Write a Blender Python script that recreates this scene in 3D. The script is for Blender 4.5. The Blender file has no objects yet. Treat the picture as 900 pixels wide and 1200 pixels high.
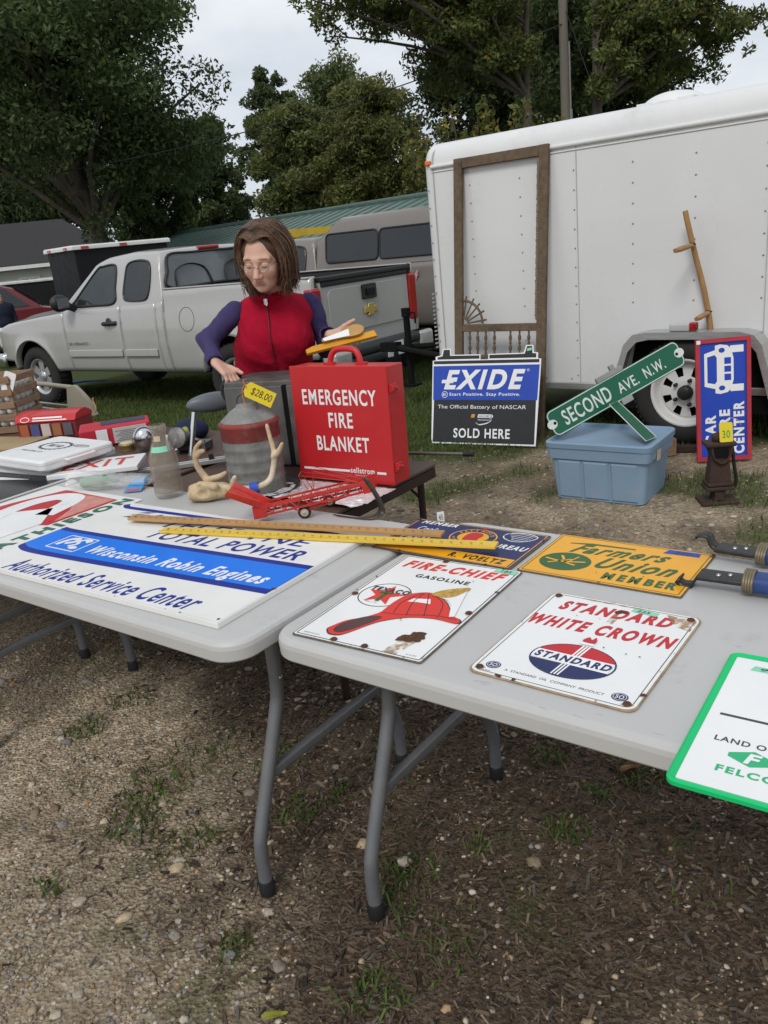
import bpy, math, random
import numpy as np
from mathutils import Matrix, Vector, Euler

S = bpy.context.scene
R = math.radians
PI = math.pi
# ------------------------------------------------------------------ camera
PITCH, ROLL, CAMH, FPX = 18.3, 5.9, 1.48, 960.0
_p, _r = R(PITCH), R(ROLL)
_F = np.array([0, math.cos(_p), -math.sin(_p)])
_rt = np.array([1.0, 0, 0]); _up = np.cross(_rt, _F)
_R = math.cos(_r)*_rt - math.sin(_r)*_up
_U = math.sin(_r)*_rt + math.cos(_r)*_up
cam_d = bpy.data.cameras.new('camera'); cam = bpy.data.objects.new('camera', cam_d)
S.collection.objects.link(cam); S.camera = cam
cam_d.sensor_fit = 'VERTICAL'; cam_d.angle_y = 2*math.atan(600/FPX)
cam_d.clip_start = 0.05; cam_d.clip_end = 2000
cam.matrix_world = Matrix(((_R[0], _U[0], -_F[0], 0), (_R[1], _U[1], -_F[1], 0), (_R[2], _U[2], -_F[2], CAMH), (0, 0, 0, 1)))
# ------------------------------------------------------------------ sky, sun, exposure
SUN_EL, SUN_AZ = 46.0, 202.0      # azimuth: clockwise from +Y; sun behind the camera, to the left
SUN_STRENGTH, SKY_LEVEL = 1.6, 0.80
S.view_settings.view_transform = 'Standard'; S.view_settings.look = 'None'
S.view_settings.exposure = 0.0; S.view_settings.gamma = 1.0; S.view_settings.use_curve_mapping = False
S.render.engine = 'CYCLES'
S.cycles.max_bounces = 6; S.cycles.diffuse_bounces = 3; S.cycles.glossy_bounces = 3
S.cycles.transmission_bounces = 6; S.cycles.transparent_max_bounces = 10
S.cycles.caustics_reflective = False; S.cycles.caustics_refractive = False
try:
    S.cycles.use_denoising = True
except Exception:
    pass
W = bpy.data.worlds.new('World'); S.world = W; W.use_nodes = True
nt = W.node_tree; nt.nodes.clear()
wo = nt.nodes.new('ShaderNodeOutputWorld'); bg = nt.nodes.new('ShaderNodeBackground')
sky = nt.nodes.new('ShaderNodeTexSky'); sky.sky_type = 'NISHITA'; sky.sun_disc = False
sky.sun_elevation = R(SUN_EL); sky.sun_rotation = R(SUN_AZ)
tc = nt.nodes.new('ShaderNodeTexCoord'); mp = nt.nodes.new('ShaderNodeMapping'); mp.inputs['Scale'].default_value = (1, 1, 2.6)
ns = nt.nodes.new('ShaderNodeTexNoise'); ns.inputs['Scale'].default_value = 2.3; ns.inputs['Detail'].default_value = 7; ns.inputs['Roughness'].default_value = 0.55
rp = nt.nodes.new('ShaderNodeValToRGB')
rp.color_ramp.elements[0].position = 0.36; rp.color_ramp.elements[0].color = (6.0, 6.6, 7.5, 1)
rp.color_ramp.elements[1].position = 0.66; rp.color_ramp.elements[1].color = (9.6, 9.8, 10.0, 1)
mx = nt.nodes.new('ShaderNodeMix'); mx.data_type = 'RGBA'; mx.inputs[0].default_value = 0.88
nt.links.new(tc.outputs['Generated'], mp.inputs['Vector']); nt.links.new(mp.outputs[0], ns.inputs['Vector'])
nt.links.new(ns.outputs['Fac'], rp.inputs[0]); nt.links.new(sky.outputs[0], mx.inputs[6]); nt.links.new(rp.outputs[0], mx.inputs[7])
nt.links.new(mx.outputs[2], bg.inputs['Color']); bg.inputs['Strength'].default_value = 0.1*SKY_LEVEL/0.8
nt.links.new(bg.outputs[0], wo.inputs[0])
sl = bpy.data.lights.new('sun', 'SUN'); sl.energy = SUN_STRENGTH; sl.angle = R(18); sl.color = (1, 0.97, 0.93)
so = bpy.data.objects.new('sun', sl); S.collection.objects.link(so)
_d = Vector((math.sin(R(SUN_AZ))*math.cos(R(SUN_EL)), math.cos(R(SUN_AZ))*math.cos(R(SUN_EL)), math.sin(R(SUN_EL))))
so.rotation_euler = _d.to_track_quat('Z', 'Y').to_euler(); so.location = (-4, -4, 12)

# ------------------------------------------------------------------ helpers
rng = np.random.default_rng(7); random.seed(7)
C = S.collection

def ray(px, py):
    d = _F*FPX + _R*(px-450) - _U*(py-600)
    return d/np.linalg.norm(d)
def on(px, py, z=0.0):
    """world point of the horizontal plane at height z seen along that direction (used to survey the place)"""
    d = ray(px, py); t = (z-CAMH)/d[2]
    return Vector((d[0]*t, d[1]*t, z))
def atY(px, py, Y):
    d = ray(px, py); t = Y/d[1]
    return Vector((d[0]*t, Y, CAMH+d[2]*t))
UA = R(-37.8); UX, UY = math.cos(UA), math.sin(UA)
def ab(a, b, z=0.0):
    """market-table axes (a along the tables, b across) to world"""
    return Vector((UX*a-UY*b, UY*a+UX*b, z))

def lin(r, g, b):
    f = lambda c: c/12.92 if c <= 0.04045 else ((c+0.055)/1.055)**2.4
    return (f(r/255), f(g/255), f(b/255))

_mats = {}
def mat(name, col, rough=0.5, metal=0.0, var=0.12, scale=6.0, bump=0.0, bscale=60.0, spec=0.4, coat=0.0, stretch=None, dirt=None, attr=None, trans=0.0):
    if name in _mats: return _mats[name]
    m = bpy.data.materials.new(name); m.use_nodes = True; t = m.node_tree; N = t.nodes; L = t.links
    b = N['Principled BSDF']; out = N['Material Output']
    b.inputs['Metallic'].default_value = metal; b.inputs['Roughness'].default_value = rough
    b.inputs['Specular IOR Level'].default_value = spec; b.inputs['Coat Weight'].default_value = coat
    b.inputs['Coat Roughness'].default_value = 0.08
    co = N.new('ShaderNodeTexCoord'); vec = co.outputs['Object']
    if stretch:
        mpn = N.new('ShaderNodeMapping'); mpn.inputs['Scale'].default_value = stretch
        L.new(vec, mpn.inputs[0]); vec = mpn.outputs[0]
    no = N.new('ShaderNodeTexNoise'); no.inputs['Scale'].default_value = scale; no.inputs['Detail'].default_value = 6; no.inputs['Roughness'].default_value = 0.62
    L.new(vec, no.inputs['Vector'])
    rm = N.new('ShaderNodeMapRange'); rm.inputs['From Min'].default_value = 0.3; rm.inputs['From Max'].default_value = 0.7
    rm.inputs['To Min'].default_value = 1-var; rm.inputs['To Max'].default_value = 1+var
    L.new(no.outputs['Fac'], rm.inputs[0])
    mul = N.new('ShaderNodeVectorMath'); mul.operation = 'MULTIPLY'
    if attr:
        at = N.new('ShaderNodeAttribute'); at.attribute_name = attr; L.new(at.outputs['Color'], mul.inputs[0])
    else:
        mul.inputs[0].default_value = col
    L.new(rm.outputs[0], mul.inputs[1]); colout = mul.outputs[0]
    if dirt:
        dc, lo, hi, ds = dirt
        n2 = N.new('ShaderNodeTexNoise'); n2.inputs['Scale'].default_value = ds; n2.inputs['Detail'].default_value = 9; n2.inputs['Roughness'].default_value = 0.7
        L.new(co.outputs['Object'], n2.inputs['Vector'])
        r2 = N.new('ShaderNodeMapRange'); r2.inputs['From Min'].default_value = lo; r2.inputs['From Max'].default_value = hi; r2.interpolation_type = 'SMOOTHSTEP'
        L.new(n2.outputs['Fac'], r2.inputs[0])
        mi = N.new('ShaderNodeMix'); mi.data_type = 'RGBA'; L.new(r2.outputs[0], mi.inputs[0]); L.new(colout, mi.inputs[6]); mi.inputs[7].default_value = (*dc, 1)
        colout = mi.outputs[2]
    L.new(colout, b.inputs['Base Color'])
    rr = N.new('ShaderNodeMapRange'); rr.inputs['From Min'].default_value = 0.3; rr.inputs['From Max'].default_value = 0.7
    rr.inputs['To Min'].default_value = max(0.02, rough*0.85); rr.inputs['To Max'].default_value = min(1, rough*1.2)
    L.new(no.outputs['Fac'], rr.inputs[0]); L.new(rr.outputs[0], b.inputs['Roughness'])
    if bump:
        nb = N.new('ShaderNodeTexNoise'); nb.inputs['Scale'].default_value = bscale; nb.inputs['Detail'].default_value = 4
        L.new(vec, nb.inputs['Vector'])
        bp = N.new('ShaderNodeBump'); bp.inputs['Strength'].default_value = bump; bp.inputs['Distance'].default_value = 0.01
        L.new(nb.outputs['Fac'], bp.inputs['Height']); L.new(bp.outputs[0], b.inputs['Normal'])
    if trans:
        tr = N.new('ShaderNodeBsdfTranslucent'); L.new(colout, tr.inputs['Color'])
        ms = N.new('ShaderNodeMixShader'); ms.inputs[0].default_value = trans
        L.new(b.outputs[0], ms.inputs[1]); L.new(tr.outputs[0], ms.inputs[2]); L.new(ms.outputs[0], out.inputs['Surface'])
    _mats[name] = m
    return m

def glass(name, tint, ior=1.45, rough=0.02, alpha=None):
    if name in _mats: return _mats[name]
    m = bpy.data.materials.new(name); m.use_nodes = True
    b = m.node_tree.nodes['Principled BSDF']
    b.inputs['Base Color'].default_value = (*tint, 1); b.inputs['Roughness'].default_value = rough; b.inputs['IOR'].default_value = ior
    b.inputs['Transmission Weight'].default_value = 1.0
    if alpha is not None: b.inputs['Alpha'].default_value = alpha; 
    _mats[name] = m
    return m

def set_props(o, label=None, cat=None, group=None, kind=None):
    if label: o['label'] = label
    if cat: o['category'] = cat
    if group: o['group'] = group
    if kind: o['kind'] = kind
    return o
def thing(name, label, cat, loc=(0, 0, 0), rotz=0.0, group=None, M=None):
    o = bpy.data.objects.new(name, None); C.objects.link(o); o.empty_display_size = 0.1
    if M is not None: o.matrix_world = M
    else: o.location = loc; o.rotation_euler = (0, 0, rotz)
    return set_props(o, label, cat, group)
def dup(root, loc=None, rotz=None, label=None, M=None):
    def cp(o, par):
        c = o.copy(); C.objects.link(c)
        if par is not None: c.parent = par
        for ch in list(kids.get(o.name, [])): cp(ch, c)
        return c
    kids = {}
    for o in bpy.data.objects:
        if o.parent: kids.setdefault(o.parent.name, []).append(o)
    r = cp(root, None)
    if M is not None: r.matrix_world = M
    if loc is not None: r.location = loc
    if rotz is not None: r.rotation_euler = (0, 0, rotz)
    if label: r['label'] = label
    return r

def T(x, y, z): return Matrix.Translation((x, y, z))
def RX(a): return Matrix.Rotation(R(a), 4, 'X')
def RY(a): return Matrix.Rotation(R(a), 4, 'Y')
def RZ(a): return Matrix.Rotation(R(a), 4, 'Z')

class MB:
    def __init__(s): s.v = []; s.f = []; s.sm = []; s.mi = []; s.cur = 0; s.mats = []
    def use(s, m):
        if m not in s.mats: s.mats.append(m)
        s.cur = s.mats.index(m); return s
    def add(s, vs, fs, smooth=False, M=None):
        n = len(s.v)
        if M is not None: vs = [M @ Vector(v) for v in vs]
        s.v += [tuple(v) for v in vs]
        s.f += [tuple(i+n for i in f) for f in fs]
        s.sm += [smooth]*len(fs); s.mi += [s.cur]*len(fs); return s
    def box(s, c, d, M=None):
        x, y, z = c; a, b, e = d[0]/2, d[1]/2, d[2]/2
        vs = [(x+i*a, y+j*b, z+k*e) for k in (-1, 1) for j in (-1, 1) for i in (-1, 1)]
        return s.add(vs, [(0, 2, 3, 1), (4, 5, 7, 6), (0, 1, 5, 4), (2, 6, 7, 3), (0, 4, 6, 2), (1, 3, 7, 5)], False, M)
    def tube(s, pts, r, n=8, M=None, closed=False, caps=True, smooth=True, flat=1.0):
        pts = [Vector(p) for p in pts]; k = len(pts)
        rs = r if isinstance(r, (list, tuple)) else [r]*k
        vs = []; fs = []; up = None
        for i, p in enumerate(pts):
            a = pts[i-1] if (i > 0 or closed) else p; b = pts[(i+1) % k] if (i < k-1 or closed) else p
            t = (b-a).normalized() if (b-a).length > 1e-9 else Vector((0, 0, 1))
            if up is None:
                up = Vector((0, 0, 1)) if abs(t.z) < 0.9 else Vector((1, 0, 0))
            x = up.cross(t)
            if x.length < 1e-6: x = Vector((1, 0, 0)).cross(t)
            x.normalize(); y = t.cross(x).normalized(); up = y
            for q in range(n):
                an = 2*PI*q/n
                vs.append(p + x*math.cos(an)*rs[i] + y*math.sin(an)*rs[i]*flat)
        m = k if closed else k-1
        for i in range(m):
            for q in range(n):
                a = i*n+q; b = i*n+(q+1) % n; c2 = ((i+1) % k)*n+(q+1) % n; d = ((i+1) % k)*n+q
                fs.append((a, b, c2, d))
        s.add(vs, fs, smooth, M)
        if caps and not closed:
            s.add([tuple(v) for v in vs[:n]], [tuple(range(n-1, -1, -1))], False, M)
            s.add([tuple(v) for v in vs[-n:]], [tuple(range(n))], False, M)
        return s
    def lathe(s, prof, n=24, M=None, smooth=True, caps=True):
        vs = []; fs = []; k = len(prof)
        for (r, z) in prof:
            for q in range(n):
                an = 2*PI*q/n; vs.append((r*math.cos(an), r*math.sin(an), z))
        for i in range(k-1):
            for q in range(n):
                fs.append((i*n+q, i*n+(q+1) % n, (i+1)*n+(q+1) % n, (i+1)*n+q))
        s.add(vs, fs, smooth, M)
        if caps:
            if prof[0][0] > 1e-5: s.add(vs[:n], [tuple(range(n-1, -1, -1))], False, M)
            if prof[-1][0] > 1e-5: s.add(vs[-n:], [tuple(range(n))], False, M)
        return s
    def prism(s, poly, z0, z1, M=None):
        n = len(poly)
        ar = sum(poly[i][0]*poly[(i+1) % n][1]-poly[(i+1) % n][0]*poly[i][1] for i in range(n))
        if ar < 0: poly = poly[::-1]
        vs = [(x, y, z0) for x, y in poly]+[(x, y, z1) for x, y in poly]
        fs = [tuple(range(n-1, -1, -1)), tuple(range(n, 2*n))]+[(i, (i+1) % n, n+(i+1) % n, n+i) for i in range(n)]
        return s.add(vs, fs, False, M)
    def sheet(s, poly, z=0.0, M=None):
        n = len(poly)
        ar = sum(poly[i][0]*poly[(i+1) % n][1]-poly[(i+1) % n][0]*poly[i][1] for i in range(n))
        if ar < 0: poly = poly[::-1]
        return s.add([(x, y, z) for x, y in poly], [tuple(range(n))], False, M)
    def ring(s, outer, inner, z=0.0, M=None):
        """flat band between two loops with the same number of points"""
        n = len(outer)
        vs = [(x, y, z) for x, y in outer]+[(x, y, z) for x, y in inner]
        return s.add(vs, [(i, (i+1) % n, n+(i+1) % n, n+i) for i in range(n)], False, M)
    def text(s, string, box, z=0.0, bold=0.0, shear=0.0, M=None, bend=None):
        bold *= .75
        cu = bpy.data.curves.new('t', 'FONT'); cu.body = string; cu.size = 1; cu.offset = bold; cu.shear = shear; cu.resolution_u = 4; cu.space_character = 1.02+bold*6
        for i_ in range(len(string)-1):
            if string[i_+1] == 'M' or string[i_] == 'M': cu.body_format[i_].kerning = int(1+bold*90)
        ob = bpy.data.objects.new('t', cu); me = ob.to_mesh()
        vs = [tuple(v.co) for v in me.vertices]; fs = [tuple(p.vertices) for p in me.polygons]
        ob.to_mesh_clear(); bpy.data.objects.remove(ob); bpy.data.curves.remove(cu)
        if not vs: return s
        xs = [v[0] for v in vs]; ys = [v[1] for v in vs]; x0, x1, y0, y1 = min(xs), max(xs), min(ys), max(ys)
        bx0, by0, bx1, by1 = box
        o = []
        for v in vs:
            x = bx0+(v[0]-x0)/(x1-x0)*(bx1-bx0); y = by0+(v[1]-y0)/(y1-y0)*(by1-by0)
            if bend: x, y = bend(x, y)
            o.append((x, y, z))
        return s.add(o, fs, False, M)
    def grid(s, P, smooth=True, M=None, flip=False):
        """P: rows of points"""
        r, c2 = len(P), len(P[0]); vs = [p for row in P for p in row]; fs = []
        for i in range(r-1):
            for j in range(c2-1):
                q = (i*c2+j, i*c2+j+1, (i+1)*c2+j+1, (i+1)*c2+j)
                fs.append(q[::-1] if flip else q)
        return s.add(vs, fs, smooth, M)
    def build(s, name, m=None, parent=None, M=None, bevel=0.0, seg=2, solid=0.0, label=None, cat=None, group=None, kind=None, subd=0):
        me = bpy.data.meshes.new(name); me.from_pydata(s.v, [], s.f)
        me.polygons.foreach_set('use_smooth', s.sm)
        if s.mats:
            for q in s.mats: me.materials.append(q)
            me.polygons.foreach_set('material_index', s.mi)
        elif m: me.materials.append(m)
        me.update()
        o = bpy.data.objects.new(name, me); C.objects.link(o)
        if parent is not None: o.parent = parent
        if M is not None: o.matrix_local = M
        if solid:
            q = o.modifiers.new('solid', 'SOLIDIFY'); q.thickness = solid; q.offset = -1
        if subd:
            q = o.modifiers.new('sub', 'SUBSURF'); q.levels = subd; q.render_levels = subd
        if bevel:
            q = o.modifiers.new('bevel', 'BEVEL'); q.width = bevel; q.segments = seg; q.limit_method = 'ANGLE'; q.angle_limit = R(40); q.harden_normals = False
            me.polygons.foreach_set('use_smooth', [True]*len(me.polygons))
            w = o.modifiers.new('wn', 'WEIGHTED_NORMAL'); w.keep_sharp = False
        return set_props(o, label, cat, group, kind)

def npmesh(name, V, Fq, m, parent=None, col=None, smooth=False, label=None, cat=None, group=None, kind=None):
    """big mesh from numpy arrays; Fq (n,3) or (n,4); col per-vertex colour"""
    V = np.asarray(V, np.float32); Fq = np.asarray(Fq, np.int32)
    me = bpy.data.meshes.new(name); k = Fq.shape[1]
    me.vertices.add(len(V)); me.vertices.foreach_set('co', V.ravel())
    me.loops.add(Fq.size); me.loops.foreach_set('vertex_index', Fq.ravel())
    me.polygons.add(len(Fq)); me.polygons.foreach_set('loop_start', np.arange(0, Fq.size, k, dtype=np.int32))
    me.polygons.foreach_set('use_smooth', np.full(len(Fq), smooth))
    if col is not None:
        a = me.attributes.new('Col', 'FLOAT_COLOR', 'POINT')
        c4 = np.ones((len(V), 4), np.float32); c4[:, :3] = col; a.data.foreach_set('color', c4.ravel())
    me.materials.append(m); me.update(calc_edges=True); me.validate()
    o = bpy.data.objects.new(name, me); C.objects.link(o)
    if parent is not None: o.parent = parent
    return set_props(o, label, cat, group, kind)

def rrect(x0, y0, x1, y1, r, n=5):
    p = []
    for cx, cy, a0 in ((x1-r, y0+r, -90), (x1-r, y1-r, 0), (x0+r, y1-r, 90), (x0+r, y0+r, 180)):
        for i in range(n+1):
            a = R(a0+90*i/n); p.append((cx+r*math.cos(a), cy+r*math.sin(a)))
    return p
def ell(cx, cy, rx, ry, n=40, a0=0, a1=360):
    return [(cx+rx*math.cos(R(a0+(a1-a0)*i/n)), cy+ry*math.sin(R(a0+(a1-a0)*i/n))) for i in range(n + (0 if a1-a0 == 360 else 1))]
def spline(pts, n=6, closed=False):
    P = [Vector(p) for p in pts]; k = len(P); o = []
    m = k if closed else k-1
    for i in range(m):
        p0 = P[(i-1) % k] if (closed or i > 0) else P[0]; p1 = P[i]; p2 = P[(i+1) % k]; p3 = P[(i+2) % k] if (closed or i < k-2) else P[-1]
        for j in range(n):
            t = j/n
            o.append(0.5*((2*p1)+(p2-p0)*t+(2*p0-5*p1+4*p2-p3)*t*t+(3*p1-p0-3*p2+p3)*t**3))
    if not closed: o.append(P[-1])
    return o
def spl2(pts, n=6, closed=True): return [(p.x, p.y) for p in spline([(x, y, 0) for x, y in pts], n, closed)]

# --- smooth solids from distance fields (bodies, cloth, bones)
def sdf_mesh(prims, h, pad=0.02, k=0.02):
    """prims: (op, kind, data..., k) ; returns verts, quads"""
    lo = np.full(3, 1e9); hi = -lo
    bbs = []
    for p in prims:
        if p['t'] == 'cap':
            a, b = np.array(p['a'], float), np.array(p['b'], float); r = max(p['ra'], p['rb'])
            l, u2 = np.minimum(a, b)-r, np.maximum(a, b)+r
        else:
            c = np.array(p['c'], float); r = max(p['r']); l, u2 = c-r, c+r
        m = p.get('k', k)+3*h+0.004
        bbs.append((l-m, u2+m))
        if p.get('op', '+') == '+': lo = np.minimum(lo, l-pad); hi = np.maximum(hi, u2+pad)
    n = np.ceil((hi-lo)/h).astype(int)+1
    D = np.full(n, 1.0, np.float32)
    ax = [lo[i]+h*np.arange(n[i]) for i in range(3)]
    for p, (l, u2) in zip(prims, bbs):
        i0 = np.maximum(((l-lo)/h).astype(int), 0); i1 = np.minimum(((u2-lo)/h).astype(int)+2, n)
        if np.any(i1 <= i0): continue
        sl_ = tuple(slice(i0[i], i1[i]) for i in range(3))
        X, Y, Z = np.meshgrid(*(ax[i][sl_[i]] for i in range(3)), indexing='ij')
        if p['t'] == 'cap':
            a, b = np.array(p['a'], float), np.array(p['b'], float); ba = b-a; L2 = max(ba@ba, 1e-12)
            t = np.clip(((X-a[0])*ba[0]+(Y-a[1])*ba[1]+(Z-a[2])*ba[2])/L2, 0, 1)
            d = np.sqrt((X-a[0]-t*ba[0])**2+(Y-a[1]-t*ba[1])**2+(Z-a[2]-t*ba[2])**2)-(p['ra']+(p['rb']-p['ra'])*t)
        else:
            c = np.array(p['c'], float); r = np.array(p['r'], float); Q = [X-c[0], Y-c[1], Z-c[2]]
            if 'R' in p:
                M3 = np.array(p['R']); Q = [M3[0, i]*Q[0]+M3[1, i]*Q[1]+M3[2, i]*Q[2] for i in range(3)]
            k0 = np.sqrt((Q[0]/r[0])**2+(Q[1]/r[1])**2+(Q[2]/r[2])**2); k1 = np.sqrt((Q[0]/r[0]**2)**2+(Q[1]/r[1]**2)**2+(Q[2]/r[2]**2)**2)+1e-9
            d = k0*(k0-1)/k1
        kk = p.get('k', k); A = D[sl_]
        if p.get('op', '+') == '+':
            hh = np.clip(0.5+0.5*(A-d)/kk, 0, 1); D[sl_] = A*(1-hh)+d*hh-kk*hh*(1-hh)
        else:
            hh = np.clip(0.5-0.5*(A+d)/kk, 0, 1); D[sl_] = A*(1-hh)+(-d)*hh+kk*hh*(1-hh)
    s = D < 0
    sh = tuple(np.array(D.shape)-1)
    cn = [(i, j, q) for i in (0, 1) for j in (0, 1) for q in (0, 1)]
    cs = lambda A, o: A[o[0]:o[0]+sh[0], o[1]:o[1]+sh[1], o[2]:o[2]+sh[2]]
    cnt = sum(cs(s, o).astype(np.int8) for o in cn)
    act = (cnt > 0) & (cnt < 8); idx = np.full(sh, -1, np.int64); nv = int(act.sum()); idx[act] = np.arange(nv)
    acc = np.zeros((nv, 3)); num = np.zeros(nv)
    for o in cn:
        for d in range(3):
            if o[d] == 0:
                o2 = list(o); o2[d] = 1
                da = cs(D, o)[act]; db = cs(D, o2)[act]; m = (da < 0) != (db < 0)
                t = np.where(m, da/np.where(m, da-db, 1), 0)
                pos = np.array(o, float)[None, :].repeat(nv, 0); pos[:, d] = t
                acc += pos*m[:, None]; num += m
    V = np.argwhere(act)+acc/num[:, None]; V = V*h+lo
    Fs = []
    for d in range(3):
        e1, e2 = (d+1) % 3, (d+2) % 3
        a = [slice(None)]*3; b = [slice(None)]*3; a[d] = slice(0, -1); b[d] = slice(1, None)
        sa, sb = s[tuple(a)], s[tuple(b)]
        ch = np.argwhere(sa != sb)
        ch = ch[(ch[:, e1] > 0) & (ch[:, e2] > 0) & (ch[:, e1] < sh[e1]) & (ch[:, e2] < sh[e2])]
        q = []
        for (o1, o2) in ((-1, -1), (0, -1), (0, 0), (-1, 0)):
            z = ch.copy(); z[:, e1] += o1; z[:, e2] += o2; q.append(idx[z[:, 0], z[:, 1], z[:, 2]])
        q = np.stack(q, 1); ins = sa[ch[:, 0], ch[:, 1], ch[:, 2]]
        q[~ins] = q[~ins][:, ::-1]; Fs.append(q)
    return V, np.concatenate(Fs)
def cap(a, b, ra, rb=None, op='+', **kw): return dict(t='cap', a=tuple(a), b=tuple(b), ra=ra, rb=ra if rb is None else rb, op=op, **kw)
def elp(c, r, op='+', **kw): return dict(t='ell', c=tuple(c), r=tuple(r), op=op, **kw)
# ================================================================== GROUND
def sstep(a, b, x):
    t = np.clip((x-a)/(b-a), 0, 1); return t*t*(3-2*t)
def gz(x, y):
    y = np.asarray(y, float)
    return -0.2*sstep(5.8, 10.5, y)-0.35*sstep(14, 40, y)
def vnoise(x, y, sc, seed=0):
    r = np.random.default_rng(seed); g = r.random((64, 64))
    u, w = np.asarray(x)*sc+100.3, np.asarray(y)*sc+100.7
    i, j = np.floor(u).astype(int), np.floor(w).astype(int); fu, fw = u-i, w-j
    fu = fu*fu*(3-2*fu); fw = fw*fw*(3-2*fw)
    G = lambda a, b: g[a % 64, b % 64]
    return (G(i, j)*(1-fu)+G(i+1, j)*fu)*(1-fw)+(G(i, j+1)*(1-fu)+G(i+1, j+1)*fu)*fw
def fbm(x, y, sc, seed=0, o=4):
    return sum(vnoise(x, y, sc*2**k, seed+k)*0.5**k for k in range(o))/sum(0.5**k for k in range(o))
def mulch_w(x, y):
    """0 = pale gravel, 1 = dark bark and soil"""
    n = fbm(x, y, 1.9, 3)-0.5
    d = (x+0.62)*0.75+(y-1.75)*0.42 + n*1.3
    a = sstep(-0.20, 0.30, d)
    b = 1-sstep(2.35, 3.1, y+x*0.35+n*1.2)
    c2 = sstep(0.75, 1.2, y+n*0.9+0.2*x)
    return a*b*c2
def grass_w(x, y):
    n = fbm(x, y, 1.1, 11)-0.5
    g = sstep(5.5, 6.5, y+0.45*(x+0.3)*(x > -0.3)*0.6+n*2.2)
    p = sstep(0.60, 0.74, fbm(x, y, 1.5, 21))*(y > 3.0)*0.8
    q = sstep(0.66, 0.76, fbm(x, y, 3.1, 31))*0.55*(y < 3.0)
    return np.maximum(np.maximum(g, p), q)
xs = np.concatenate([-np.geomspace(400, 3.2, 34), np.arange(-3, 3.01, 0.035), np.geomspace(3.2, 400, 34)])
ys = np.concatenate([-np.geomspace(200, 0.5, 14), np.arange(0.3, 4.6, 0.035), np.arange(4.65, 14, 0.15), np.geomspace(14.4, 700, 40)])
GX, GY = np.meshgrid(xs, ys); GZ = gz(GX, GY)
near = np.exp(-np.maximum(0, GY-5)/4)*(np.abs(GX) < 8)
GZ = GZ+near*(0.03*(fbm(GX, GY, 1.3, 41)-0.5)+0.022*(fbm(GX, GY, 9, 43, 3)-0.5))-0.004
nx, ny = len(xs), len(ys)
I = (np.arange(ny-1)[:, None]*nx+np.arange(nx-1)[None, :]).ravel()
gm = bpy.data.materials.new('ground_soil'); gm.use_nodes = True
def ground_mat(m):
    t = m.node_tree; N = t.nodes; L = t.links; b = N['Principled BSDF']
    co = N.new('ShaderNodeTexCoord').outputs['Object']
    at = N.new('ShaderNodeAttribute'); at.attribute_name = 'Col'
    sp = N.new('ShaderNodeSeparateColor'); L.new(at.outputs['Color'], sp.inputs[0])
    def noise(sc, det=6, ro=0.65):
        q = N.new('ShaderNodeTexNoise'); q.inputs['Scale'].default_value = sc; q.inputs['Detail'].default_value = det; q.inputs['Roughness'].default_value = ro; L.new(co, q.inputs['Vector']); return q.outputs['Fac']
    def ramp(f, st):
        q = N.new('ShaderNodeValToRGB'); e = q.color_ramp.elements
        while len(e) < len(st): e.new(0.5)
        for i, (p, c) in enumerate(st): e[i].position = p; e[i].color = (*c, 1)
        L.new(f, q.inputs[0]); return q.outputs[0]
    def mixc(f, a, c):
        q = N.new('ShaderNodeMix'); q.data_type = 'RGBA'; L.new(f, q.inputs[0]); L.new(a, q.inputs[6]); L.new(c, q.inputs[7]); return q.outputs[2]
    vo = N.new('ShaderNodeTexVoronoi'); vo.inputs['Scale'].default_value = 95; L.new(co, vo.inputs['Vector'])
    vs = N.new('ShaderNodeSeparateColor'); L.new(vo.outputs['Color'], vs.inputs[0])
    grav = ramp(vs.outputs[0], [(0.0, (0.25, 0.19, 0.125)), (0.35, (0.49, 0.39, 0.265)), (0.7, (0.62, 0.505, 0.36)), (1.0, (0.72, 0.63, 0.49))])
    gdirt = ramp(noise(7), [(0.3, (0.20, 0.15, 0.095)), (0.7, (0.50, 0.40, 0.275))])
    f1 = ramp(noise(28, 5), [(0.40, (0, 0, 0)), (0.58, (1, 1, 1))])
    grav = mixc(f1, gdirt, grav)
    mul = ramp(noise(55, 8, 0.75), [(0.30, (0.024, 0.017, 0.012)), (0.5, (0.105, 0.075, 0.050)), (0.72, (0.21, 0.155, 0.105))])
    gra = ramp(noise(40, 6), [(0.3, (0.030, 0.042, 0.014)), (0.7, (0.10, 0.12, 0.042))])
    soil = ramp(noise(34, 8, 0.72), [(0.28, (0.065, 0.048, 0.033)), (0.5, (0.18, 0.14, 0.096)), (0.74, (0.35, 0.285, 0.205))])
    grav = mixc(sp.outputs[2], grav, soil)
    c = mixc(sp.outputs[0], grav, mul); c = mixc(sp.outputs[1], c, gra)
    L.new(c, b.inputs['Base Color']); b.inputs['Roughness'].default_value = 0.95; b.inputs['Specular IOR Level'].default_value = 0.15
    bp = N.new('ShaderNodeBump'); bp.inputs['Distance'].default_value = 0.012; bp.inputs['Strength'].default_value = 0.9
    ad = N.new('ShaderNodeMath'); ad.operation = 'ADD'; L.new(noise(60, 6, 0.7), ad.inputs[0]); L.new(vo.outputs['Distance'], ad.inputs[1])
    L.new(ad.outputs[0], bp.inputs['Height']); L.new(bp.outputs[0], b.inputs['Normal'])
ground_mat(gm)
def soil_w(x, y):
    """trodden darker soil between the gravel"""
    return np.clip(sstep(2.0, 3.2, y+.3*x)*(.35+.5*sstep(.40, .62, fbm(x, y, 1.7, 51)))+(.40+.3*sstep(1.6, 2.6, y))*sstep(.50, .66, fbm(x, y, 2.3, 53)), 0, 1)
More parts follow.
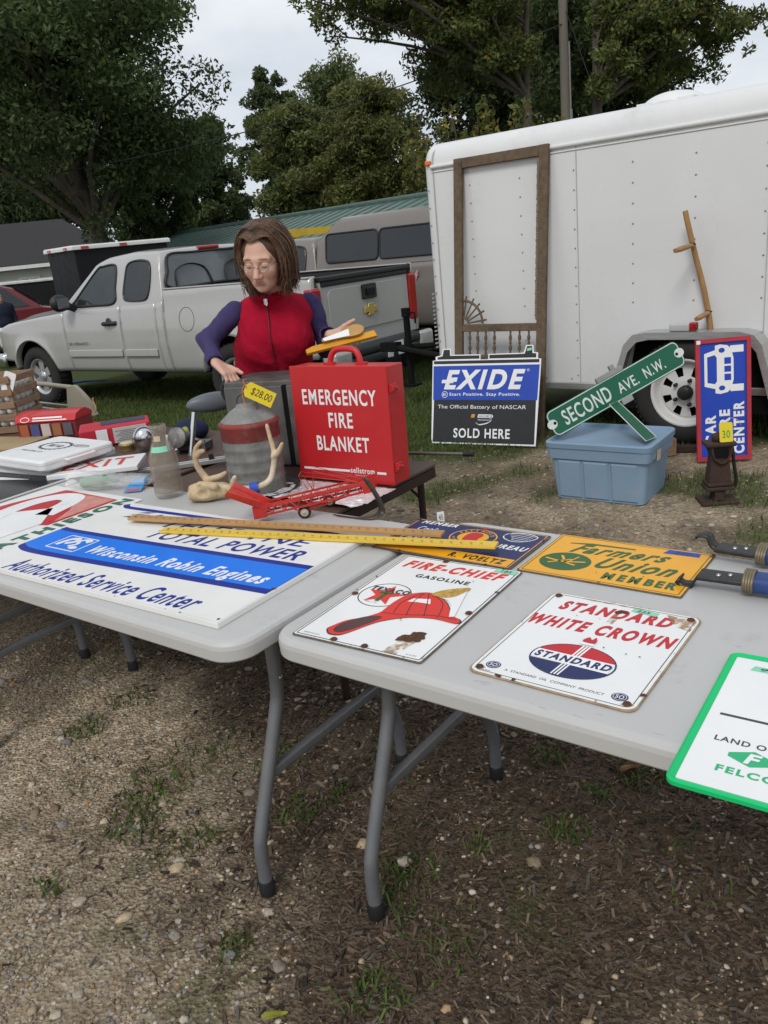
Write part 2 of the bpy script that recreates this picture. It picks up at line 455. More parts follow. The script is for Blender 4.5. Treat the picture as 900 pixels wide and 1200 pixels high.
gcol = np.stack([mulch_w(GX, GY).ravel(), grass_w(GX, GY).ravel(), soil_w(GX, GY).ravel()], 1)
npmesh('ground', np.stack([GX.ravel(), GY.ravel(), GZ.ravel()], 1), np.stack([I, I+1, I+nx+1, I+nx], 1), gm, col=gcol, smooth=True, kind='structure')
def gh(x, y):
    x = np.asarray(x, float); y = np.asarray(y, float)
    nr = np.exp(-np.maximum(0, y-5)/4)*(np.abs(x) < 8)
    return gz(x, y)+nr*(0.03*(fbm(x, y, 1.3, 41)-0.5)+0.022*(fbm(x, y, 9, 43, 3)-0.5))-0.004

# loose stones, chips and grass blades (uncountable)
def ico():
    t = (1+5**.5)/2
    v = np.array([(-1, t, 0), (1, t, 0), (-1, -t, 0), (1, -t, 0), (0, -1, t), (0, 1, t), (0, -1, -t), (0, 1, -t), (t, 0, -1), (t, 0, 1), (-t, 0, -1), (-t, 0, 1)], float)
    f = [(0, 11, 5), (0, 5, 1), (0, 1, 7), (0, 7, 10), (0, 10, 11), (1, 5, 9), (5, 11, 4), (11, 10, 2), (10, 7, 6), (7, 1, 8), (3, 9, 4), (3, 4, 2), (3, 2, 6), (3, 6, 8), (3, 8, 9), (4, 9, 5), (2, 4, 11), (6, 2, 10), (8, 6, 7), (9, 8, 1)]
    return v/np.linalg.norm(v[0]), np.array(f)
def ico2():
    v, f = ico(); v = [tuple(q) for q in v]; o = []; ca = {}
    def mid(a, b):
        k = (min(a, b), max(a, b))
        if k not in ca:
            m = np.array(v[a])+np.array(v[b]); m /= np.linalg.norm(m); v.append(tuple(m)); ca[k] = len(v)-1
        return ca[k]
    for a, b, c2 in f:
        x, y, z = mid(a, b), mid(b, c2), mid(c2, a); o += [(a, x, z), (b, y, x), (c2, z, y), (x, y, z)]
    return np.array(v), np.array(o)
STONE = np.array([(0.50, 0.39, 0.26), (0.44, 0.34, 0.22), (0.52, 0.44, 0.33), (0.30, 0.28, 0.26), (0.40, 0.27, 0.155), (0.54, 0.48, 0.39), (0.25, 0.185, 0.125), (0.42, 0.36, 0.29)])
def stones(name, n, r0, r1, keep, base, label_m, xr, yr, power=2.0):
    v0, f0 = base
    x = rng.uniform(*xr, n*4); y = yr[0]+(yr[1]-yr[0])*rng.random(n*4)**1.4
    k = rng.random(n*4) < keep(x, y); x, y = x[k][:n], y[k][:n]; n = len(x)
    r = r0+(r1-r0)*rng.random(n)**power
    sc = np.stack([r*rng.uniform(.8, 1.35, n), r*rng.uniform(.7, 1.1, n), r*rng.uniform(.30, .62, n)], 1)
    V = v0[None]*sc[:, None]*(1+rng.uniform(-.28, .28, (n, len(v0), 1)))
    a = rng.uniform(0, 2*PI, n); ca, sa = np.cos(a)[:, None], np.sin(a)[:, None]
    X = V[..., 0]*ca-V[..., 1]*sa+x[:, None]; Y = V[..., 0]*sa+V[..., 1]*ca+y[:, None]; Z = V[..., 2]+(gh(x, y)+sc[:, 2]*0.25)[:, None]
    V = np.stack([X, Y, Z], 2).reshape(-1, 3)
    Fq = (f0[None]+(np.arange(n)*len(v0))[:, None, None]).reshape(-1, 3)
    c = STONE[rng.integers(0, len(STONE), n)]*rng.uniform(.5, 1.08, (n, 1))*(1-.38*soil_w(x, y))[:, None]; c = np.repeat(c, len(v0), 0)
    npmesh(name, V, Fq, label_m, col=c, smooth=True, kind='stuff')
stone_m = mat('stone', (1, 1, 1), 0.85, var=0.25, scale=120, attr='Col', bump=0.2, bscale=300, spec=0.25)
stones('gravel', 34000, 0.002, 0.0080, lambda x, y: (1-0.86*mulch_w(x, y)-0.4*grass_w(x, y))*(.25+.75*sstep(.35, .6, fbm(x, y, 3.3, 95))), ico(), stone_m, (-1.9, 1.2), (0.75, 3.6), 2.2)
stones('loose_pebbles', 2600, 0.005, 0.019, lambda x, y: (1-0.86*mulch_w(x, y))*sstep(.30, .62, fbm(x, y, 2.6, 91))+.04, ico2(), stone_m, (-2.2, 2.4), (0.75, 5.8), 3.0)
stones('roadside_gravel', 7000, 0.004, 0.014, lambda x, y: 1-0.8*grass_w(x, y), ico(), stone_m, (-0.4, 3.2), (2.4, 6.0), 2.4)

def chips(n):
    x = rng.uniform(-1.2, 2.2, n*4); y = rng.uniform(0.8, 3.3, n*4); k = rng.random(n*4) < mulch_w(x, y)**1.5+0.02
    x, y = x[k][:n], y[k][:n]; n = len(x)
    l = 0.004+0.026*rng.random(n)**3.6; w = l*rng.uniform(.08, .30, n); h = w*rng.uniform(.25, .6, n)
    b = np.array([(i, j, q) for q in (-.5, .5) for j in (-.5, .5) for i in (-.5, .5)])
    V = b[None]*np.stack([l, w, h], 1)[:, None]; V = V*(1+rng.uniform(-.25, .25, V.shape))
    a = rng.uniform(0, 2*PI, n); t = rng.normal(0, .28, n); u = rng.normal(0, .4, n)
    X, Y, Z = V[..., 0], V[..., 1], V[..., 2]
    Y, Z = Y*np.cos(u)[:, None]-Z*np.sin(u)[:, None], Y*np.sin(u)[:, None]+Z*np.cos(u)[:, None]
    X, Z = X*np.cos(t)[:, None]-Z*np.sin(t)[:, None], X*np.sin(t)[:, None]+Z*np.cos(t)[:, None]
    X, Y = X*np.cos(a)[:, None]-Y*np.sin(a)[:, None], X*np.sin(a)[:, None]+Y*np.cos(a)[:, None]
    V = np.stack([X+x[:, None], Y+y[:, None], Z+(gh(x, y)+h*0.5+np.abs(np.sin(t))*l*.3)[:, None]], 2).reshape(-1, 3)
    f0 = np.array([(0, 2, 3, 1), (4, 5, 7, 6), (0, 1, 5, 4), (2, 6, 7, 3), (0, 4, 6, 2), (1, 3, 7, 5)])
    Fq = (f0[None]+(np.arange(n)*8)[:, None, None]).reshape(-1, 4)
    P = np.array([(0.12, 0.085, 0.058), (0.08, 0.057, 0.04), (0.18, 0.132, 0.092), (0.04, 0.030, 0.023), (0.11, 0.094, 0.078), (0.09, 0.058, 0.038)])
    c = np.repeat(P[rng.integers(0, len(P), n)]*rng.uniform(.6, 1.25, (n, 1)), 8, 0)
    npmesh('bark_mulch', V, Fq, mat('bark_chip', (1, 1, 1), 0.9, var=0.3, scale=150, attr='Col', spec=0.2), col=c, kind='stuff')
chips(75000)

def blades(name, x, y, h, wd, lean, cols, m, z=None):
    n = len(x); z = gh(x, y) if z is None else z; a = rng.uniform(0, 2*PI, n); la = rng.uniform(0, 2*PI, n); ln = h*lean*rng.random(n)
    dx, dy = np.cos(a)*wd, np.sin(a)*wd; lx, ly = np.cos(la)*ln, np.sin(la)*ln
    P = lambda px, py, pz: np.stack([px, py, pz], 1)
    V = np.stack([P(x-dx, y-dy, z-.003), P(x+dx, y+dy, z-.003), P(x+dx*.7+lx*.35, y+dy*.7+ly*.35, z+h*.6), P(x-dx*.7+lx*.35, y-dy*.7+ly*.35, z+h*.6), P(x+lx, y+ly, z+h*(1-lean*.3))], 1).reshape(-1, 3)
    o = (np.arange(n)*5)[:, None]
    F1 = np.concatenate([o+np.array([[0, 1, 2]]), o+np.array([[0, 2, 3]]), o+np.array([[3, 2, 4]])])
    npmesh(name, V, F1, m, col=np.repeat(cols, 5, 0), kind='stuff')
grass_m = mat('grass_blade', (1, 1, 1), 0.7, var=0.2, scale=3, attr='Col', spec=0.25, trans=0.25)
def gcols(n, dry=0.15):
    c = np.array([(0.080, 0.122, 0.030)])*rng.uniform(.55, 1.5, (n, 1))*np.array([[1, 1, 1]])
    d = rng.random(n) < dry; c[d] = np.array([(0.19, 0.16, 0.075)])*rng.uniform(.6, 1.2, (d.sum(), 1)); return c
def scatter(n, xr, yr, wf):
    x = rng.uniform(*xr, n); y = rng.uniform(*yr, n); k = rng.random(n) < wf(x, y); return x[k], y[k]
x, y = scatter(150000, (-6.5, 1.5), (5.6, 12.5), lambda x, y: np.clip(grass_w(x, y)-.1, 0, 1))
blades('grass', x, y, rng.uniform(.02, .085, len(x)), 0.0035, 0.9, gcols(len(x)), grass_m)
x, y = scatter(60000, (-0.5, 3.3), (3.0, 6.6), lambda x, y: np.clip(grass_w(x, y)-.15, 0, 1)*.6)
blades('roadside_grass', x, y, rng.uniform(.015, .06, len(x)), 0.003, 1.0, gcols(len(x), .25), grass_m)
wx, wy = [], []
for px, py, r, n in [(470, 1030, .10, 170), (160, 965, .09, 120), (185, 920, .12, 150), (640, 890, .06, 60), (665, 975, .06, 90), (437, 1165, .07, 110), (270, 1110, .05, 60), (60, 1040, .05, 40), (330, 890, .09, 90), (395, 930, .05, 60), (750, 910, .07, 60), (100, 850, .08, 80), (560, 990, .04, 40), (700, 930, .05, 40), (215, 990, .1, 90), (150, 820, .1, 60), (350, 950, .07, 80), (520, 1100, .12, 80), (800, 1010, .15, 60), (250, 880, .15, 90), (470, 900, .1, 50), (120, 770, .2, 90)]:
    p = on(px, py); a = rng.uniform(0, 2*PI, n); q = r*rng.random(n)**.7; wx += list(p.x+q*np.cos(a)); wy += list(p.y+q*np.sin(a))
wx, wy = np.array(wx), np.array(wy)
blades('ground_weeds', wx, wy, rng.uniform(.008, .045, len(wx)), 0.0032, 1.5, gcols(len(wx), .12), grass_m)

# ================================================================== TREES
leaf_m = mat('leaf', (1, 1, 1), 0.6, var=0.15, scale=0.6, attr='Col', spec=0.3, trans=0.38)
bark_m = mat('tree_bark', (0.10, 0.082, 0.065), 0.95, var=0.35, scale=9, bump=0.6, bscale=14, stretch=(1, 1, .25), spec=0.2)
def leaf_cloud(cl, n, size, base, yellow=0.0, shape=(1, 1, .8)):
    """cl: (centre, radius) leaf clumps"""
    cen = np.array([c[0] for c in cl]); rad = np.array([c[1] for c in cl]); w = rad**2.2; w = w/w.sum()
    i = rng.choice(len(cl), n, p=w); d = rng.normal(size=(n, 3)); d /= np.linalg.norm(d, axis=1)[:, None]
    rr = rad[i]*(0.35+0.75*rng.random(n)**.55)
    P = cen[i]+d*rr[:, None]*np.array(shape)
    a = rng.normal(size=(n, 3)); a /= np.linalg.norm(a, axis=1)[:, None]; b = np.cross(a, rng.normal(size=(n, 3))); b /= np.linalg.norm(b, axis=1)[:, None]
    s = size*rng.uniform(.6, 1.3, (n, 1)); c3 = np.cross(a, b)
    V = np.stack([P-a*s, P-b*s*.45+c3*s*.12, P+a*s, P+b*s*.45+c3*s*.12], 1).reshape(-1, 3)
    o = (np.arange(n)*4)[:, None]; Fq = o+np.array([[0, 1, 2, 3]])
    cc = np.array([base])*rng.uniform(.6, 1.45, (n, 1))*(rng.uniform(.75, 1.25, (len(cl), 1))[i])
    ym = rng.random(n) < yellow; cc[ym] = np.array([(0.20, 0.17, 0.03)])*rng.uniform(.6, 1.2, (ym.sum(), 1))
    return V, Fq, np.repeat(cc, 4, 0)
def tree(label, base, H, crown_r, crown_z0, nlimb, trunk_r, n, leaf=.1, colr=(0.045, 0.07, 0.022), lean=(0, 0), yellow=0.03, group=None, seed=1, clump=(.5, 1.1), fill=.8, name='tree', shift=0.0):
    r = np.random.default_rng(seed); x0, y0 = base; z0 = float(gz(x0, y0))-.1
    root = thing(name, label, 'tree', (x0, y0, z0), group=group)
    tb = MB(); top = Vector((lean[0]*H, lean[1]*H, H*.86))
    tp = spline([(0, 0, 0), (lean[0]*H*.3+r.normal()*.1, lean[1]*H*.3, H*.25), (lean[0]*H*.6+r.normal()*.25, lean[1]*H*.6+r.normal()*.2, H*.55), top], 6)
    k = len(tp); tb.tube(tp, [trunk_r*(1.25 if i == 0 else 1)*(1-.82*(i/(k-1))**.9) for i in range(k)], 10)
    tb.build('trunk', bark_m, root)
    cl = []; lb = MB()
    for i in range(nlimb):
        f = 0.25+0.72*(i+.5)/nlimb; s = tp[int(f*(k-1))]
        if s.z < crown_z0-1.5: s = tp[min(k-1, int((crown_z0/H)*(k-1)))]
        ang = i*2.4+r.uniform(-.4, .4); tz = crown_z0+(H-crown_z0)*(.12+.88*(i+r.uniform(0, 1))/nlimb)
        q = (tz-crown_z0)/(H-crown_z0); rad = crown_r*(math.sin(PI*min(1, .18+q*.8))**.6)*r.uniform(.65, 1.08)
        e = Vector((shift+s.x*.5+lean[0]*H*.4+math.cos(ang)*rad, s.y*.5+math.sin(ang)*rad, tz))
        m1 = s.lerp(e, .5)+Vector((r.normal()*.3, r.normal()*.3, .35*rad*.4))
        lp = spline([s, m1, e], 5); lr = trunk_r*.42*(1-f*.6)
        lb.tube(lp, [lr*(1-.8*j/(len(lp)-1)) for j in range(len(lp))], 6)
        for j in range(5):
            b0 = lp[r.integers(3, len(lp))]; dd = Vector((r.normal(), r.normal(), r.normal()*.7+.15)); dd.normalize()
            b1 = b0+dd*rad*r.uniform(.22, .5)
            lb.tube([b0, b0.lerp(b1, .5)+Vector((0, 0, .1)), b1], [lr*.32, lr*.2, lr*.07], 4, caps=False)
            cl.append((tuple(b1), crown_r*r.uniform(*clump)*.27))
            for q2 in range(2):
                b2 = b1+Vector((r.normal(), r.normal(), r.normal()*.6))*crown_r*.16*fill; cl.append((tuple(b2), crown_r*r.uniform(*clump)*.2))
        cl.append((tuple(e), crown_r*r.uniform(*clump)*.24))
    lb.build('limb', bark_m, root)
    V, Fq, cc = leaf_cloud(cl, n, leaf, colr, yellow)
    npmesh('crown', V, Fq, leaf_m, parent=root, col=cc)
    return root
G1 = 'trees behind the parking field'
def tb(px, py, Y): p = atY(px, py, Y); return (p.x, p.y)
def ptree(label, px, ytop, ybot, half, Y, nlimb, tr, n, leaf, col, trunk_px=None, **kw):
    """a tree surveyed from the picture: top, bottom of the crown and half width of the crown at distance Y"""
    top, bot, e = atY(px, ytop, Y), atY(px, ybot, Y), atY(px+half, (ytop+ybot)/2, Y); m = atY(px, (ytop+ybot)/2, Y)
    g = float(gz(0, Y))-.1; cr = abs(e.x-m.x)*.80; H = top.z-g-cr*.22; c0 = max(.6, bot.z-g+cr*.2)
    bx = m.x if trunk_px is None else atY(trunk_px, 290, Y).x
    return tree(label, (bx, Y), H, cr, c0, nlimb, tr, n, leaf, col, lean=(0, 0) if trunk_px and trunk_px > 500 else ((m.x-bx)/H, 0), shift=(m.x-bx) if trunk_px and trunk_px > 500 else 0, group=G1, **kw)
OK_ = (0.088, 0.125, 0.044)
ptree('big dark oak with a leaning trunk beside the white house, filling the upper left corner', 70, -190, 246, 222, 26, 36, .36, 125000, .085, OK_, trunk_px=106, seed=3, yellow=.01, clump=(.42, .95), name='oak_tree')
ptree('dark tree with a straight trunk just right of the big leaning oak', 170, 120, 280, 72, 33, 20, .26, 38000, .09, OK_, seed=5, yellow=.01, clump=(.45, 1.0))
ptree('bushy dark tree low behind the black roof of the white house', 15, 150, 300, 110, 52, 20, .25, 42000, .15, (0.05, 0.072, 0.026), seed=6, yellow=.02)
ptree('slim dark tree filling the gap above the left end of the green roof', 250, 128, 285, 50, 40, 20, .22, 30000, .10, (0.075, 0.10, 0.038), seed=8, yellow=.02)
ptree('thin tree with an open rounded top rising above the middle of the green roof', 322, 72, 230, 52, 56, 18, .22, 16000, .14, (0.085, 0.115, 0.045), seed=9, yellow=.02, clump=(.35, .8))
ptree('mid green tree above the middle of the green roof', 350, 112, 285, 72, 50, 24, .3, 52000, .125, (0.125, 0.15, 0.05), seed=12, yellow=.05)
ptree('olive brown tree above the right end of the green roof beside the trailer', 445, 80, 285, 85, 47, 26, .3, 56000, .12, (0.135, 0.15, 0.048), seed=13, yellow=.10)
ptree('tall mid green tree rising between the open topped tree and the olive one', 402, 62, 270, 80, 64, 24, .3, 36000, .16, (0.11, 0.14, 0.05), seed=31, yellow=.04)
ptree('yellowing tree whose branches hang into the top centre of the view', 450, -170, 72, 135, 25, 28, .24, 60000, .075, (0.115, 0.145, 0.042), trunk_px=634, seed=15, yellow=.12, clump=(.4, .85))
ptree('very dark spreading tree directly behind the utility pole', 585, -110, 185, 115, 36, 28, .38, 66000, .11, (0.045, 0.064, 0.025), trunk_px=600, seed=17, yellow=.01)
ptree('dark tree right of the utility pole with bare twigs among its leaves', 715, -90, 150, 125, 30, 30, .33, 66000, .09, (0.075, 0.105, 0.036), trunk_px=680, seed=19, yellow=.03)
ptree('light green tree with yellow patches reaching over the roof vent of the white trailer', 810, -150, 75, 100, 26, 24, .28, 44000, .08, (0.11, 0.14, 0.04), trunk_px=700, seed=23, yellow=.12, clump=(.42, .9))
# shrub with yellow tips showing above the trailer's front edge
sp0 = atY(560, 160, 11.5)
sh = thing('shrub', 'thin shrub with yellow tipped leaves poking up behind the front of the white trailer', 'shrub', (sp0.x, sp0.y, float(gz(sp0.x, sp0.y))))
stm = MB(); cl = []
for i in range(13):
    t = i/12; tx = (t-.5)*1.9; tz = 3.02+.22*math.sin(i*2.1)-.3*abs(t-.5)
    stm.tube(spline([(tx*.15, 0, 0), (tx*.5, .1, tz*.6), (tx, rng.uniform(-.2, .2), tz)], 4), [.02]*4+[.012]*4+[.006], 5)
    for j in range(4): cl.append(((tx*(1-.05*j)+rng.normal()*.04, rng.normal()*.1, tz-.16*j), .13))
stm.build('stem', bark_m, sh)
V, Fq, cc = leaf_cloud(cl, 1100, .05, (0.10, 0.12, 0.03), .42); npmesh('foliage', V, Fq, leaf_m, parent=sh, col=cc)

# ================================================================== BUILDINGS
green_roof = mat('green_metal_roof', lin(88, 112, 103), 0.45, 0.2, var=.10, scale=1.2, dirt=((0.09, 0.13, 0.12), .5, .8, .7))
siding = mat('white_siding', (0.62, 0.62, 0.58), 0.6, var=.06, scale=2)
shingle = mat('dark_shingle', (0.030, 0.029, 0.030), 0.9, var=.3, scale=14, bump=.4, bscale=20)
trimw = mat('white_trim', (0.72, 0.72, 0.70), 0.5, var=.05)
darkglass = mat('dark_window_glass', (0.02, 0.025, 0.028), 0.06, var=.1, spec=.8)
# long shed with a ribbed green metal roof
A = atY(520, 227, 22); B = atY(168, 281, 35); A.z = 2.42; B.z = 2.42
dv = (B-A); ln = Vector((dv.x, dv.y, 0)).length; ang = math.atan2(dv.y, dv.x)
shed = thing('pole_barn', 'long low shed with a ribbed green metal roof behind the pickups', 'building', (A.x, A.y, -1.46), ang)
ln += 4
mbx = MB(); mbx.box((ln/2-4, -5, 1.2), (ln, 9.4, 2.6)); mbx.build('wall', mat('shed_wall', (0.36, 0.38, 0.36), .6, var=.08, scale=1), shed)
# slope falls towards the camera (local +y points towards the camera side when ang > 90)
side = 1 if (Vector((-math.sin(ang), math.cos(ang)))).dot(Vector((-A.x, -A.y))) > 0 else -1
mbx = MB(); RZ0 = 3.9
mbx.add([(-4, 0, RZ0), (ln-4, 0, RZ0), (ln-4, side*5.6, RZ0-1.55), (-4, side*5.6, RZ0-1.55)], [(0, 1, 2, 3) if side < 0 else (3, 2, 1, 0)])
mbx.add([(-4, 0, RZ0), (ln-4, 0, RZ0), (ln-4, -side*5.6, RZ0-1.55), (-4, -side*5.6, RZ0-1.55)], [(3, 2, 1, 0) if side < 0 else (0, 1, 2, 3)])
for i in range(int(ln/0.45)):
    x_ = -4+i*.45+.1
    mbx.tube([(x_, 0, RZ0+.005), (x_, side*5.6, RZ0-1.545)], .022, 4, caps=False)
mbx.tube([(-4, 0, RZ0+.02), (ln-4, 0, RZ0+.02)], .09, 6)
mbx.build('roof', green_roof, shed)
# white clapboard house with a black roof
hp = atY(108, 303, 40)
hs = thing('house', 'small white clapboard house with a black shingle roof behind the red car', 'house', (hp.x, hp.y, -.75), R(8))
mbx = MB(); mbx.box((-7, 3.5, 1.35), (14, 7, 2.9))
for i in range(18): mbx.add([(-14.02, -.005, .12+i*.15), (0.02, -.005, .12+i*.15), (0.02, -.03, .12+i*.15), (-14.02, -.03, .12+i*.15), (-14.02, -.005, .27+i*.15), (.02, -.005, .27+i*.15)], [(3, 2, 5, 4), (0, 1, 2, 3)])
mbx.build('wall', siding, hs)
mbx = MB(); mbx.add([(-14.5, -.5, 2.75), (.5, -.5, 2.75), (-1.6, 3.5, 4.75), (-14.5, 3.5, 4.75), (.5, 7.5, 2.75), (-14.5, 7.5, 2.75)], [(0, 1, 2, 3), (1, 4, 2), (3, 2, 4, 5)])
rf = mbx.build('roof', shingle, hs, solid=.12)
MB().box((-7, -.46, 2.66), (14.6, .06, .18)).build('fascia', trimw, hs)
for wx_ in (-2.9, -.95, -6.4):
    w = MB().box((wx_, -.045, 1.65), (.95, .05, 1.15)).build('window', trimw, hs)
    MB().box((wx_, -.078, 1.65), (.75, .02, .95)).build('pane', darkglass, w)
    MB().box((wx_, -.095, 1.65), (.76, .014, .05)).box((wx_, -.096, 1.65), (.05, .012, .96)).build('sash', trimw, w)
# utility pole with wires
wood_pole = mat('weathered_pole', (0.19, 0.165, 0.135), .9, var=.25, scale=4, stretch=(1, 1, .1))
pp = atY(662, 100, 27)
up = thing('utility_pole', 'tall weathered wooden utility pole behind the white trailer', 'utility pole', (pp.x, pp.y, float(gz(pp.x, pp.y))))
MB().tube([(0, 0, 0), (0, 0, 11)], [.15, .12], 14).build('shaft', wood_pole, up)
MB().tube([(.14, -.1, 0), (.13, -.1, 6.8)], .03, 6).tube([(.14, -.1, 4.6), (.14, -.1, 5.0)], .05, 8).build('conduit', mat('grey_conduit', (.25, .25, .25), .5), up)
w0 = pp+Vector((0, 0, 0)); wire_m = mat('black_wire', (0.02, 0.02, 0.02), .6)
def wire(label, a, b, sag, r=.012):
    n = 24; pts = [a.lerp(b, i/n)-Vector((0, 0, sag*4*(i/n)*(1-i/n))) for i in range(n+1)]
    set_props(MB().tube(pts, r, 5).build('utility_wire', wire_m), label, 'wire')
a_ = atY(655, 60, 26.9); 
wire('long thin wire sagging from the pole across the trees to the left edge', atY(659, 28, 26.9), atY(-60, 222, 23), .55, .016)
wire('thin guy wire slanting down to the right from the utility pole', atY(663, 12, 26.9), atY(706, 135, 25.5), 0.0, .012)
# ================================================================== VEHICLES
paint_silver = mat('silver_paint', (0.42, 0.41, 0.395), 0.30, 0.12, var=.04, scale=1.5, coat=.7, dirt=((0.36, 0.33, 0.28), .58, .85, 1.2))
paint_taupe = mat('taupe_paint', (0.20, 0.178, 0.16), 0.35, 0.25, var=.03, scale=1.5, coat=.5)
paint_red = mat('dark_red_paint', (0.16, 0.02, 0.025), 0.35, 0.1, var=.05, coat=.5)
black_pl = mat('black_plastic', (0.016, 0.016, 0.017), 0.45, var=.2)
rubber = mat('tyre_rubber', (0.022, 0.021, 0.020), 0.85, var=.25, scale=12)
rim_m = mat('alloy_rim', (0.55, 0.55, 0.55), 0.3, .7, var=.08)
tint = mat('tinted_glass', (0.012, 0.014, 0.016), 0.05, var=.1, spec=.7)
tint2 = mat('clear_cab_glass', (0.022, 0.028, 0.028), 0.05, var=.35, scale=2.5, spec=.7)
red_lens = mat('red_lens', (0.35, 0.012, 0.015), 0.12, var=.1, coat=.6)
orange_lens = mat('orange_lens', (0.7, 0.16, 0.015), 0.15, var=.08)
chrome = mat('chrome', (0.72, 0.72, 0.72), 0.14, 1.0, var=.04)
gold = mat('gold_badge', (0.62, 0.43, 0.14), 0.3, .7, var=.06)
dark_in = mat('dark_underbody', (0.010, 0.010, 0.010), .9, var=.2, spec=.08)

def wheel(parent, M, r=.39, w=.26, spokes=6, rim=rim_m):
    t = MB(); ri = r*.62; hw = w/2
    t.lathe([(ri, -hw*.8), (ri+.02, -hw), (r-.05, -hw), (r-.012, -hw*.82), (r, -hw*.6), (r, hw*.6), (r-.012, hw*.82), (r-.05, hw), (ri+.02, hw), (ri, hw*.8)], 36, RY(90), caps=False)
    for i in range(36):
        a = 10*i; t.box((0, 0, r), (w*.72, .03, .014), RX(a)@T(0, 0, 0))
    wh = t.build('wheel', rubber, parent, M)
    b = MB(); b.lathe([(ri+.004, hw*.78), (ri-.02, hw*.8), (ri-.035, hw*.5), (ri-.04, -hw*.7)], 32, RY(90), caps=False)
    b.lathe([(.07, hw*.55), (.065, hw*.62), (.0, hw*.64)], 16, RY(90), caps=False)
    for i in range(spokes):
        b.prism([(-.045, .05), (.045, .05), (.06, ri-.015), (-.06, ri-.015)], hw*.38, hw*.52, RX(360/spokes*i)@Matrix(((0, 0, 1, 0), (1, 0, 0, 0), (0, 1, 0, 0), (0, 0, 0, 1))))
    b.build('rim', rim, wh)
    d = MB(); d.lathe([(ri-.03, 0), (.0, .001)], 24, RY(90)@T(0, 0, hw*.05)); d.build('brake_disc', dark_in, wh)
    return wh

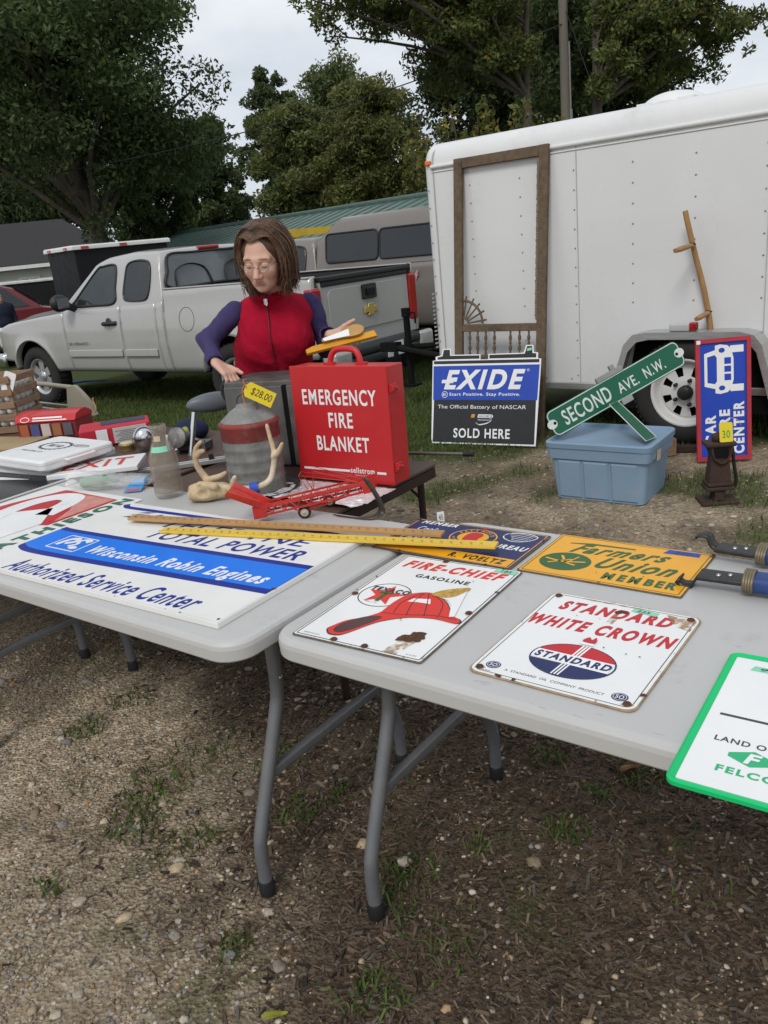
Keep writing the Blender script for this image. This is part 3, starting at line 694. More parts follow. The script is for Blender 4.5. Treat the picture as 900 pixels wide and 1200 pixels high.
def bodyX(z, y):
    # half width of the truck's body: rocker tuck, belly and tumblehome
    t = np.interp(z, [.42, .5, .62, .80, .98, 1.12, 1.22, 1.38], [.93, .965, .988, 1.003, 1.0, .985, .968, .955])
    if y < .55: t -= .16*(1-y/.55)**2
    if y > 5.5: t -= .03*((y-5.5)/.34)**2
    return t
def pickup(label, paint, loc, rotz, topper=False):
    tr = thing('pickup_truck', label, 'pickup truck', loc, rotz)
    ax = (.98, 4.63); AR = .475
    def zb(y):
        b = .47 if .5 < y < 5.15 else .60
        for a in ax:
            d = abs(y-a)
            if d < AR: b = max(b, .40+math.sqrt(AR*AR-d*d))
        return b
    def ztop(y): return float(np.interp(y, [.02, .12, .5, 1.2, 1.78, 1.80, 3.62, 3.64, 5.78], [.86, 1.0, 1.08, 1.145, 1.19, 1.215, 1.245, 1.375, 1.385]))
    def panel(name, y0, y1, m, parent, both=True):
        res = []
        for sgn in ((1, -1) if both else (1,)):
            ysx = list(np.linspace(y0, y1, max(6, int((y1-y0)/.045))))
            for a in ax:
                for e in (a-AR, a+AR, a-AR*.97, a+AR*.97):
                    if y0 < e < y1: ysx.append(e)
            ysx = sorted(ysx); rows = []
            for y in ysx:
                b, tp = zb(y), ztop(y); row = []
                for i in range(15):
                    z = b+(tp-b)*i/14; x = bodyX(z, y)
                    fl = min(math.hypot(y-a, z-.40)-AR for a in ax)
                    x += .028*math.exp(-max(0, fl)/.05)*(1 if fl < .4 else 0)
                    row.append((sgn*x, y, z))
                # inward returns
                row = [(sgn*(abs(row[0][0])-.09), y, row[0][2]+.004)]+row+[(sgn*(abs(row[-1][0])-.035), y, row[-1][2]+.016)]
                rows.append(row)
            # closed panel edges fold inward
            rows = [[(sgn*(abs(p[0])-.05), p[1], p[2]) for p in rows[0]]]+rows+[[(sgn*(abs(p[0])-.05), p[1], p[2]) for p in rows[-1]]]
            q = MB(); q.grid(rows, True, flip=(sgn < 0)); res.append(q.build(name, m, parent))
        return res
    panel('fender', .02, 1.745, paint, tr)
    doors = panel('door', 1.753, 2.86, paint, tr)
    rdoors = panel('rear_door', 2.868, 3.50, paint, tr)
    panel('cab_corner', 3.508, 3.625, paint, tr)
    panel('bed_side', 3.645, 5.80, paint, tr)
    # hood, cowl
    rows = []
    for y in np.linspace(.1, 1.86, 20):
        w = bodyX(ztop(y), y)-.03; zt = ztop(y)+.014
        rows.append([(w*s, y, zt+(.075*(1-abs(s)**2.6))*min(1, (y-.05)/.4)+(.02 if .35 < abs(s) < .7 else 0)) for s in np.linspace(1, -1, 21)])
    MB().grid(rows, True).build('hood', paint, tr)
    # dark inner mass keeps light out of the seams and arches
    u = MB(); u.box((0, 2.9, .78), (1.62, 5.2, .56)); u.box((0, 2.7, 1.05), (1.76, 1.75, .30)); u.box((0, 2.9, .48), (1.2, 5.4, .16))
    u.build('underbody', dark_in, tr)
    # cab greenhouse
    zt = lambda y: float(np.interp(y, [1.70, 1.85, 2.36, 2.55, 3.0, 3.40, 3.50, 3.62], [1.22, 1.33, 1.745, 1.80, 1.83, 1.815, 1.79, 1.25]))
    def gx(z): return float(np.interp(z, [1.2, 1.3, 1.7, 1.8, 1.85], [.955, .935, .80, .735, .64]))
    rows = []
    for y in list(np.linspace(1.70, 3.50, 26))+[3.54, 3.58, 3.62]:
        t_ = zt(y); h = t_-1.2
        L_ = [(gx(1.2+h*f*.93), y, 1.2+h*f*.93) for f in np.linspace(0, 1, 8)]
        xe = L_[-1][0]; L_ += [(xe*.955, y, 1.2+h*.985), (xe*.86, y, t_+.004*h)]
        L_ += [(xe*f, y, t_+.02*h*(1-f*f)+.004*h) for f in (.6, .3, 0)]
        rows.append(L_+[(-p[0], p[1], p[2]) for p in L_[-2::-1]])
    MB().grid(rows, True).build('cab', paint, tr)
    def sideglass(poly, off, name, m, parent):
        for sgn in (1, -1):
            q = MB(); pts = [(sgn*(gx(z)+off), y, z) for y, z in poly]
            n = len(pts); cy = sum(p[1] for p in pts)/n; cz = sum(p[2] for p in pts)/n
            ctr = (sgn*(gx(cz)+off), cy, cz)
            q.add(pts+[ctr], [(i, (i+1) % n, n) if sgn > 0 else ((i+1) % n, i, n) for i in range(n)], True)
            q.tube(pts, .011, 5, closed=True)
            yield q.build(name, m, parent(sgn) if callable(parent) else parent)
    fw = spl2([(1.98, 1.275), (2.05, 1.36), (2.40, 1.665), (2.52, 1.70), (2.70, 1.71), (2.765, 1.66), (2.77, 1.45), (2.765, 1.285), (2.4, 1.265)], 5)
    rw = spl2([(2.94, 1.35), (2.945, 1.55), (2.97, 1.68), (3.06, 1.725), (3.26, 1.72), (3.36, 1.67), (3.385, 1.5), (3.37, 1.35), (3.30, 1.295), (3.02, 1.30)], 5)
    dm = {1: doors[0], -1: doors[1]}; rm = {1: rdoors[0], -1: rdoors[1]}
    for o in sideglass(fw, .008, 'window', tint2, lambda s: dm[s]): pass
    for o in sideglass(rw, .010, 'window', tint, lambda s: rm[s]): pass
    for sgn in (1, -1):
        MB().tube(spline([(sgn*(gx(z)+.004), y, z) for y, z in fw], 1, True), .016, 5, closed=True).build('window_seal', black_pl, dm[sgn])
        MB().tube(spline([(sgn*(gx(z)+.004), y, z) for y, z in rw], 1, True), .016, 5, closed=True).build('window_seal', black_pl, rm[sgn])
    # windscreen and rear window follow the sloping ends of the cab
    q = MB(); q.add([(.80, 1.86, 1.35), (-.80, 1.86, 1.35), (-.66, 2.33, 1.735), (.66, 2.33, 1.735)], [(0, 1, 2, 3)]); q.build('windscreen', tint2, tr, solid=.006)
    ry = lambda z: float(np.interp(z, [1.25, 1.79], [3.632, 3.512]))
    rp_ = [(sx*.01*v[0], v[1]) for sx in (1,) for v in spl2([(78, 1.40), (75, 1.58), (66, 1.755), (30, 1.765), (-30, 1.765), (-66, 1.755), (-75, 1.58), (-78, 1.40), (0, 1.395)], 4)]
    q = MB(); q.add([(x, ry(z)+.012, z) for x, z in rp_], [tuple(range(len(rp_)))[::-1]]); rg = q.build('rear_window', mat('rear_cab_glass', (0.10, 0.11, 0.115), .05, var=.3, scale=3, spec=.9), tr)
    MB().tube([(x, ry(z)+.010, z) for x, z in rp_], .018, 5, closed=True).build('seal', black_pl, rg)
    for sx in (.40, -.40):   # seat backs with head restraints behind the glass
        MB().tube(spline([(sx+.28, ry(1.40)+.017, 1.40), (sx+.22, ry(1.6)+.017, 1.58), (sx, ry(1.66)+.017, 1.64), (sx-.22, ry(1.6)+.017, 1.58), (sx-.28, ry(1.40)+.017, 1.40)], 6), .024, 6, flat=.3).build('seat_outline', black_pl, rg)
    MB().box((0, 3.50, 1.805), (.34, .05, .045)).build('brake_light', red_lens, tr, bevel=.012)
    # mirrors, handles, mouldings, fuel flap
    for sgn in (1, -1):
        d = dm[sgn]
        q = MB(); V, Fq = sdf_mesh([elp((sgn*1.13, 1.97, 1.33), (.125, .075, .105), k=.02), cap((sgn*.93, 2.0, 1.24), (sgn*1.05, 1.99, 1.29), .045, k=.03)], .012)
        q.add([tuple(v) for v in V], [tuple(f) for f in Fq], True); mi = q.build('mirror', black_pl, d)
        MB().add([(sgn*1.215, 2.05, 1.27), (sgn*1.05, 2.05, 1.27), (sgn*1.05, 2.05, 1.39), (sgn*1.215, 2.05, 1.39)], [(0, 1, 2, 3)]).build('mirror_glass', chrome, mi)
        q = MB(); q.tube(spline([(sgn*.990, 2.58, 1.045), (sgn*1.03, 2.60, 1.05), (sgn*1.035, 2.70, 1.05), (sgn*.99, 2.80, 1.05)], 5), [.026]*16, 8); q.lathe([(.05, 0), (.05, .012), (0, .014)], 16, T(sgn*.985, 2.66, 1.065)@RY(90*sgn)); q.build('handle', black_pl, d)
        q = MB(); q.box((sgn*1.010, 2.31, .70), (.022, 1.05, .085)); q.build('moulding', paint, d, bevel=.008)
        q = MB(); q.box((sgn*1.010, 3.18, .70), (.022, .58, .085)); q.build('moulding', paint, rm[sgn], bevel=.008)
    q = MB(); q.tube([(bodyX(1.06+.13*math.sin(R(a)), 4.02)+.001, 4.02+.12*math.cos(R(a)), 1.06+.13*math.sin(R(a))) for a in range(0, 360, 15)], .003, 5, closed=True); q.build('fuel_flap', mat('dark_seam', (.06, .06, .06), .8), tr)
    if not topper:
        q = MB(); q.text('SILVERADO', (0, 0, .40, .036), bold=.0, shear=.25)
        q.build('lettering', chrome, dm[1], M=T(1.008, 1.80, .80)@Matrix(((0, 0, 1, 0), (1, 0, 0, 0), (0, 1, 0, 0), (0, 0, 0, 1))))
    # bed: floor, inner walls, rails
    q = MB(); q.box((0, 4.71, .86), (1.66, 2.08, .04)); q.box((.87, 4.71, 1.12), (.04, 2.1, .5)); q.box((-.87, 4.71, 1.12), (.04, 2.1, .5)); q.box((0, 3.67, 1.12), (1.78, .04, .50))
    q.build('bed', mat('bed_liner', (.03, .03, .03), .8), tr)
    q = MB()
    for s in (1, -1): q.box((s*.895, 4.71, 1.397), (.11, 2.14, .016))
    q.build('bed_rail', paint, tr, bevel=.005)
    # tailgate
    tg = MB(); tg.box((0, 5.775, .985), (1.60, .05, .72))
    tgo = tg.build('tailgate', paint, tr, bevel=.012)
    q = MB(); q.prism(rrect(-.70, .80, .70, 1.255, .07), 0, .014, T(0, 5.798, 0)@Matrix(((-1, 0, 0, 0), (0, 0, 1, 0), (0, 1, 0, 0), (0, 0, 0, 1)))); q.build('tailgate_panel', paint, tgo, bevel=.006)
    MBk = Matrix(((-1, 0, 0, 0), (0, 0, 1, 0), (0, 1, 0, 0), (0, 0, 0, 1)))    # (x,z) drawing onto the rear face seen from behind: x to the viewer's right
    q = MB(); q.box((0, 5.79, 1.365), (1.62, .085, .05)); q.box((0, 5.797, 1.315), (1.58, .03, .055)); q.build('spoiler', black_pl, tgo, bevel=.01)
    q = MB(); q.prism(rrect(-.125, 1.10, .125, 1.255, .02), 0, .032, T(0, 5.805, 0)@MBk); hd = q.build('handle', black_pl, tgo, bevel=.006)
    MB().prism(rrect(-.07, 1.135, .07, 1.215, .015), .033, .05, T(0, 5.805, 0)@MBk).build('latch', mat('glossy_black', (.012, .012, .012), .15), hd, bevel=.004)
    if not topper:
        bt = [(-.125, -.035), (-.04, -.035), (-.055, -.065), (.045, -.065), (.06, -.035), (.125, -.035), (.115, .03), (.05, .03), (.06, .06), (-.04, .06), (-.05, .03), (-.115, .03)]
        MB().prism([(x, y+.99) for x, y in bt], 0, .018, T(0, 5.815, 0)@MBk).build('emblem', gold, tgo, bevel=.006)
        MB().text('SILVERADO', (-.70, .655, -.20, .715), 0, bold=.02, shear=.2, M=T(0, 5.803, 0)@MBk).build('lettering', chrome, tgo)
    for s in (1, -1):
        q = MB(); q.box((s*.885, 5.76, 1.03), (.15, .12, .52)); q.build('tail_light', red_lens, tr, bevel=.025)
        q = MB(); q.box((s*.862, 5.77, .70), (.12, .06, .16)); q.build('corner_panel', paint, tr, bevel=.01)
    q = MB(); q.box((0, 5.90, .60), (1.86, .20, .11)); q.box((0, 5.94, .50), (1.5, .10, .12)); bp_ = q.build('bumper', black_pl, tr, bevel=.03)
    for s in (1, -1): MB().box((s*.80, 5.925, .56), (.28, .19, .19)).build('bumper_end', mat('bumper_grey', (.42, .41, .39), .35, .3), bp_, bevel=.035)
    q = MB(); q.box((-.16, 5.995, .54), (.32, .012, .16)); pl = q.build('licence_plate', mat('plate_white', (.62, .64, .66), .5), tr, bevel=.01)
    q = MB(); q.box((-.16, 6.003, .54), (.22, .003, .05)); q.build('plate_marking', mat('plate_ink', (.08, .10, .2), .6), pl)
    q = MB(); q.box((0, 5.98, .42), (.09, .30, .09)); q.lathe([(.028, 0), (.028, .05), (.0, .08)], 12, T(0, 6.10, .46)); q.build('hitch', dark_in, tr)
    # front
    q = MB(); q.box((0, .10, .88), (1.25, .10, .30)); q.build('grille', black_pl, tr, bevel=.03)
    for s in (1, -1): MB().box((s*.76, .14, .90), (.30, .16, .28)).build('headlight', mat('headlight_lens', (.6, .62, .62), .08, var=.1), tr, bevel=.04)
    MB().box((0, .03, .58), (1.86, .22, .22)).build('front_bumper', chrome, tr, bevel=.05)
    for s in (1, -1):
        for a in ax: wheel(tr, T(s*.86, a, .39)@RZ(0 if s > 0 else 180))
    if topper:
        rows = []
        for y in [3.62, 3.70, 3.82, 4.0, 4.4, 5.0, 5.6, 5.80]:
            t_ = float(np.interp(y, [3.62, 4.0, 5.80], [1.80, 2.04, 2.06])); L_ = []
            for f in np.linspace(0, 1, 6): L_.append((.94-.10*f, y, 1.36+(t_-1.36)*f*.88))
            L_ += [(.80, y, t_-.025), (.70, y, t_)]
            rows.append(L_+[(.0, y, t_+.02)]+[(-p[0], p[1], p[2]) for p in L_[::-1]])
        e0 = [(p[0]*.98, 3.62, p[2]) for p in rows[0]]
        q = MB(); q.grid(rows, True); n = len(rows[0]); q.add(rows[0], [tuple(range(n))]); q.add(rows[-1], [tuple(range(n))[::-1]])
        tp_ = q.build('topper', paint, tr)
        for s in (1, -1):
            for y0, y1 in ((3.80, 4.66), (4.69, 5.66)):
                q = MB(); xw = lambda z: .94-.10*(z-1.36)/.61+.008
                pl_ = rrect(y0, 1.47, y1, 1.84, .06, 3)
                q.add([(s*xw(z), y, z) for y, z in pl_], [tuple(range(len(pl_)))[::(1 if s > 0 else -1)]]); w_ = q.build('window', tint, tp_)
                MB().tube([(s*(xw(z)), y, z) for y, z in pl_], .013, 5, closed=True).build('frame', black_pl, w_)
        MB().add([(-.6, 5.812, 1.42), (.6, 5.812, 1.42), (.55, 5.812, 1.92), (-.55, 5.812, 1.92)], [(3, 2, 1, 0)]).build('rear_window', tint, tp_, solid=.004)
        # a slanted 4x4-style flash on the bedside
        q = MB(); q.text('4X4', (0, 0, .26, .11), bold=.03, shear=.3); q.build('lettering', mat('pale_red_decal', (.6, .3, .28), .5), tr, M=T(1.002, 5.05, 1.19)@Matrix(((0, 0, 1, 0), (1, 0, 0, 0), (0, 1, 0, 0), (0, 0, 0, 1))))
    return tr
TH = 143.85
_f = Vector((math.cos(R(TH)), math.sin(R(TH)), 0)); _rg = Vector((_f.y, -_f.x, 0))
TP = Vector((-4.618, 12.531, -0.2))
pickup('silver extended cab pickup with a gold badge on its tailgate', paint_silver, TP, R(TH+90))
TP2 = TP+_rg*2.75-_f*0.05; TP2.z = -.22
pickup('taupe pickup with a matching topper, parked behind the silver pickup', paint_taupe, TP2, R(TH+90), topper=True)

# yellow steel frame beyond the trucks
yq = mat('yellow_steel', (0.62, 0.40, 0.03), .5, var=.12)
ya, yb = atY(331, 274, 17.5), atY(402, 263, 18.6)
yv = yb-ya; yl = Vector((yv.x, yv.y, 0)).length
yr = thing('steel_rack', 'yellow steel rack standing between the taupe truck and the green roofed shed', 'rack', (ya.x, ya.y, float(gz(ya.x, ya.y))), math.atan2(yv.y, yv.x))
hz = ya.z-float(gz(ya.x, ya.y))
MB().box((yl/2, 0, hz), (yl, .14, .14)).box((yl/2, 1.6, hz), (yl, .14, .14)).build('beam', yq, yr)
for x_ in (0.05, yl-.05):
    MB().box((x_, 0, hz/2), (.12, .12, hz-.14)).build('leg', yq, yr); MB().box((x_, 1.6, hz/2), (.12, .12, hz-.14)).build('leg', yq, yr)
MB().box((yl/2, .8, hz-.45), (yl, 1.5, .4)).build('shelf', mat('dark_steel', (.05, .05, .045), .7), yr)

# far vehicles on the left
def suv(label, paint, loc, rotz):
    t = thing('parked_car', label, 'car', loc, rotz)
    prof = [(0.0, .35), (0, .72), (.08, .86), (.9, .98), (1.25, 1.05), (1.85, 1.55), (2.1, 1.62), (4.0, 1.64), (4.35, 1.55), (4.55, 1.05), (4.62, .9), (4.62, .4)]
    rows = []
    for s in np.linspace(-1, 1, 13):
        x = .90*math.copysign(abs(s)**.7, s); e = 1-abs(s)**4
        rows.append([(x*(1-.14*max(0, (z-1.0)/.64)), y, z-.05*(1-e)*(1 if z > .6 else 0)) for y, z in prof])
    q = MB(); q.grid(rows, True); n = len(prof); q.add(rows[0], [tuple(range(n))]); q.add(rows[-1], [tuple(range(n))[::-1]]); q.build('body', paint, t)
    for s in (1, -1):
        for pl_ in ([(1.55, 1.08), (2.02, 1.52), (2.45, 1.54), (2.45, 1.08)], [(2.52, 1.08), (2.52, 1.54), (3.25, 1.54), (3.25, 1.08)], [(3.32, 1.08), (3.32, 1.54), (4.0, 1.52), (4.25, 1.10)]):
            MB().add([(s*(.90*(1-.14*max(0, (z-1)/.64))+.012), y, z) for y, z in pl_], [(0, 1, 2, 3) if s < 0 else (3, 2, 1, 0)]).build('window', tint, t, solid=.004)
    MB().add([(-.7, 1.28, 1.10), (.7, 1.28, 1.10), (.62, 1.80, 1.52), (-.62, 1.80, 1.52)], [(0, 1, 2, 3)]).build('windscreen', tint, t, M=T(0, -.03, .02), solid=.004)
    for s in (1, -1):
        for a in (.85, 3.6): wheel(t, T(s*.80, a, .33)@RZ(0 if s > 0 else 180), r=.33, w=.2, spokes=5)
    return t
rc = atY(30, 372, 21.5)
suv('dark red car parked behind the man in the navy jacket', paint_red, (rc.x+1.4, rc.y+.8, float(gz(0, 21.5))), R(118))

def cargo_box(label, loc, rotz, L_, W_, H_, wall, top, lights):
    t = thing('cargo_trailer', label, 'trailer', loc, rotz)
    MB().box((L_/2, W_/2, .45+(H_-.45)/2), (L_, W_, H_-.45)).build('body', wall, t, bevel=.03)
    q = MB(); q.box((L_/2, -.02, H_+.0), (L_+.1, .06, .07)); q.box((L_/2, W_+.02, H_), (L_+.1, .06, .07)); q.box((-.02, W_/2, H_), (.06, W_-.02, .07)); q.box((L_+.02, W_/2, H_), (.06, W_-.02, .07)); q.build('roof_rail', top, t, bevel=.01)
    MB().box((L_/2, W_/2, H_+.04), (L_+.06, W_+.06, .02)).build('roof', top, t)
    for s in ((L_*.45, -.03, .33, 0), (L_*.45, W_+.03, .33, 180)): wheel(t, T(s[0], s[1], .33)@RZ(90 if s[3] == 180 else -90), r=.33, w=.2, spokes=5)
    if lights:
        for y in (W_*.2, W_*.8): MB().box((-.06, y, H_), (.02, .14, .05)).build('marker_light', red_lens, t)
        for x in (L_*.1, L_*.5): MB().box((x, -.06, H_), (.14, .02, .05)).build('marker_light', red_lens, t)
    MB().tube([(L_, W_*.2, .5), (L_+1.2, W_/2, .5), (L_, W_*.8, .5)], .05, 6).build('drawbar', dark_in, t)
    return t
c1 = atY(86, 291, 16.0)
cargo_box('black trailer with a white roof edge and red marker lights, behind the silver cab', (c1.x, c1.y, float(gz(0, 15))), R(40), 1.9, 1.35, c1.z-float(gz(0, 15)), mat('black_panel', (.012, .012, .013), .5, spec=.15), trimw, True)
c2 = atY(71, 326, 24.0)
cargo_box('long black trailer with a pale metal roof edge in front of the white house', (c2.x, c2.y+2.2, float(gz(0, 24))), R(178), 7.5, 2.2, c2.z-float(gz(0, 24)), mat('black_panel', (.012, .012, .013), .5, spec=.15), mat('pale_metal', (.6, .6, .58), .35, .4), False)

# ================================================================== WHITE CARGO TRAILER
white_skin = mat('white_trailer_skin', (0.67, 0.67, 0.662), 0.28, var=.05, scale=.9, coat=.2, dirt=((0.46, 0.45, 0.42), .56, .90, 1.3), bump=.16, bscale=1.7)
alu = mat('brushed_aluminium', (0.52, 0.52, 0.51), 0.38, .75, var=.08, stretch=(1, 1, 12))
wt = thing('enclosed_trailer', 'large white enclosed cargo trailer with rows of rivets', 'trailer', (0.54, 6.677, 0), R(-40.2))
TL_, TW_, ZB, ZT, ZR = 4.5, 1.95, .36, 1.965, 2.125
q = MB()   # side, curved roof edge, roof: one skin lofted along the length, front corner rounded
def ring_at(x, ins):
    P = [(x, ins, ZB)]+[(x, ins, ZB+(ZT-ZB)*f) for f in (.33, .66, 1)]
    for a in np.linspace(0, 90, 8)[1:]: P.append((x, ins+.15*(1-math.cos(R(a))), ZT+(ZR-ZT-ins*.3)*math.sin(R(a))))
    P.append((x, TW_/2, ZR+.03-ins*.3)); m = [(p[0], TW_-p[1], p[2]) for p in P[-2::-1]]
    return P+m
rows = []
for a in np.linspace(0, 90, 7): rows.append(ring_at(.10*(1-math.sin(R(a))), .10*(1-math.cos(R(a)))))
rows = rows[::-1]
for r_ in [.6, 1.2, 1.8, 2.4, 3.0, 3.6, TL_]: rows.append(ring_at(r_, 0))
rows2 = rows
q.grid(rows2, True, flip=True); n_ = len(rows2[0]); q.add(rows2[0], [tuple(range(n_))]); q.add(rows2[-1], [tuple(range(n_))[::-1]])
q.build('body', white_skin, wt)
MB().tube([(.10, -.004, ZT-.01), (TL_, -.004, ZT-.01)], .017, 8).tube([(.10, -.001, ZT-.045), (TL_, -.001, ZT-.045)], .006, 6).build('trim', white_skin, wt)
MB().box((TL_/2+.05, -.012, ZB-.015), (TL_-.1, .03, .05)).build('bottom_rail', alu, wt, bevel=.006)
seam_m = mat('seam_grey', (.42, .42, .42), .5)
q = MB(); q.box((.115, -.0045, (ZB+ZT)/2), (.008, .005, ZT-ZB-.02)); q.build('corner_seam', seam_m, wt)
for x_ in (1.27, 2.49, 3.71): MB().box((x_, -.0025, (ZB+ZT)/2), (.005, .004, ZT-ZB-.02)).build('panel_seam', seam_m, wt)
MB().tube(spline([(.115, -.004, ZT), (.115, .02, ZT+.09), (.115, .15, ZR)], 5), .006, 5).build('corner_trim', seam_m, wt)
q = MB()
for x_ in [.06, .43, .84, 1.25, 1.66, 2.06, 2.47, 2.87, 3.28, 3.69, 4.1]:
    for z_ in np.arange(ZB+.06, ZT-.06, .125):
        if 1.6 < x_ < 2.55 and z_ < .85: continue
        q.lathe([(.0062, 0), (.005, .0025), (0, .0032)], 6, T(x_, -.001 if x_ > .1 else .001, z_)@RX(90), caps=False)
for x_ in np.arange(.2, TL_, .2): q.lathe([(.0062, 0), (.005, .0025), (0, .0032)], 6, T(x_, -.001, ZB+.035)@RX(90), caps=False)
q.build('rivets', mat('rivet_steel', (.22, .22, .22), .4, .3), wt)
q = MB()
for i in range(14): q.box((.022, .03, .62+i*.032), (.012, .06, .012))
q.build('louvre', alu, wt)
q = MB(); q.box((.075, .0, 1.985), (.05, .03, .035)); q.build('marker_light', orange_lens, wt, bevel=.008)
# roof vent
V, Fq = sdf_mesh([elp((1.70, .62, ZR+.01), (.22, .22, .10)), elp((1.70, .62, ZR-.1), (.5, .5, .13), op='-', k=.01)], .02)
MB().add([tuple(v) for v in V], [tuple(f) for f in Fq], True).box((1.70, .62, ZR+.02), (.38, .38, .05)).build('roof_vent', mat('white_plastic', (.7, .7, .69), .5, var=.04), wt)
# fender, wheel, dark wheel well
fo = [(1.56, .34), (1.66, .66), (1.72, .725), (1.80, .74), (2.40, .74), (2.48, .72), (2.53, .66), (2.64, .27)]
q = MB(); k_ = len(fo)
vs = [(x, y, z) for y in (-.17, .02) for x, z in fo]
q.add(vs, [(i, i+1, k_+i+1, k_+i) for i in range(k_-1)])
q.build('fender', alu, wt, solid=.006)
q = MB(); q.add([(x, -.168, z) for x, z in fo]+[(x+(-.03 if x > 2 else .03), -.168, z-.045) for x, z in fo], [(i, i+1, k_+i+1, k_+i) for i in range(k_-1)]); q.build('fender_lip', alu, wt, solid=.004)
MB().prism([(1.59, .2), (1.68, .64), (1.78, .72), (2.4, .72), (2.5, .64), (2.6, .2)], 0, .006, T(0, -.004, 0)@Matrix(((1, 0, 0, 0), (0, 0, -1, 0), (0, 1, 0, 0), (0, 0, 0, 1)))).build('wheel_well', dark_in, wt)
def spoke_wheel(parent, M, r=.345, w=.205):
    hw = w/2; ri = r*.63
    t = MB(); t.lathe([(ri, -hw*.8), (ri+.02, -hw), (r-.05, -hw), (r-.012, -hw*.8), (r, -hw*.55), (r, hw*.55), (r-.012, hw*.8), (r-.05, hw), (ri+.02, hw), (ri, hw*.8)], 40, RY(90), caps=False)
    for i in range(60): t.box((0, 0, r), (w*.7, .02, .010), RX(6*i))
    wh = t.build('wheel', rubber, parent, M)
    b = MB(); b.lathe([(ri+.008, hw*.86), (ri-.004, hw*.92), (ri-.016, hw*.7), (ri-.03, hw*.35), (ri-.04, hw*.30)], 40, RY(90), caps=False)
    ro, rn, n8 = ri-.038, .075, 8; m8 = 96
    # dished disc with eight openings
    vs = []; fs = []
    rad = [ro, ro-.016, .106, rn, .0]
    for j, rr in enumerate(rad):
        for i in range(m8):
            a = 2*PI*i/m8; vs.append((hw*(.30+.22*j/3 if j < 4 else .55), rr*math.cos(a), rr*math.sin(a)))
    for j in range(4):
        for i in range(m8):
            if j == 1 and (i % 12) in (3, 4, 5, 6, 7): continue
            fs.append((j*m8+i, j*m8+(i+1) % m8, (j+1)*m8+(i+1) % m8, (j+1)*m8+i))
    b.add(vs, fs, False); b.build('rim', mat('white_steel_wheel', (.62, .62, .60), .4, var=.06, dirt=((.30, .15, .07), .66, .8, 9)), wh)
    h = MB(); h.lathe([(.048, hw*.5), (.046, hw*.95), (.03, hw*1.02), (0, hw*1.03)], 18, RY(90))
    for i in range(5):
        a = 2*PI*i/5; h.lathe([(.013, 0), (.013, .028), (0, .03)], 6, T(hw*.5, .082*math.cos(a), .082*math.sin(a))@RY(90))
    h.build('hub', black_pl, wh)
    d = MB(); d.lathe([(ri-.03, 0), (0, .001)], 24, RY(90)); d.build('brake_drum', dark_in, wh)
spoke_wheel(wt, T(2.06, -.050, .345)@RZ(-90))
spoke_wheel(wt, T(2.06, TW_+.0, .345)@RZ(90))
q = MB(); q.box((2.02, -.12, .765), (.13, .05, .05)); q.build('fender_light', mat('clear_lens', (.45, .45, .45), .1), wt, bevel=.01)
MB().box((2.105, -.12, .77), (.05, .045, .055)).build('marker_light', red_lens, wt, bevel=.01)
q = MB(); q.tube([(0, .35, .46), (-1.15, TW_/2, .46)], .03, 6).tube([(0, TW_-.35, .46), (-1.15, TW_/2, .46)], .03, 6).box((-1.22, TW_/2, .47), (.2, .09, .09)); q.build('tongue', dark_in, wt)
q = MB(); q.lathe([(.032, .12), (.032, .78)], 12, T(-1.0, TW_/2, 0)).lathe([(.045, .76), (.045, .84)], 12, T(-1.0, TW_/2, 0)).box((-1.0, TW_/2, .10), (.14, .14, .02)).tube([(-1.0, TW_/2, .80), (-.86, TW_/2-.05, .80), (-.86, TW_/2-.05, .70)], .01, 6); q.build('jack', dark_in, wt)
# ================================================================== TABLES
def soften(m, lo, hi, sc, top):
    t = m.node_tree; b = t.nodes['Principled BSDF']; n = t.nodes.new('ShaderNodeTexNoise'); n.inputs['Scale'].default_value = sc; n.inputs['Detail'].default_value = 6
    co = t.nodes.new('ShaderNodeTexCoord'); t.links.new(co.outputs['Object'], n.inputs['Vector'])
    r = t.nodes.new('ShaderNodeMapRange'); r.inputs['From Min'].default_value = lo; r.inputs['From Max'].default_value = hi; r.inputs['To Max'].default_value = top
    t.links.new(n.outputs['Fac'], r.inputs[0]); t.links.new(r.outputs[0], b.inputs['Alpha'])
plastic_top = mat('grey_blow_moulded_plastic', (0.47, 0.465, 0.45), 0.42, var=.03, scale=3, bump=.05, bscale=900, dirt=((0.33, 0.32, 0.30), .56, .80, 6))
leg_grey = mat('grey_leg_paint', (0.17, 0.174, 0.182), 0.42, .3, var=.1, scale=15)
black_cap = mat('black_rubber_cap', (0.012, 0.012, 0.012), .6)
steel = mat('plain_steel', (0.45, 0.45, 0.45), .3, .9, var=.1)
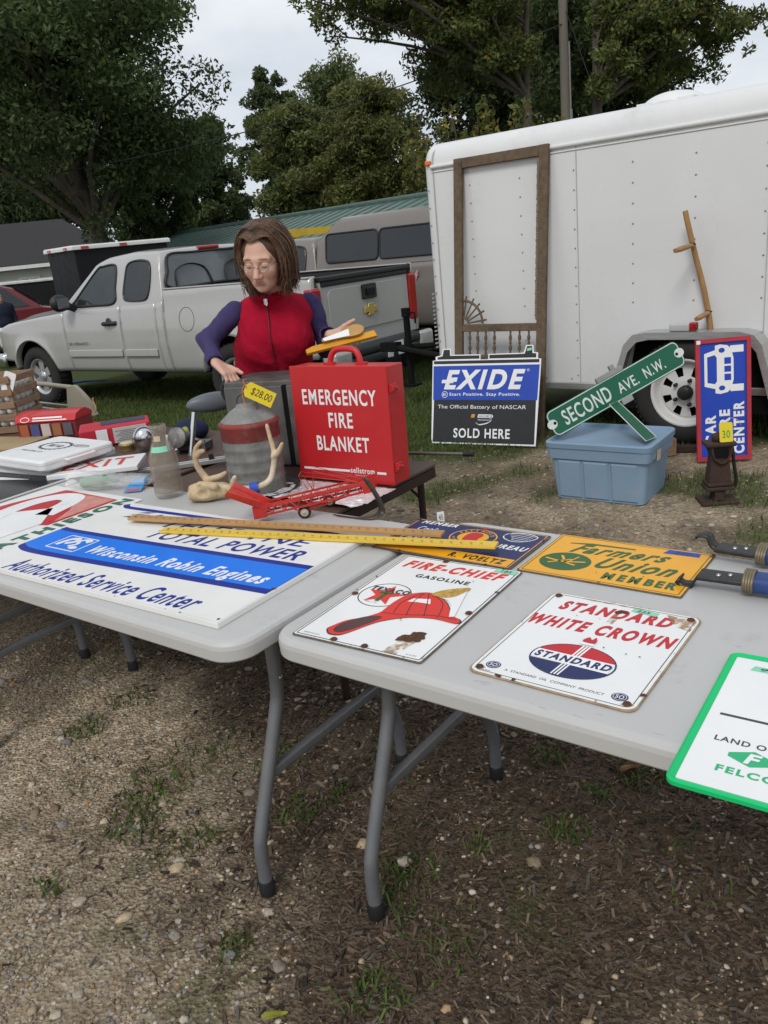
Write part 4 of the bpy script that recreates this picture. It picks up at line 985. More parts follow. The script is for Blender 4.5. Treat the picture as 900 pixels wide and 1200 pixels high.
def folding_table(label, a0, b0, L_, zt=.74, W_=.76):
    t = thing('folding_table', label, 'table', ab(a0, b0), UA, 'grey folding tables')
    prof = [(.030, zt-.012, 1), (.030, zt, 0), (.014, zt-.0005, 0), (.006, zt-.003, 0), (.0015, zt-.009, 0), (0, zt-.018, 0), (0.001, zt-.042, 0), (.004, zt-.046, 0), (.012, zt-.047, 0), (.014, zt-.030, 0)]
    rows = []
    for ins, z, _ in prof[1:]: rows.append([(x, y, z) for x, y in rrect(ins, ins, L_-ins, W_-ins, .068-ins*.6, 8)])
    q = MB(); n = len(rows[0])
    for i in range(len(rows)-1):
        q.add(rows[i]+rows[i+1], [(j, n+j, n+(j+1) % n, (j+1) % n) for j in range(n)], True)
    q.add(rows[0], [tuple(range(n))])
    q.add([(x, y, zt-.030) for x, y, _ in rows[-1]], [tuple(range(n))[::-1]])
    q.build('tabletop', plastic_top, t)
    for xe, sg in ((.13, 1), (L_-.13, -1)):
        for yb, s2 in ((W_/2-.29, -1), (W_/2+.29, 1)):
            yt = W_/2+s2*.155
            lg = MB().tube(spline([(xe, yt, zt-.03), (xe, yt, .60), (xe, yt+s2*.002, .50), (xe, yt+s2*.022, .43), (xe, yb-s2*.022, .20), (xe, yb-s2*.002, .13), (xe, yb, .03)], 6), .0165, 14).build('leg', leg_grey, t)
            MB().lathe([(.0195, 0), (.0195, .036), (.0172, .04)], 16, T(xe, yb, 0)).build('foot_cap', black_cap, lg)
            MB().lathe([(.006, 0), (.004, .003), (0, .0035)], 8, T(xe-sg*.0165, yt, .53)@RY(-90*sg)).build('bolt', steel, lg)
        MB().box((xe, W_/2, .30), (.022, .44, .028)).build('crossbar', leg_grey, t, bevel=.006)
        MB().tube([(xe, W_/2-.155, .585), (xe, W_/2+.155, .585)], .011, 8).build('upper_bar', leg_grey, t)
        MB().tube([(xe, W_/2, .585), (xe+sg*.32, W_/2, zt-.035)], .012, 8).box((xe+sg*.32, W_/2, zt-.038), (.05, .3, .02)).build('brace', black_pl, t)
        MB().tube([(xe, W_/2-.33, zt-.036), (xe, W_/2+.33, zt-.036)], .014, 8).build('hinge_bar', leg_grey, t)
    return t
folding_table('grey folding table carrying the blue and white engine sign', -2.70, .960, 1.537)
folding_table('grey folding table with the red hat sign, reaching out of view on the right', -1.148, 1.037, 1.83, .7375)
folding_table('grey folding table at the left edge, under the black sign', -4.545, .935, 1.83, .7385)

scuff_m = mat('scuff_mark', (.20, .195, .18), .7, var=.3, scale=60); soften(scuff_m, .45, .62, 55, .5)
sc_t = [o for o in bpy.data.objects if o.name.startswith('folding_table') and 'red hat' in o.get('label', '')][0]
q = MB(); sr_ = np.random.default_rng(12)
for k in range(26):
    x_ = sr_.uniform(.25, 1.2); y_ = .016+.02*sr_.random()**2 if k < 16 else sr_.uniform(.03, .72); l_ = sr_.uniform(.01, .07); a_ = sr_.normal()*.12
    P_ = [(x_+l_*t, y_+a_*l_*t) for t in (0, .25, .5, .75, 1)]; n_ = len(P_); w_ = [.0001, .0005, .0007, .0004, .0001]
    q.add([(p[0], p[1]-w, .7380) for p, w in zip(P_, w_)]+[(p[0], p[1]+w, .7380) for p, w in zip(P_, w_)], [(i, i+1, n_+i+1, n_+i) for i in range(n_-1)])
q.build('scuff_marks', scuff_m, sc_t)
brown_top = mat('brown_hardboard', (0.075, 0.040, 0.028), .5, var=.18, scale=5, dirt=((0.13, 0.10, 0.08), .55, .8, 6))
brown_leg = mat('brown_steel', (0.035, 0.020, 0.017), .5, .2, var=.15)
def brown_table(label, a0, b0, L_, W_, zt, lp):
    t = thing('card_table', label, 'table', ab(a0, b0), UA, 'brown tables behind the grey ones')
    MB().prism(rrect(0, 0, L_, W_, .03, 4), zt-.016, zt).build('tabletop', brown_top, t, bevel=.005)
    for s in ((L_/2, .012, L_-.06, .024), (L_/2, W_-.012, L_-.06, .024)): MB().box((s[0], s[1], zt-.034), (s[2], s[3], .035)).build('apron', brown_leg, t)
    for x_ in (.012, L_-.012): MB().box((x_, W_/2, zt-.034), (.024, W_-.05, .035)).build('apron', brown_leg, t)
    for x_, y_ in lp:
        lg = MB().tube([(x_, y_, .0), (x_, y_, zt-.02)], .0135, 10).build('leg', brown_leg, t)
        sx = 1 if x_ < L_/2 else -1
        MB().tube(spline([(x_, y_+.016, zt-.20), (x_+sx*.03, y_+.016, zt-.13), (x_+sx*.16, y_+.016, zt-.05)], 4), .006, 5).build('stay', brown_leg, lg)
    return t
brown_table('brown card table holding the red fire blanket box', -2.50, 1.80, .89, .63, .69, [(.06, .04), (.83, .04), (.06, .59), (.83, .59)])
brown_table('long brown table behind the white cases, with the egg crate and red toolbox', -4.45, 1.79, 1.94, .79, .70, [(.10, .10), (1.84, .10), (.10, .69), (1.84, .69)])

# ================================================================== SIGNS LYING ON THE TABLES
FX = lambda W_, H_: None
enamel_w = mat('white_enamel', (0.77, 0.77, 0.75), 0.17, var=.03, scale=5, spec=.35, dirt=((.55, .47, .36), .66, .86, 16))
white_sheet = mat('white_painted_sheet', (0.74, 0.73, 0.70), 0.38, var=.04, scale=6, dirt=((.42, .38, .32), .66, .9, 7))
red_p = mat('red_enamel', (0.50, 0.014, 0.022), .3, var=.06, spec=.28)
red_b = mat('bright_red_enamel', (0.66, 0.030, 0.018), .3, var=.05, spec=.28)
navy_p = mat('navy_enamel', (0.012, 0.02, 0.10), .3, var=.12, spec=.28)
blue_p = mat('royal_blue_print', (0.008, 0.024, 0.24), .4, var=.06, spec=.2)
azure_p = mat('azure_print', (0.003, 0.17, 0.74), .35, var=.04, spec=.25)
black_p = mat('black_print', (0.014, 0.014, 0.015), .3, var=.1)
white_p = mat('white_print', (0.80, 0.80, 0.79), .3, var=.03)
rust_m = mat('rust', (0.085, 0.035, 0.016), .85, var=.45, scale=90, bump=.3, bscale=200)
rust_l = mat('rust_bleed', (0.42, 0.25, 0.11), .5, var=.25, scale=40)
soften(rust_l, .38, .68, 75, .95)
gold_p = mat('gold_yellow_enamel', (0.78, 0.37, 0.012), .22, var=.05, spec=.28)
green_p = mat('dark_green_enamel', (0.022, 0.10, 0.02), .3, var=.08, spec=.28)
steel_edge = mat('chipped_edge', (0.14, 0.11, 0.085), .6, .3, var=.4, scale=60)
tape_g = mat('green_price_tape', (0.24, 0.62, 0.42), .6, var=.06)
tape_b = mat('blue_price_tape', (0.03, 0.075, 0.40), .6, var=.06)

def sign_at(name, label, a, b, rot, z, cat='sign', group=None):
    p = ab(a, b, z); return thing(name, label, cat, p, UA+R(rot), group)
def corner_M(ca, cb, W_, H_, rot, z):
    """matrix whose origin is the lower left corner of a W x H sheet centred at (ca,cb)"""
    p = ab(ca, cb, z); return Matrix.Translation(p)@Matrix.Rotation(UA+R(rot), 4, 'Z')@T(-W_/2, -H_/2, 0)
def flat_sign(label, ca, cb, W_, H_, rot, z, th, face, edge=None, r=.004, holes=(), rim=None, group='advertising signs lying on the tables'):
    t = thing('metal_sign', label, 'sign', M=corner_M(ca, cb, W_, H_, rot, z), group=group)
    q = MB(); q.prism(rrect(0, 0, W_, H_, r, 4), 0, th); q.build('panel', edge or face, t, bevel=min(.0012, th*.3))
    q = MB(); q.sheet(rrect(.003, .003, W_-.003, H_-.003, r, 4), th+.0005); q.build('face', face, t)
    if holes:
        q = MB(); g = MB()
        for x, y in holes:
            g.sheet([(x+.009*(1+.3*math.sin(k*2.3+x*50))*math.cos(2*PI*k/14), y+.009*(1+.3*math.sin(k*1.7+y*40))*math.sin(2*PI*k/14)) for k in range(14)], th+.0016)
            q.lathe([(.0075, 0), (.006, .002), (.0025, .0022), (0, .0008)], 12, T(x, y, th+.0018))
        g.build('rust_stain', rust_l, t); q.build('grommet', rust_m, t)
    return t
ZT1, ZT2 = .7405, .738
D = .00035
def stroke(pts, w):
    """polygon of a painted stroke of width w along pts"""
    P = [Vector((x, y)) for x, y in pts]; Lq = []; Rq = []
    for i, p in enumerate(P):
        d = (P[min(i+1, len(P)-1)]-P[max(i-1, 0)]).normalized(); nn = Vector((-d.y, d.x)); ww = w[i] if isinstance(w, list) else w
        Lq.append(p+nn*ww/2); Rq.append(p-nn*ww/2)
    return Lq, Rq
def add_stroke(q, pts, w, z):
    Lq, Rq = stroke(pts, w); n = len(pts)
    q.add([(p.x, p.y, z) for p in Rq]+[(p.x, p.y, z) for p in Lq], [(i, i+1, n+i+1, n+i) for i in range(n-1)])
def border(q, x0, y0, x1, y1, w, z, r=.004): q.ring(rrect(x0, y0, x1, y1, r, 4), rrect(x0+w, y0+w, x1-w, y1-w, max(.0005, r-w), 4), z)

# --- engine dealer sign
W_, H_, th = .945, .54, .014
s = flat_sign('large white sign with a blue band reading Wisconsin Robin Engines', -1.735, 1.268, W_, H_, 1.6, ZT1, th, white_sheet, r=.003)
z = th+.0005
lo = spl2([(0.003, .140), (.02, .124), (.09, .110), (.30, .118), (.62, .137), (W_-.003, .155)], 6, False); hi = spl2([(.003, .296), (.04, .292), (.12, .293), (.35, .300), (.62, .312), (W_-.003, .328)], 6, False)
q = MB(); q.sheet(lo+hi[::-1], z+D); q.text('TOTAL POWER', (.33, .325, .87, .388), z+D, bold=.03, shear=.25, bend=lambda x, y: (x, y+.03*(x-.5)))
q.text('TELEDYNE', (.30, .408, .84, .465), z+D, bold=.012, shear=.25, bend=lambda x, y: (x, y+.03*(x-.5)))
q.text('Authorized Service Center', (.125, .012, .835, .085), z+D, bold=.025, shear=.28, bend=lambda x, y: (x, y+.02*(x-.5)))
add_stroke(q, spl2([(.01, .520), (.03, .502), (.08, .498), (.4, .508), (.86, .526)], 6, False), .020, z+D)
for k in range(3): q.sheet([(.10+.012*k, .425+.022*k), (.165, .432+.022*k), (.185, .446+.022*k), (.125+.012*k, .440+.022*k)], z+D)
q.sheet([(.19, .43), (.235, .43), (.225, .485), (.19, .46)], z+D)
q.build('lettering', blue_p, s)
q = MB(); q.sheet([(x, y+.024) for x, y in lo]+[(x, y-.022) for x, y in hi][::-1], z+2*D); q.build('band', azure_p, s)
q = MB(); q.text('Wisconsin Robin Engines', (.262, .160, .893, .232), z+3*D, bold=.045, shear=.3, bend=lambda x, y: (x, y+.036*(x-.5)))
border(q, .095, .158, .225, .252, .005, z+3*D, .006)
add_stroke(q, spl2([(.115, .182), (.125, .225), (.150, .236), (.155, .215), (.135, .198)], 5, False), .016, z+3*D); add_stroke(q, spl2([(.165, .185), (.180, .205), (.168, .225), (.185, .240), (.208, .228)], 5, False), [.012]*16+[.02]*5, z+3*D); q.sheet(ell(.192, .182, .016, .01), z+3*D)
q.build('band_lettering', white_p, s)
q = MB()
for x, y in ((.012, .012), (W_-.012, .016), (W_-.014, H_-.014)): q.sheet(ell(x, y, .004, .004, 10), z+D)
q.build('nail_holes', black_p, s)

# --- fertiliser sign (white, red and green)
W_, H_, th = .60, .50, .003
p = ab(-2.232, .985, ZT1+.0005); s = thing('metal_sign', 'white sign with red shapes and green MATHIESON lettering', 'sign', M=Matrix.Translation(p)@Matrix.Rotation(UA+PI/2, 4, 'Z'), group='advertising signs lying on the tables')
MB().prism(rrect(0, 0, W_, H_, .004), 0, th).build('panel', white_sheet, s, bevel=.001); z = th+D
q = MB(); q.sheet([(.30, .085), (.565, .085), (.575, .40), (.40, .46), (.22, .49), (.05, .49), (.05, .42), (.2, .42)], z); q.sheet([(.02, .10), (.10, .10), (.12, .19), (.02, .2)], z); q.build('red_panel', red_p, s)
q = MB(); q.sheet([(.33, .10), (.56, .10), (.56, .30), (.43, .16)], z+D); q.build('faded_panel', mat('faded_red', (.55, .22, .18), .5, var=.2, scale=30), s)
q = MB(); add_stroke(q, spl2([(.10, .26), (.28, .36), (.42, .385), (.51, .345), (.52, .275), (.47, .235), (.36, .2)], 6, False), .075, z+2*D); q.sheet([(.06, .13), (.30, .12), (.42, .24), (.34, .34), (.10, .25)], z+2*D); q.build('white_shape', white_p, s)
q = MB(); q.text('MATHIESON', (.02, .022, .585, .075), z+2*D, bold=.07); q.sheet([(.10, .29), (.26, .325), (.28, .345), (.24, .345)], z+3*D); q.build('lettering', mat('sign_green', (.01, .13, .075), .35, var=.08), s)
# --- black sign at the left edge
W_, H_, th = .62, .60, .003
s = flat_sign('black sign with a thin white border, lying partly out of view at the left', -3.07, 1.365, W_, H_, 2.0, ZT1+.0005, th, black_p, white_sheet, r=.02); z = th+.0005+D
q = MB(); border(q, .004, .004, W_-.004, H_-.004, .007, z, .02); add_stroke(q, [(.0, .40), (.30, .50), (.45, .53)], [.05, .035, .004], z); q.sheet(ell(.42, .12, .075, .075), z); q.build('white_marks', white_p, s)
q = MB(); q.ring(ell(.42, .12, .064, .064), ell(.42, .12, .05, .05), z+D); q.build('red_ring', red_p, s)
MB().sheet([(.53, .565), (.605, .565), (.605, .585), (.53, .585)], z+D).build('blue_sticker', tape_b, s)

# --- red hat sign
W_, H_, th = .308, .452, .0025
s = flat_sign('white porcelain sign with a red fire helmet reading Fire-Chief Gasoline', -.952, 1.297, W_, H_, 2.6, ZT2+.0006, th, enamel_w, steel_edge, r=.006, holes=[(W_/2+.02, .012), (.012, .21), (W_-.014, .215), (W_/2-.04, H_-.010), (.10, .012)]); z = th+.0005+D
q = MB(); border(q, .007, .007, W_-.007, H_-.007, .0022, z); q.text('GASOLINE', (.088, .338, .226, .357), z, bold=.05)
q.ring(ell(.078, .229, .060, .060), ell(.078, .229, .0575, .0575), z); q.text('TEXACO', (.030, .243, .128, .263), z+3*D, bold=.05)
q.text('REG. T. M.', (.055, .186, .085, .190), z); q.text('MADE IN U.S.A.', (.02, .016, .06, .020), z); q.text('3-4-57', (.265, .016, .288, .020), z)
HP = [(.0597, .0483), (.070, .034), (.083, .0288), (.1054, .0385), (.1315, .0941), (.1505, .1218), (.1893, .152), (.2411, .1651), (.2884, .1620), (.2960, .1710), (.2900, .1817), (.2683, .1915), (.2463, .219), (.2208, .2471), (.18, .2699), (.153, .2667), (.1281, .2454), (.1200, .2071), (.1195, .1695), (.1197, .151), (.102, .1192), (.0751, .0925), (.0635, .0649)]
hat = spl2(HP, 4)
q.sheet([(x+(x-.18)*.022+.0005, y+(y-.16)*.022) for x, y in hat], z+2*D)
q.build('black_lettering', black_p, s)
q = MB(); q.text('FIRE-CHIEF', (.026, .382, .288, .424), z, bold=.07, shear=.3)
star = [((.078+.050*(1 if k % 2 == 0 else .40)*math.sin(R(36*k)), .228+.050*(1 if k % 2 == 0 else .40)*math.cos(R(36*k)))) for k in range(10)]
q.sheet(star, z+D); q.build('red_lettering', red_b, s)
q = MB(); q.sheet(hat, z+3*D); q.build('helmet', red_b, s)
q = MB(); q.sheet([(.062, .232), (.094, .236), (.094, .245), (.062, .241)], z+2*D); q.sheet([(.073, .195), (.083, .195), (.083, .236), (.073, .236)], z+2*D); q.build('green_letter', green_p, s)
q = MB()
for pts in ([(.1468, .1582), (.137, .21), (.1545, .2641)], [(.1781, .1593), (.160, .215), (.1590, .2650)], [(.2154, .1676), (.190, .225), (.170, .2660)], [(.2434, .1796), (.222, .235), (.178, .2670)], [(.122, .150), (.165, .156), (.235, .178), (.285, .178)]): add_stroke(q, spl2([(a_, b_) for a_, b_ in pts], 6, False), .0020, z+4*D)
q.sheet(spl2([(.0756, .0423), (.098, .0443), (.1239, .0917), (.1362, .1308), (.1098, .1262), (.0837, .0962), (.0721, .0686)], 5), z+4*D); q.build('helmet_shading', mat('helmet_dark_red', (.06, .012, .012), .25), s)
q = MB(); q.sheet([(.1836, .2633), (.1932, .2896), (.240, .3172), (.2753, .1880), (.2655, .1830), (.2435, .2332), (.225, .252)], z+5*D); q.sheet([(.1459, .2156), (.1502, .2333), (.1871, .244), (.1991, .2223), (.1683, .2203)], z+4*D); q.build('shield', white_p, s)
q = MB(); q.sheet(spl2([(.1764, .2700), (.1984, .2998), (.2415, .3250), (.2357, .2851), (.2196, .2624), (.1908, .2591)], 4), z+6*D); q.build('gilt_top', mat('gilt', (.45, .27, .04), .35, var=.4, scale=120), s)
def blotch(cx, cy, r, seed, n=36, sx=1.0):
    q_ = np.random.default_rng(seed); ph = q_.uniform(0, 6.28, 4)
    return [(cx+sx*r*(1+.22*math.sin(2*t+ph[0])+.16*math.sin(3*t+ph[1])+.10*math.sin(7*t+ph[2])+.05*math.sin(13*t+ph[3]))*math.cos(t), cy+r*(1+.22*math.sin(2*t+ph[0])+.16*math.sin(3*t+ph[1])+.10*math.sin(7*t+ph[2])+.05*math.sin(13*t+ph[3]))*math.sin(t)) for t in [2*PI*k/n for k in range(n)]]
MB().sheet([(.215, .010), (.248, .008), (.258, .065), (.228, .075)], z+D).build('rust_run', rust_l, s)
MB().sheet(blotch(.243, .080, .021, 4, sx=1.2), z+2*D).sheet(blotch(.225, .070, .011, 9), z+2.5*D).build('rust_patch', rust_m, s)
MB().sheet([(.245, .428), (.30, .424), (.302, .442), (.25, .444)], z+2*D).build('price_tape', tape_g, s); MB().text('185', (.262, .429, .288, .440), z+3*D, bold=.01, shear=.2).build('price', black_p, s)

# --- white crown sign
W_, H_, th = .306, .365, .0025
s = flat_sign('white porcelain sign reading Standard White Crown with rusty edges', -.548, 1.277, W_, H_, -.4, ZT2+.0006, th, enamel_w, mat('tan_chipped_edge', (.36, .25, .14), .5, var=.5, scale=25), r=.018, holes=[(.018, .018), (W_-.018, .018), (W_-.018, H_-.018), (.018, H_-.018)]); z = th+.0005+D
q = MB(); border(q, .009, .009, W_-.009, H_-.009, .0015, z, .014); q.text('A  STANDARD  OIL  COMPANY  PRODUCT', (.062, .026, .245, .033), z); q.text('SB 8634', (.024, .012, .042, .015), z); q.build('fine_lettering', black_p, s)
q = MB(); q.text('STANDARD', (.040, .294, .264, .337), z, bold=.075, shear=.22, bend=lambda x, y: (x, y+.03*(x-.15))); q.text('WHITE CROWN', (.010, .216, .292, .262), z, bold=.07, shear=.22, bend=lambda x, y: (x, y+.03*(x-.15)))
ocx, ocy, orx, ory = .154, .108, .079, .060
q.sheet([(x, y) for x, y in ell(ocx, ocy, orx-.003, ory-.003, 40, 17, 163)], z+2*D)
q.sheet(spl2([(ocx-.008, .180), (ocx-.013, .187), (ocx-.006, .201), (ocx+.002, .193), (ocx+.006, .204), (ocx+.012, .190), (ocx+.008, .180)], 4), z+5*D)
q.build('red_lettering', red_p, s)
q = MB(); q.sheet(ell(ocx, ocy, orx, ory), z+D); q.sheet([(x, y) for x, y in ell(ocx, ocy, orx-.003, ory-.003, 40, 197, 343)], z+2.6*D)
for k in (-1, 1): q.sheet(ell(.036 if k < 0 else .270, .036 if k < 0 else .034, .014, .0125, 24), z)
q.build('blue_marks', navy_p, s)
q = MB(); q.sheet(ell(ocx, ocy, orx-.003, ory-.003), z+1.6*D)
for k in (-1, 1):
    cx_, cy_ = (.036, .036) if k < 0 else (.270, .034); q.ring(ell(cx_, cy_, .0115, .0103, 24), ell(cx_, cy_, .0105, .0093, 24), z+D); q.text('SO', (cx_-.007, cy_-.0055, cx_+.007, cy_+.0055), z+D, bold=.02)
for dx in (-.010, -.004, .002): q.sheet([(ocx+dx-.006, ocy-ory*.93), (ocx+dx-.003, ocy-ory*.95), (ocx+dx+.010, ocy+ory*1.0), (ocx+dx+.006, ocy+ory*1.0)], z+3.4*D)
q.sheet([(ocx-.015, .171), (ocx+.015, .171), (ocx+.010, .180), (ocx-.010, .180)], z+4*D); q.build('white_marks', white_p, s)
MB().sheet([(ocx-orx+.007, ocy-.015), (ocx+orx-.007, ocy-.018), (ocx+orx-.006, ocy+.017), (ocx-orx+.007, ocy+.017)], z+4*D).build('band', white_p, s)
q = MB(); q.text('STANDARD', (ocx-.070, ocy-.011, ocx+.072, ocy+.012), z+5*D, bold=.06, shear=.15); q.build('band_lettering', navy_p, s)
MB().sheet(blotch(.160, .326, .008, 3, sx=1.4), z+D).build('rust_patch', rust_m, s)
MB().sheet([(.150, .27), (.163, .27), (.166, .312), (.150, .312)], z+.5*D).sheet([(.27, .31), (.30, .30), (.300, .345), (.24, .352)], z+.5*D).sheet([(.07, .352), (.2, .352), (.2, .358), (.07, .358)], z+.5*D).build('rust_bleed', rust_l, s)
MB().sheet([(.175, .338), (.225, .334), (.228, .350), (.178, .353)], z+D).build('price_tape', tape_g, s); MB().text('225', (.185, .339, .212, .349), z+2*D, bold=.01, shear=.2).build('price', black_p, s)

# --- farm bureau sign
W_, H_, th = .392, .230, .002
s = flat_sign('dark blue and gold farm bureau member sign under the yardsticks', -1.038, 1.637, W_, H_, 0.4, ZT1+.0006, th, navy_p, steel_edge, r=.003); z = th+.0005+D
q = MB(); border(q, .006, .006, W_-.006, H_-.006, .0025, z); q.sheet([(.010, .010), (W_-.012, .010), (W_-.012, .055), (.010, .055)], z); q.sheet(ell(.212, .152, .064, .056), z); q.build('gold_marks', gold_p, s)
q = MB(); q.ring(ell(.212, .152, .060, .052), ell(.212, .152, .042, .036), z+D); q.build('ring', navy_p, s)
q = MB()
for i, ch in enumerate('ILLINOIS'):
    a_ = R(150-17*i); q.text(ch, (-.005, -.005, .005 if ch != 'I' else -.001, .005), 0, bold=.02, M=T(.212+.051*math.cos(a_), .152+.044*math.sin(a_), z+2*D)@Matrix.Rotation(a_-PI/2, 4, 'Z'))
for i, ch in enumerate('AGRICULTURE'):
    a_ = R(200+14*i); q.text(ch, (-.004, -.004, .004 if ch != 'I' else -.001, .004), 0, bold=.02, M=T(.212+.051*math.cos(a_), .152+.044*math.sin(a_), z+2*D)@Matrix.Rotation(a_+PI/2, 4, 'Z'))
q.build('ring_lettering', gold_p, s)
q = MB(); q.sheet(spl2([(.195, .125), (.212, .118), (.232, .126), (.230, .148), (.233, .168), (.222, .181), (.197, .179), (.189, .155)], 4), z+2*D); q.sheet([(.202, .206), (.222, .206), (.212, .228)], z); q.build('red_map', red_p, s)
q = MB(); q.text('MEMBER', (.025, .198, .135, .219), z, bold=.05, shear=.2); q.text('FARM', (.03, .085, .11, .112), z, bold=.02, shear=.2); q.text('Cook', (.04, .150, .10, .178), z, bold=.01, shear=.3); q.text('BUREAU', (.272, .108, .378, .135), z, bold=.05, shear=.2)
for k in range(5): add_stroke(q, spl2([(.287+.006*k, .208-.008*k), (.315, .214-.011*k), (.360-.003*k, .206-.009*k)], 6, False), .0022, z)
add_stroke(q, spl2([(.281, .194), (.295, .214), (.335, .220), (.367, .204), (.353, .173), (.320, .160), (.290, .173)], 5, True), .003, z); q.build('white_lettering', white_p, s)
MB().text('R. VOELTZ', (.215, .018, .365, .046), z+D, bold=.06, shear=.15).build('name_lettering', black_p, s)

# --- yellow farmers union sign
W_, H_, th = .370, .247, .002
s = flat_sign('yellow sign with green script reading Farmers Union Member', -.643, 1.658, W_, H_, -.3, ZT2+.0006, th, gold_p, steel_edge, r=.003); z = th+.0005+D
green_d = green_p
q = MB(); border(q, .008, .008, W_-.008, H_-.008, .002, z)
q.text('Farmers', (.062, .150, .290, .205), z, bold=.045, shear=.55, bend=lambda x, y: (x, y+.06*(x-.18))); q.text('Union', (.150, .078, .325, .142), z, bold=.045, shear=.5, bend=lambda x, y: (x, y+.06*(x-.18))); add_stroke(q, [(.045, .196), (.095, .206), (.20, .210)], [.004, .010, .006], z)
q.text('MEMBER', (.188, .026, .348, .062), z, bold=.075); q.sheet(ell(.080, .086, .060, .052), z); q.build('green_lettering', green_d, s)
q = MB(); add_stroke(q, spl2([(.030, .091), (.075, .083), (.125, .096)], 5, False), .006, z+D); add_stroke(q, spl2([(.060, .116), (.085, .081), (.110, .071)], 5, False), .006, z+D); add_stroke(q, [(.045, .066), (.09, .101)], .005, z+D); add_stroke(q, [(.10, .121), (.09, .089)], .004, z+D); q.build('plough', gold_p, s)
MB().sheet([(.262, .213), (.342, .216), (.340, .238), (.270, .236)], z+D).build('price_tape', tape_b, s); MB().text('240', (.285, .218, .322, .232), z+2*D, bold=.0, shear=.2).build('price', black_p, s)

# --- green framed cooperative sign, overhanging the front edge
W_, H_, th = .61, .395, .009
s = thing('framed_sign', 'white cooperative sign in a bright green frame hanging over the table edge', 'sign', M=corner_M(-.005, 1.158, W_, H_, 1.5, ZT2+.0004), group='advertising signs lying on the tables')
grn = mat('bright_green_frame', (0.006, 0.50, 0.155), .35, var=.05, spec=.28); grn2 = mat('bright_green_print', (0.02, 0.42, 0.17), .35, var=.05)
q = MB(); o = rrect(0, 0, W_, H_, .016, 5); i_ = rrect(.012, .012, W_-.012, H_-.012, .004, 5); m_ = rrect(.004, .004, W_-.004, H_-.004, .014, 5)
n = len(o)
for A_, za, B_, zb_ in ((o, 0, o, th*.7), (o, th*.7, m_, th), (m_, th, i_, th*.55)):
    q.add([(x, y, za) for x, y in A_]+[(x, y, zb_) for x, y in B_], [(j, (j+1) % n, n+(j+1) % n, n+j) for j in range(n)], True)
q.sheet(o, 0.0005); q.build('frame', grn, s)
MB().sheet(i_, th*.5).build('panel', white_p, s); z = th*.5+D
q = MB(); add_stroke(q, [(.028, .196), (.57, .196)], .006, z); q.text("LAND O'LAKES", (.036, .124, .165, .138), z, bold=.03); q.build('dark_lettering', mat('charcoal_print', (.05, .05, .055), .4), s)
q = MB(); q.text('FELCO', (.054, .052, .132, .068), z, bold=.05); q.sheet([(.062, .093), (.094, .078), (.126, .093), (.126, .102), (.094, .117), (.062, .102)], z); q.build('green_lettering', grn2, s)
q = MB(); q.text('F', (.084, .084, .106, .110), z+D, bold=.05, shear=.2); q.build('letter', white_p, s)
MB().sheet([(.04, .345), (.10, .345), (.10, .36), (.045, .362)], z).build('price_tape', tape_g, s); MB().text('90', (.055, .348, .08, .358), z+D, shear=.2).build('price', black_p, s)
MB().sheet(ell(.17, .03, .004, .004, 10), z).build('nail_hole', black_p, s)

# chips along the edges of the enamel and tin signs
for sg_ in [o for o in bpy.data.objects if o.get('category') == 'sign' and o.get('group') == 'advertising signs lying on the tables' and not o.name.startswith('framed')]:
    fc = [c_ for c_ in sg_.children if c_.name.startswith('face')]
    if not fc: continue
    bb = np.array([v.co[:] for v in fc[0].data.vertices]); x1_, y1_, zf = bb[:, 0].max(), bb[:, 1].max(), bb[:, 2].max()
    q = MB(); cr_ = np.random.default_rng(len(sg_.name)+int(x1_*1000))
    for k in range(15):
        e = cr_.integers(0, 4); t = cr_.random(); r_c = .0008+.0042*cr_.random()**3.5
        cx_, cy_ = ((t*x1_, .004), (t*x1_, y1_-.002), (.004, t*y1_), (x1_-.002, t*y1_))[e]
        q.sheet(blotch(cx_, cy_, r_c, int(cr_.integers(1e6)), 14, sx=1.2), zf+.0017)
    for k in range(9): q.sheet(blotch(cr_.uniform(.03, x1_-.03), cr_.uniform(.03, y1_-.03), .0006+.0013*cr_.random()**2, int(cr_.integers(1e6)), 10), zf+.0021)
    q.build('edge_chips', rust_m, sg_)
# --- yardsticks
wood_y = mat('oiled_wood', (0.42, 0.235, 0.085), .5, var=.2, scale=4, stretch=(1, 9, 9)); yel_w = mat('yellow_ruler', (0.70, 0.47, 0.05), .45, var=.06)
def stick(label, A_, B_, w, th, m, tick):
    a3, b3 = Vector(A_), Vector(B_); d = b3-a3; Ln = d.length
    x = d.normalized(); y = Vector((0, 0, 1)).cross(x).normalized(); zz = x.cross(y)
    M = Matrix((( x.x, y.x, zz.x, a3.x), (x.y, y.y, zz.y, a3.y), (x.z, y.z, zz.z, a3.z), (0, 0, 0, 1)))
    t = thing('yardstick', label, 'yardstick', M=M, group='yardsticks across the blue sign')
    MB().box((Ln/2, 0, th/2), (Ln, w, th)).build('strip', m, t, bevel=.0012)
    q = MB(); n = int(Ln/.0254)
    for i in range(1, n*4):
        q.sheet([(i*.00635-.0004, -w/2), (i*.00635+.0004, -w/2), (i*.00635+.0004, -w/2+(.010 if i % 4 == 0 else .005)), (i*.00635-.0004, -w/2+(.010 if i % 4 == 0 else .005))], th+.0006)
    for i in range(1, n): q.text(str(i), (i*.0254-.008, -w/2+.012, i*.0254-.002, -w/2+.020), th+.0006)
    q.build('markings', tick, t)
ink = mat('ruler_ink', (.05, .03, .02), .6)
stick('brown wooden yardstick lying on top of the yellow one', ab(-2.035, 1.392, .7648), ab(-1.07, 1.610, .7648), .034, .008, wood_y, ink)
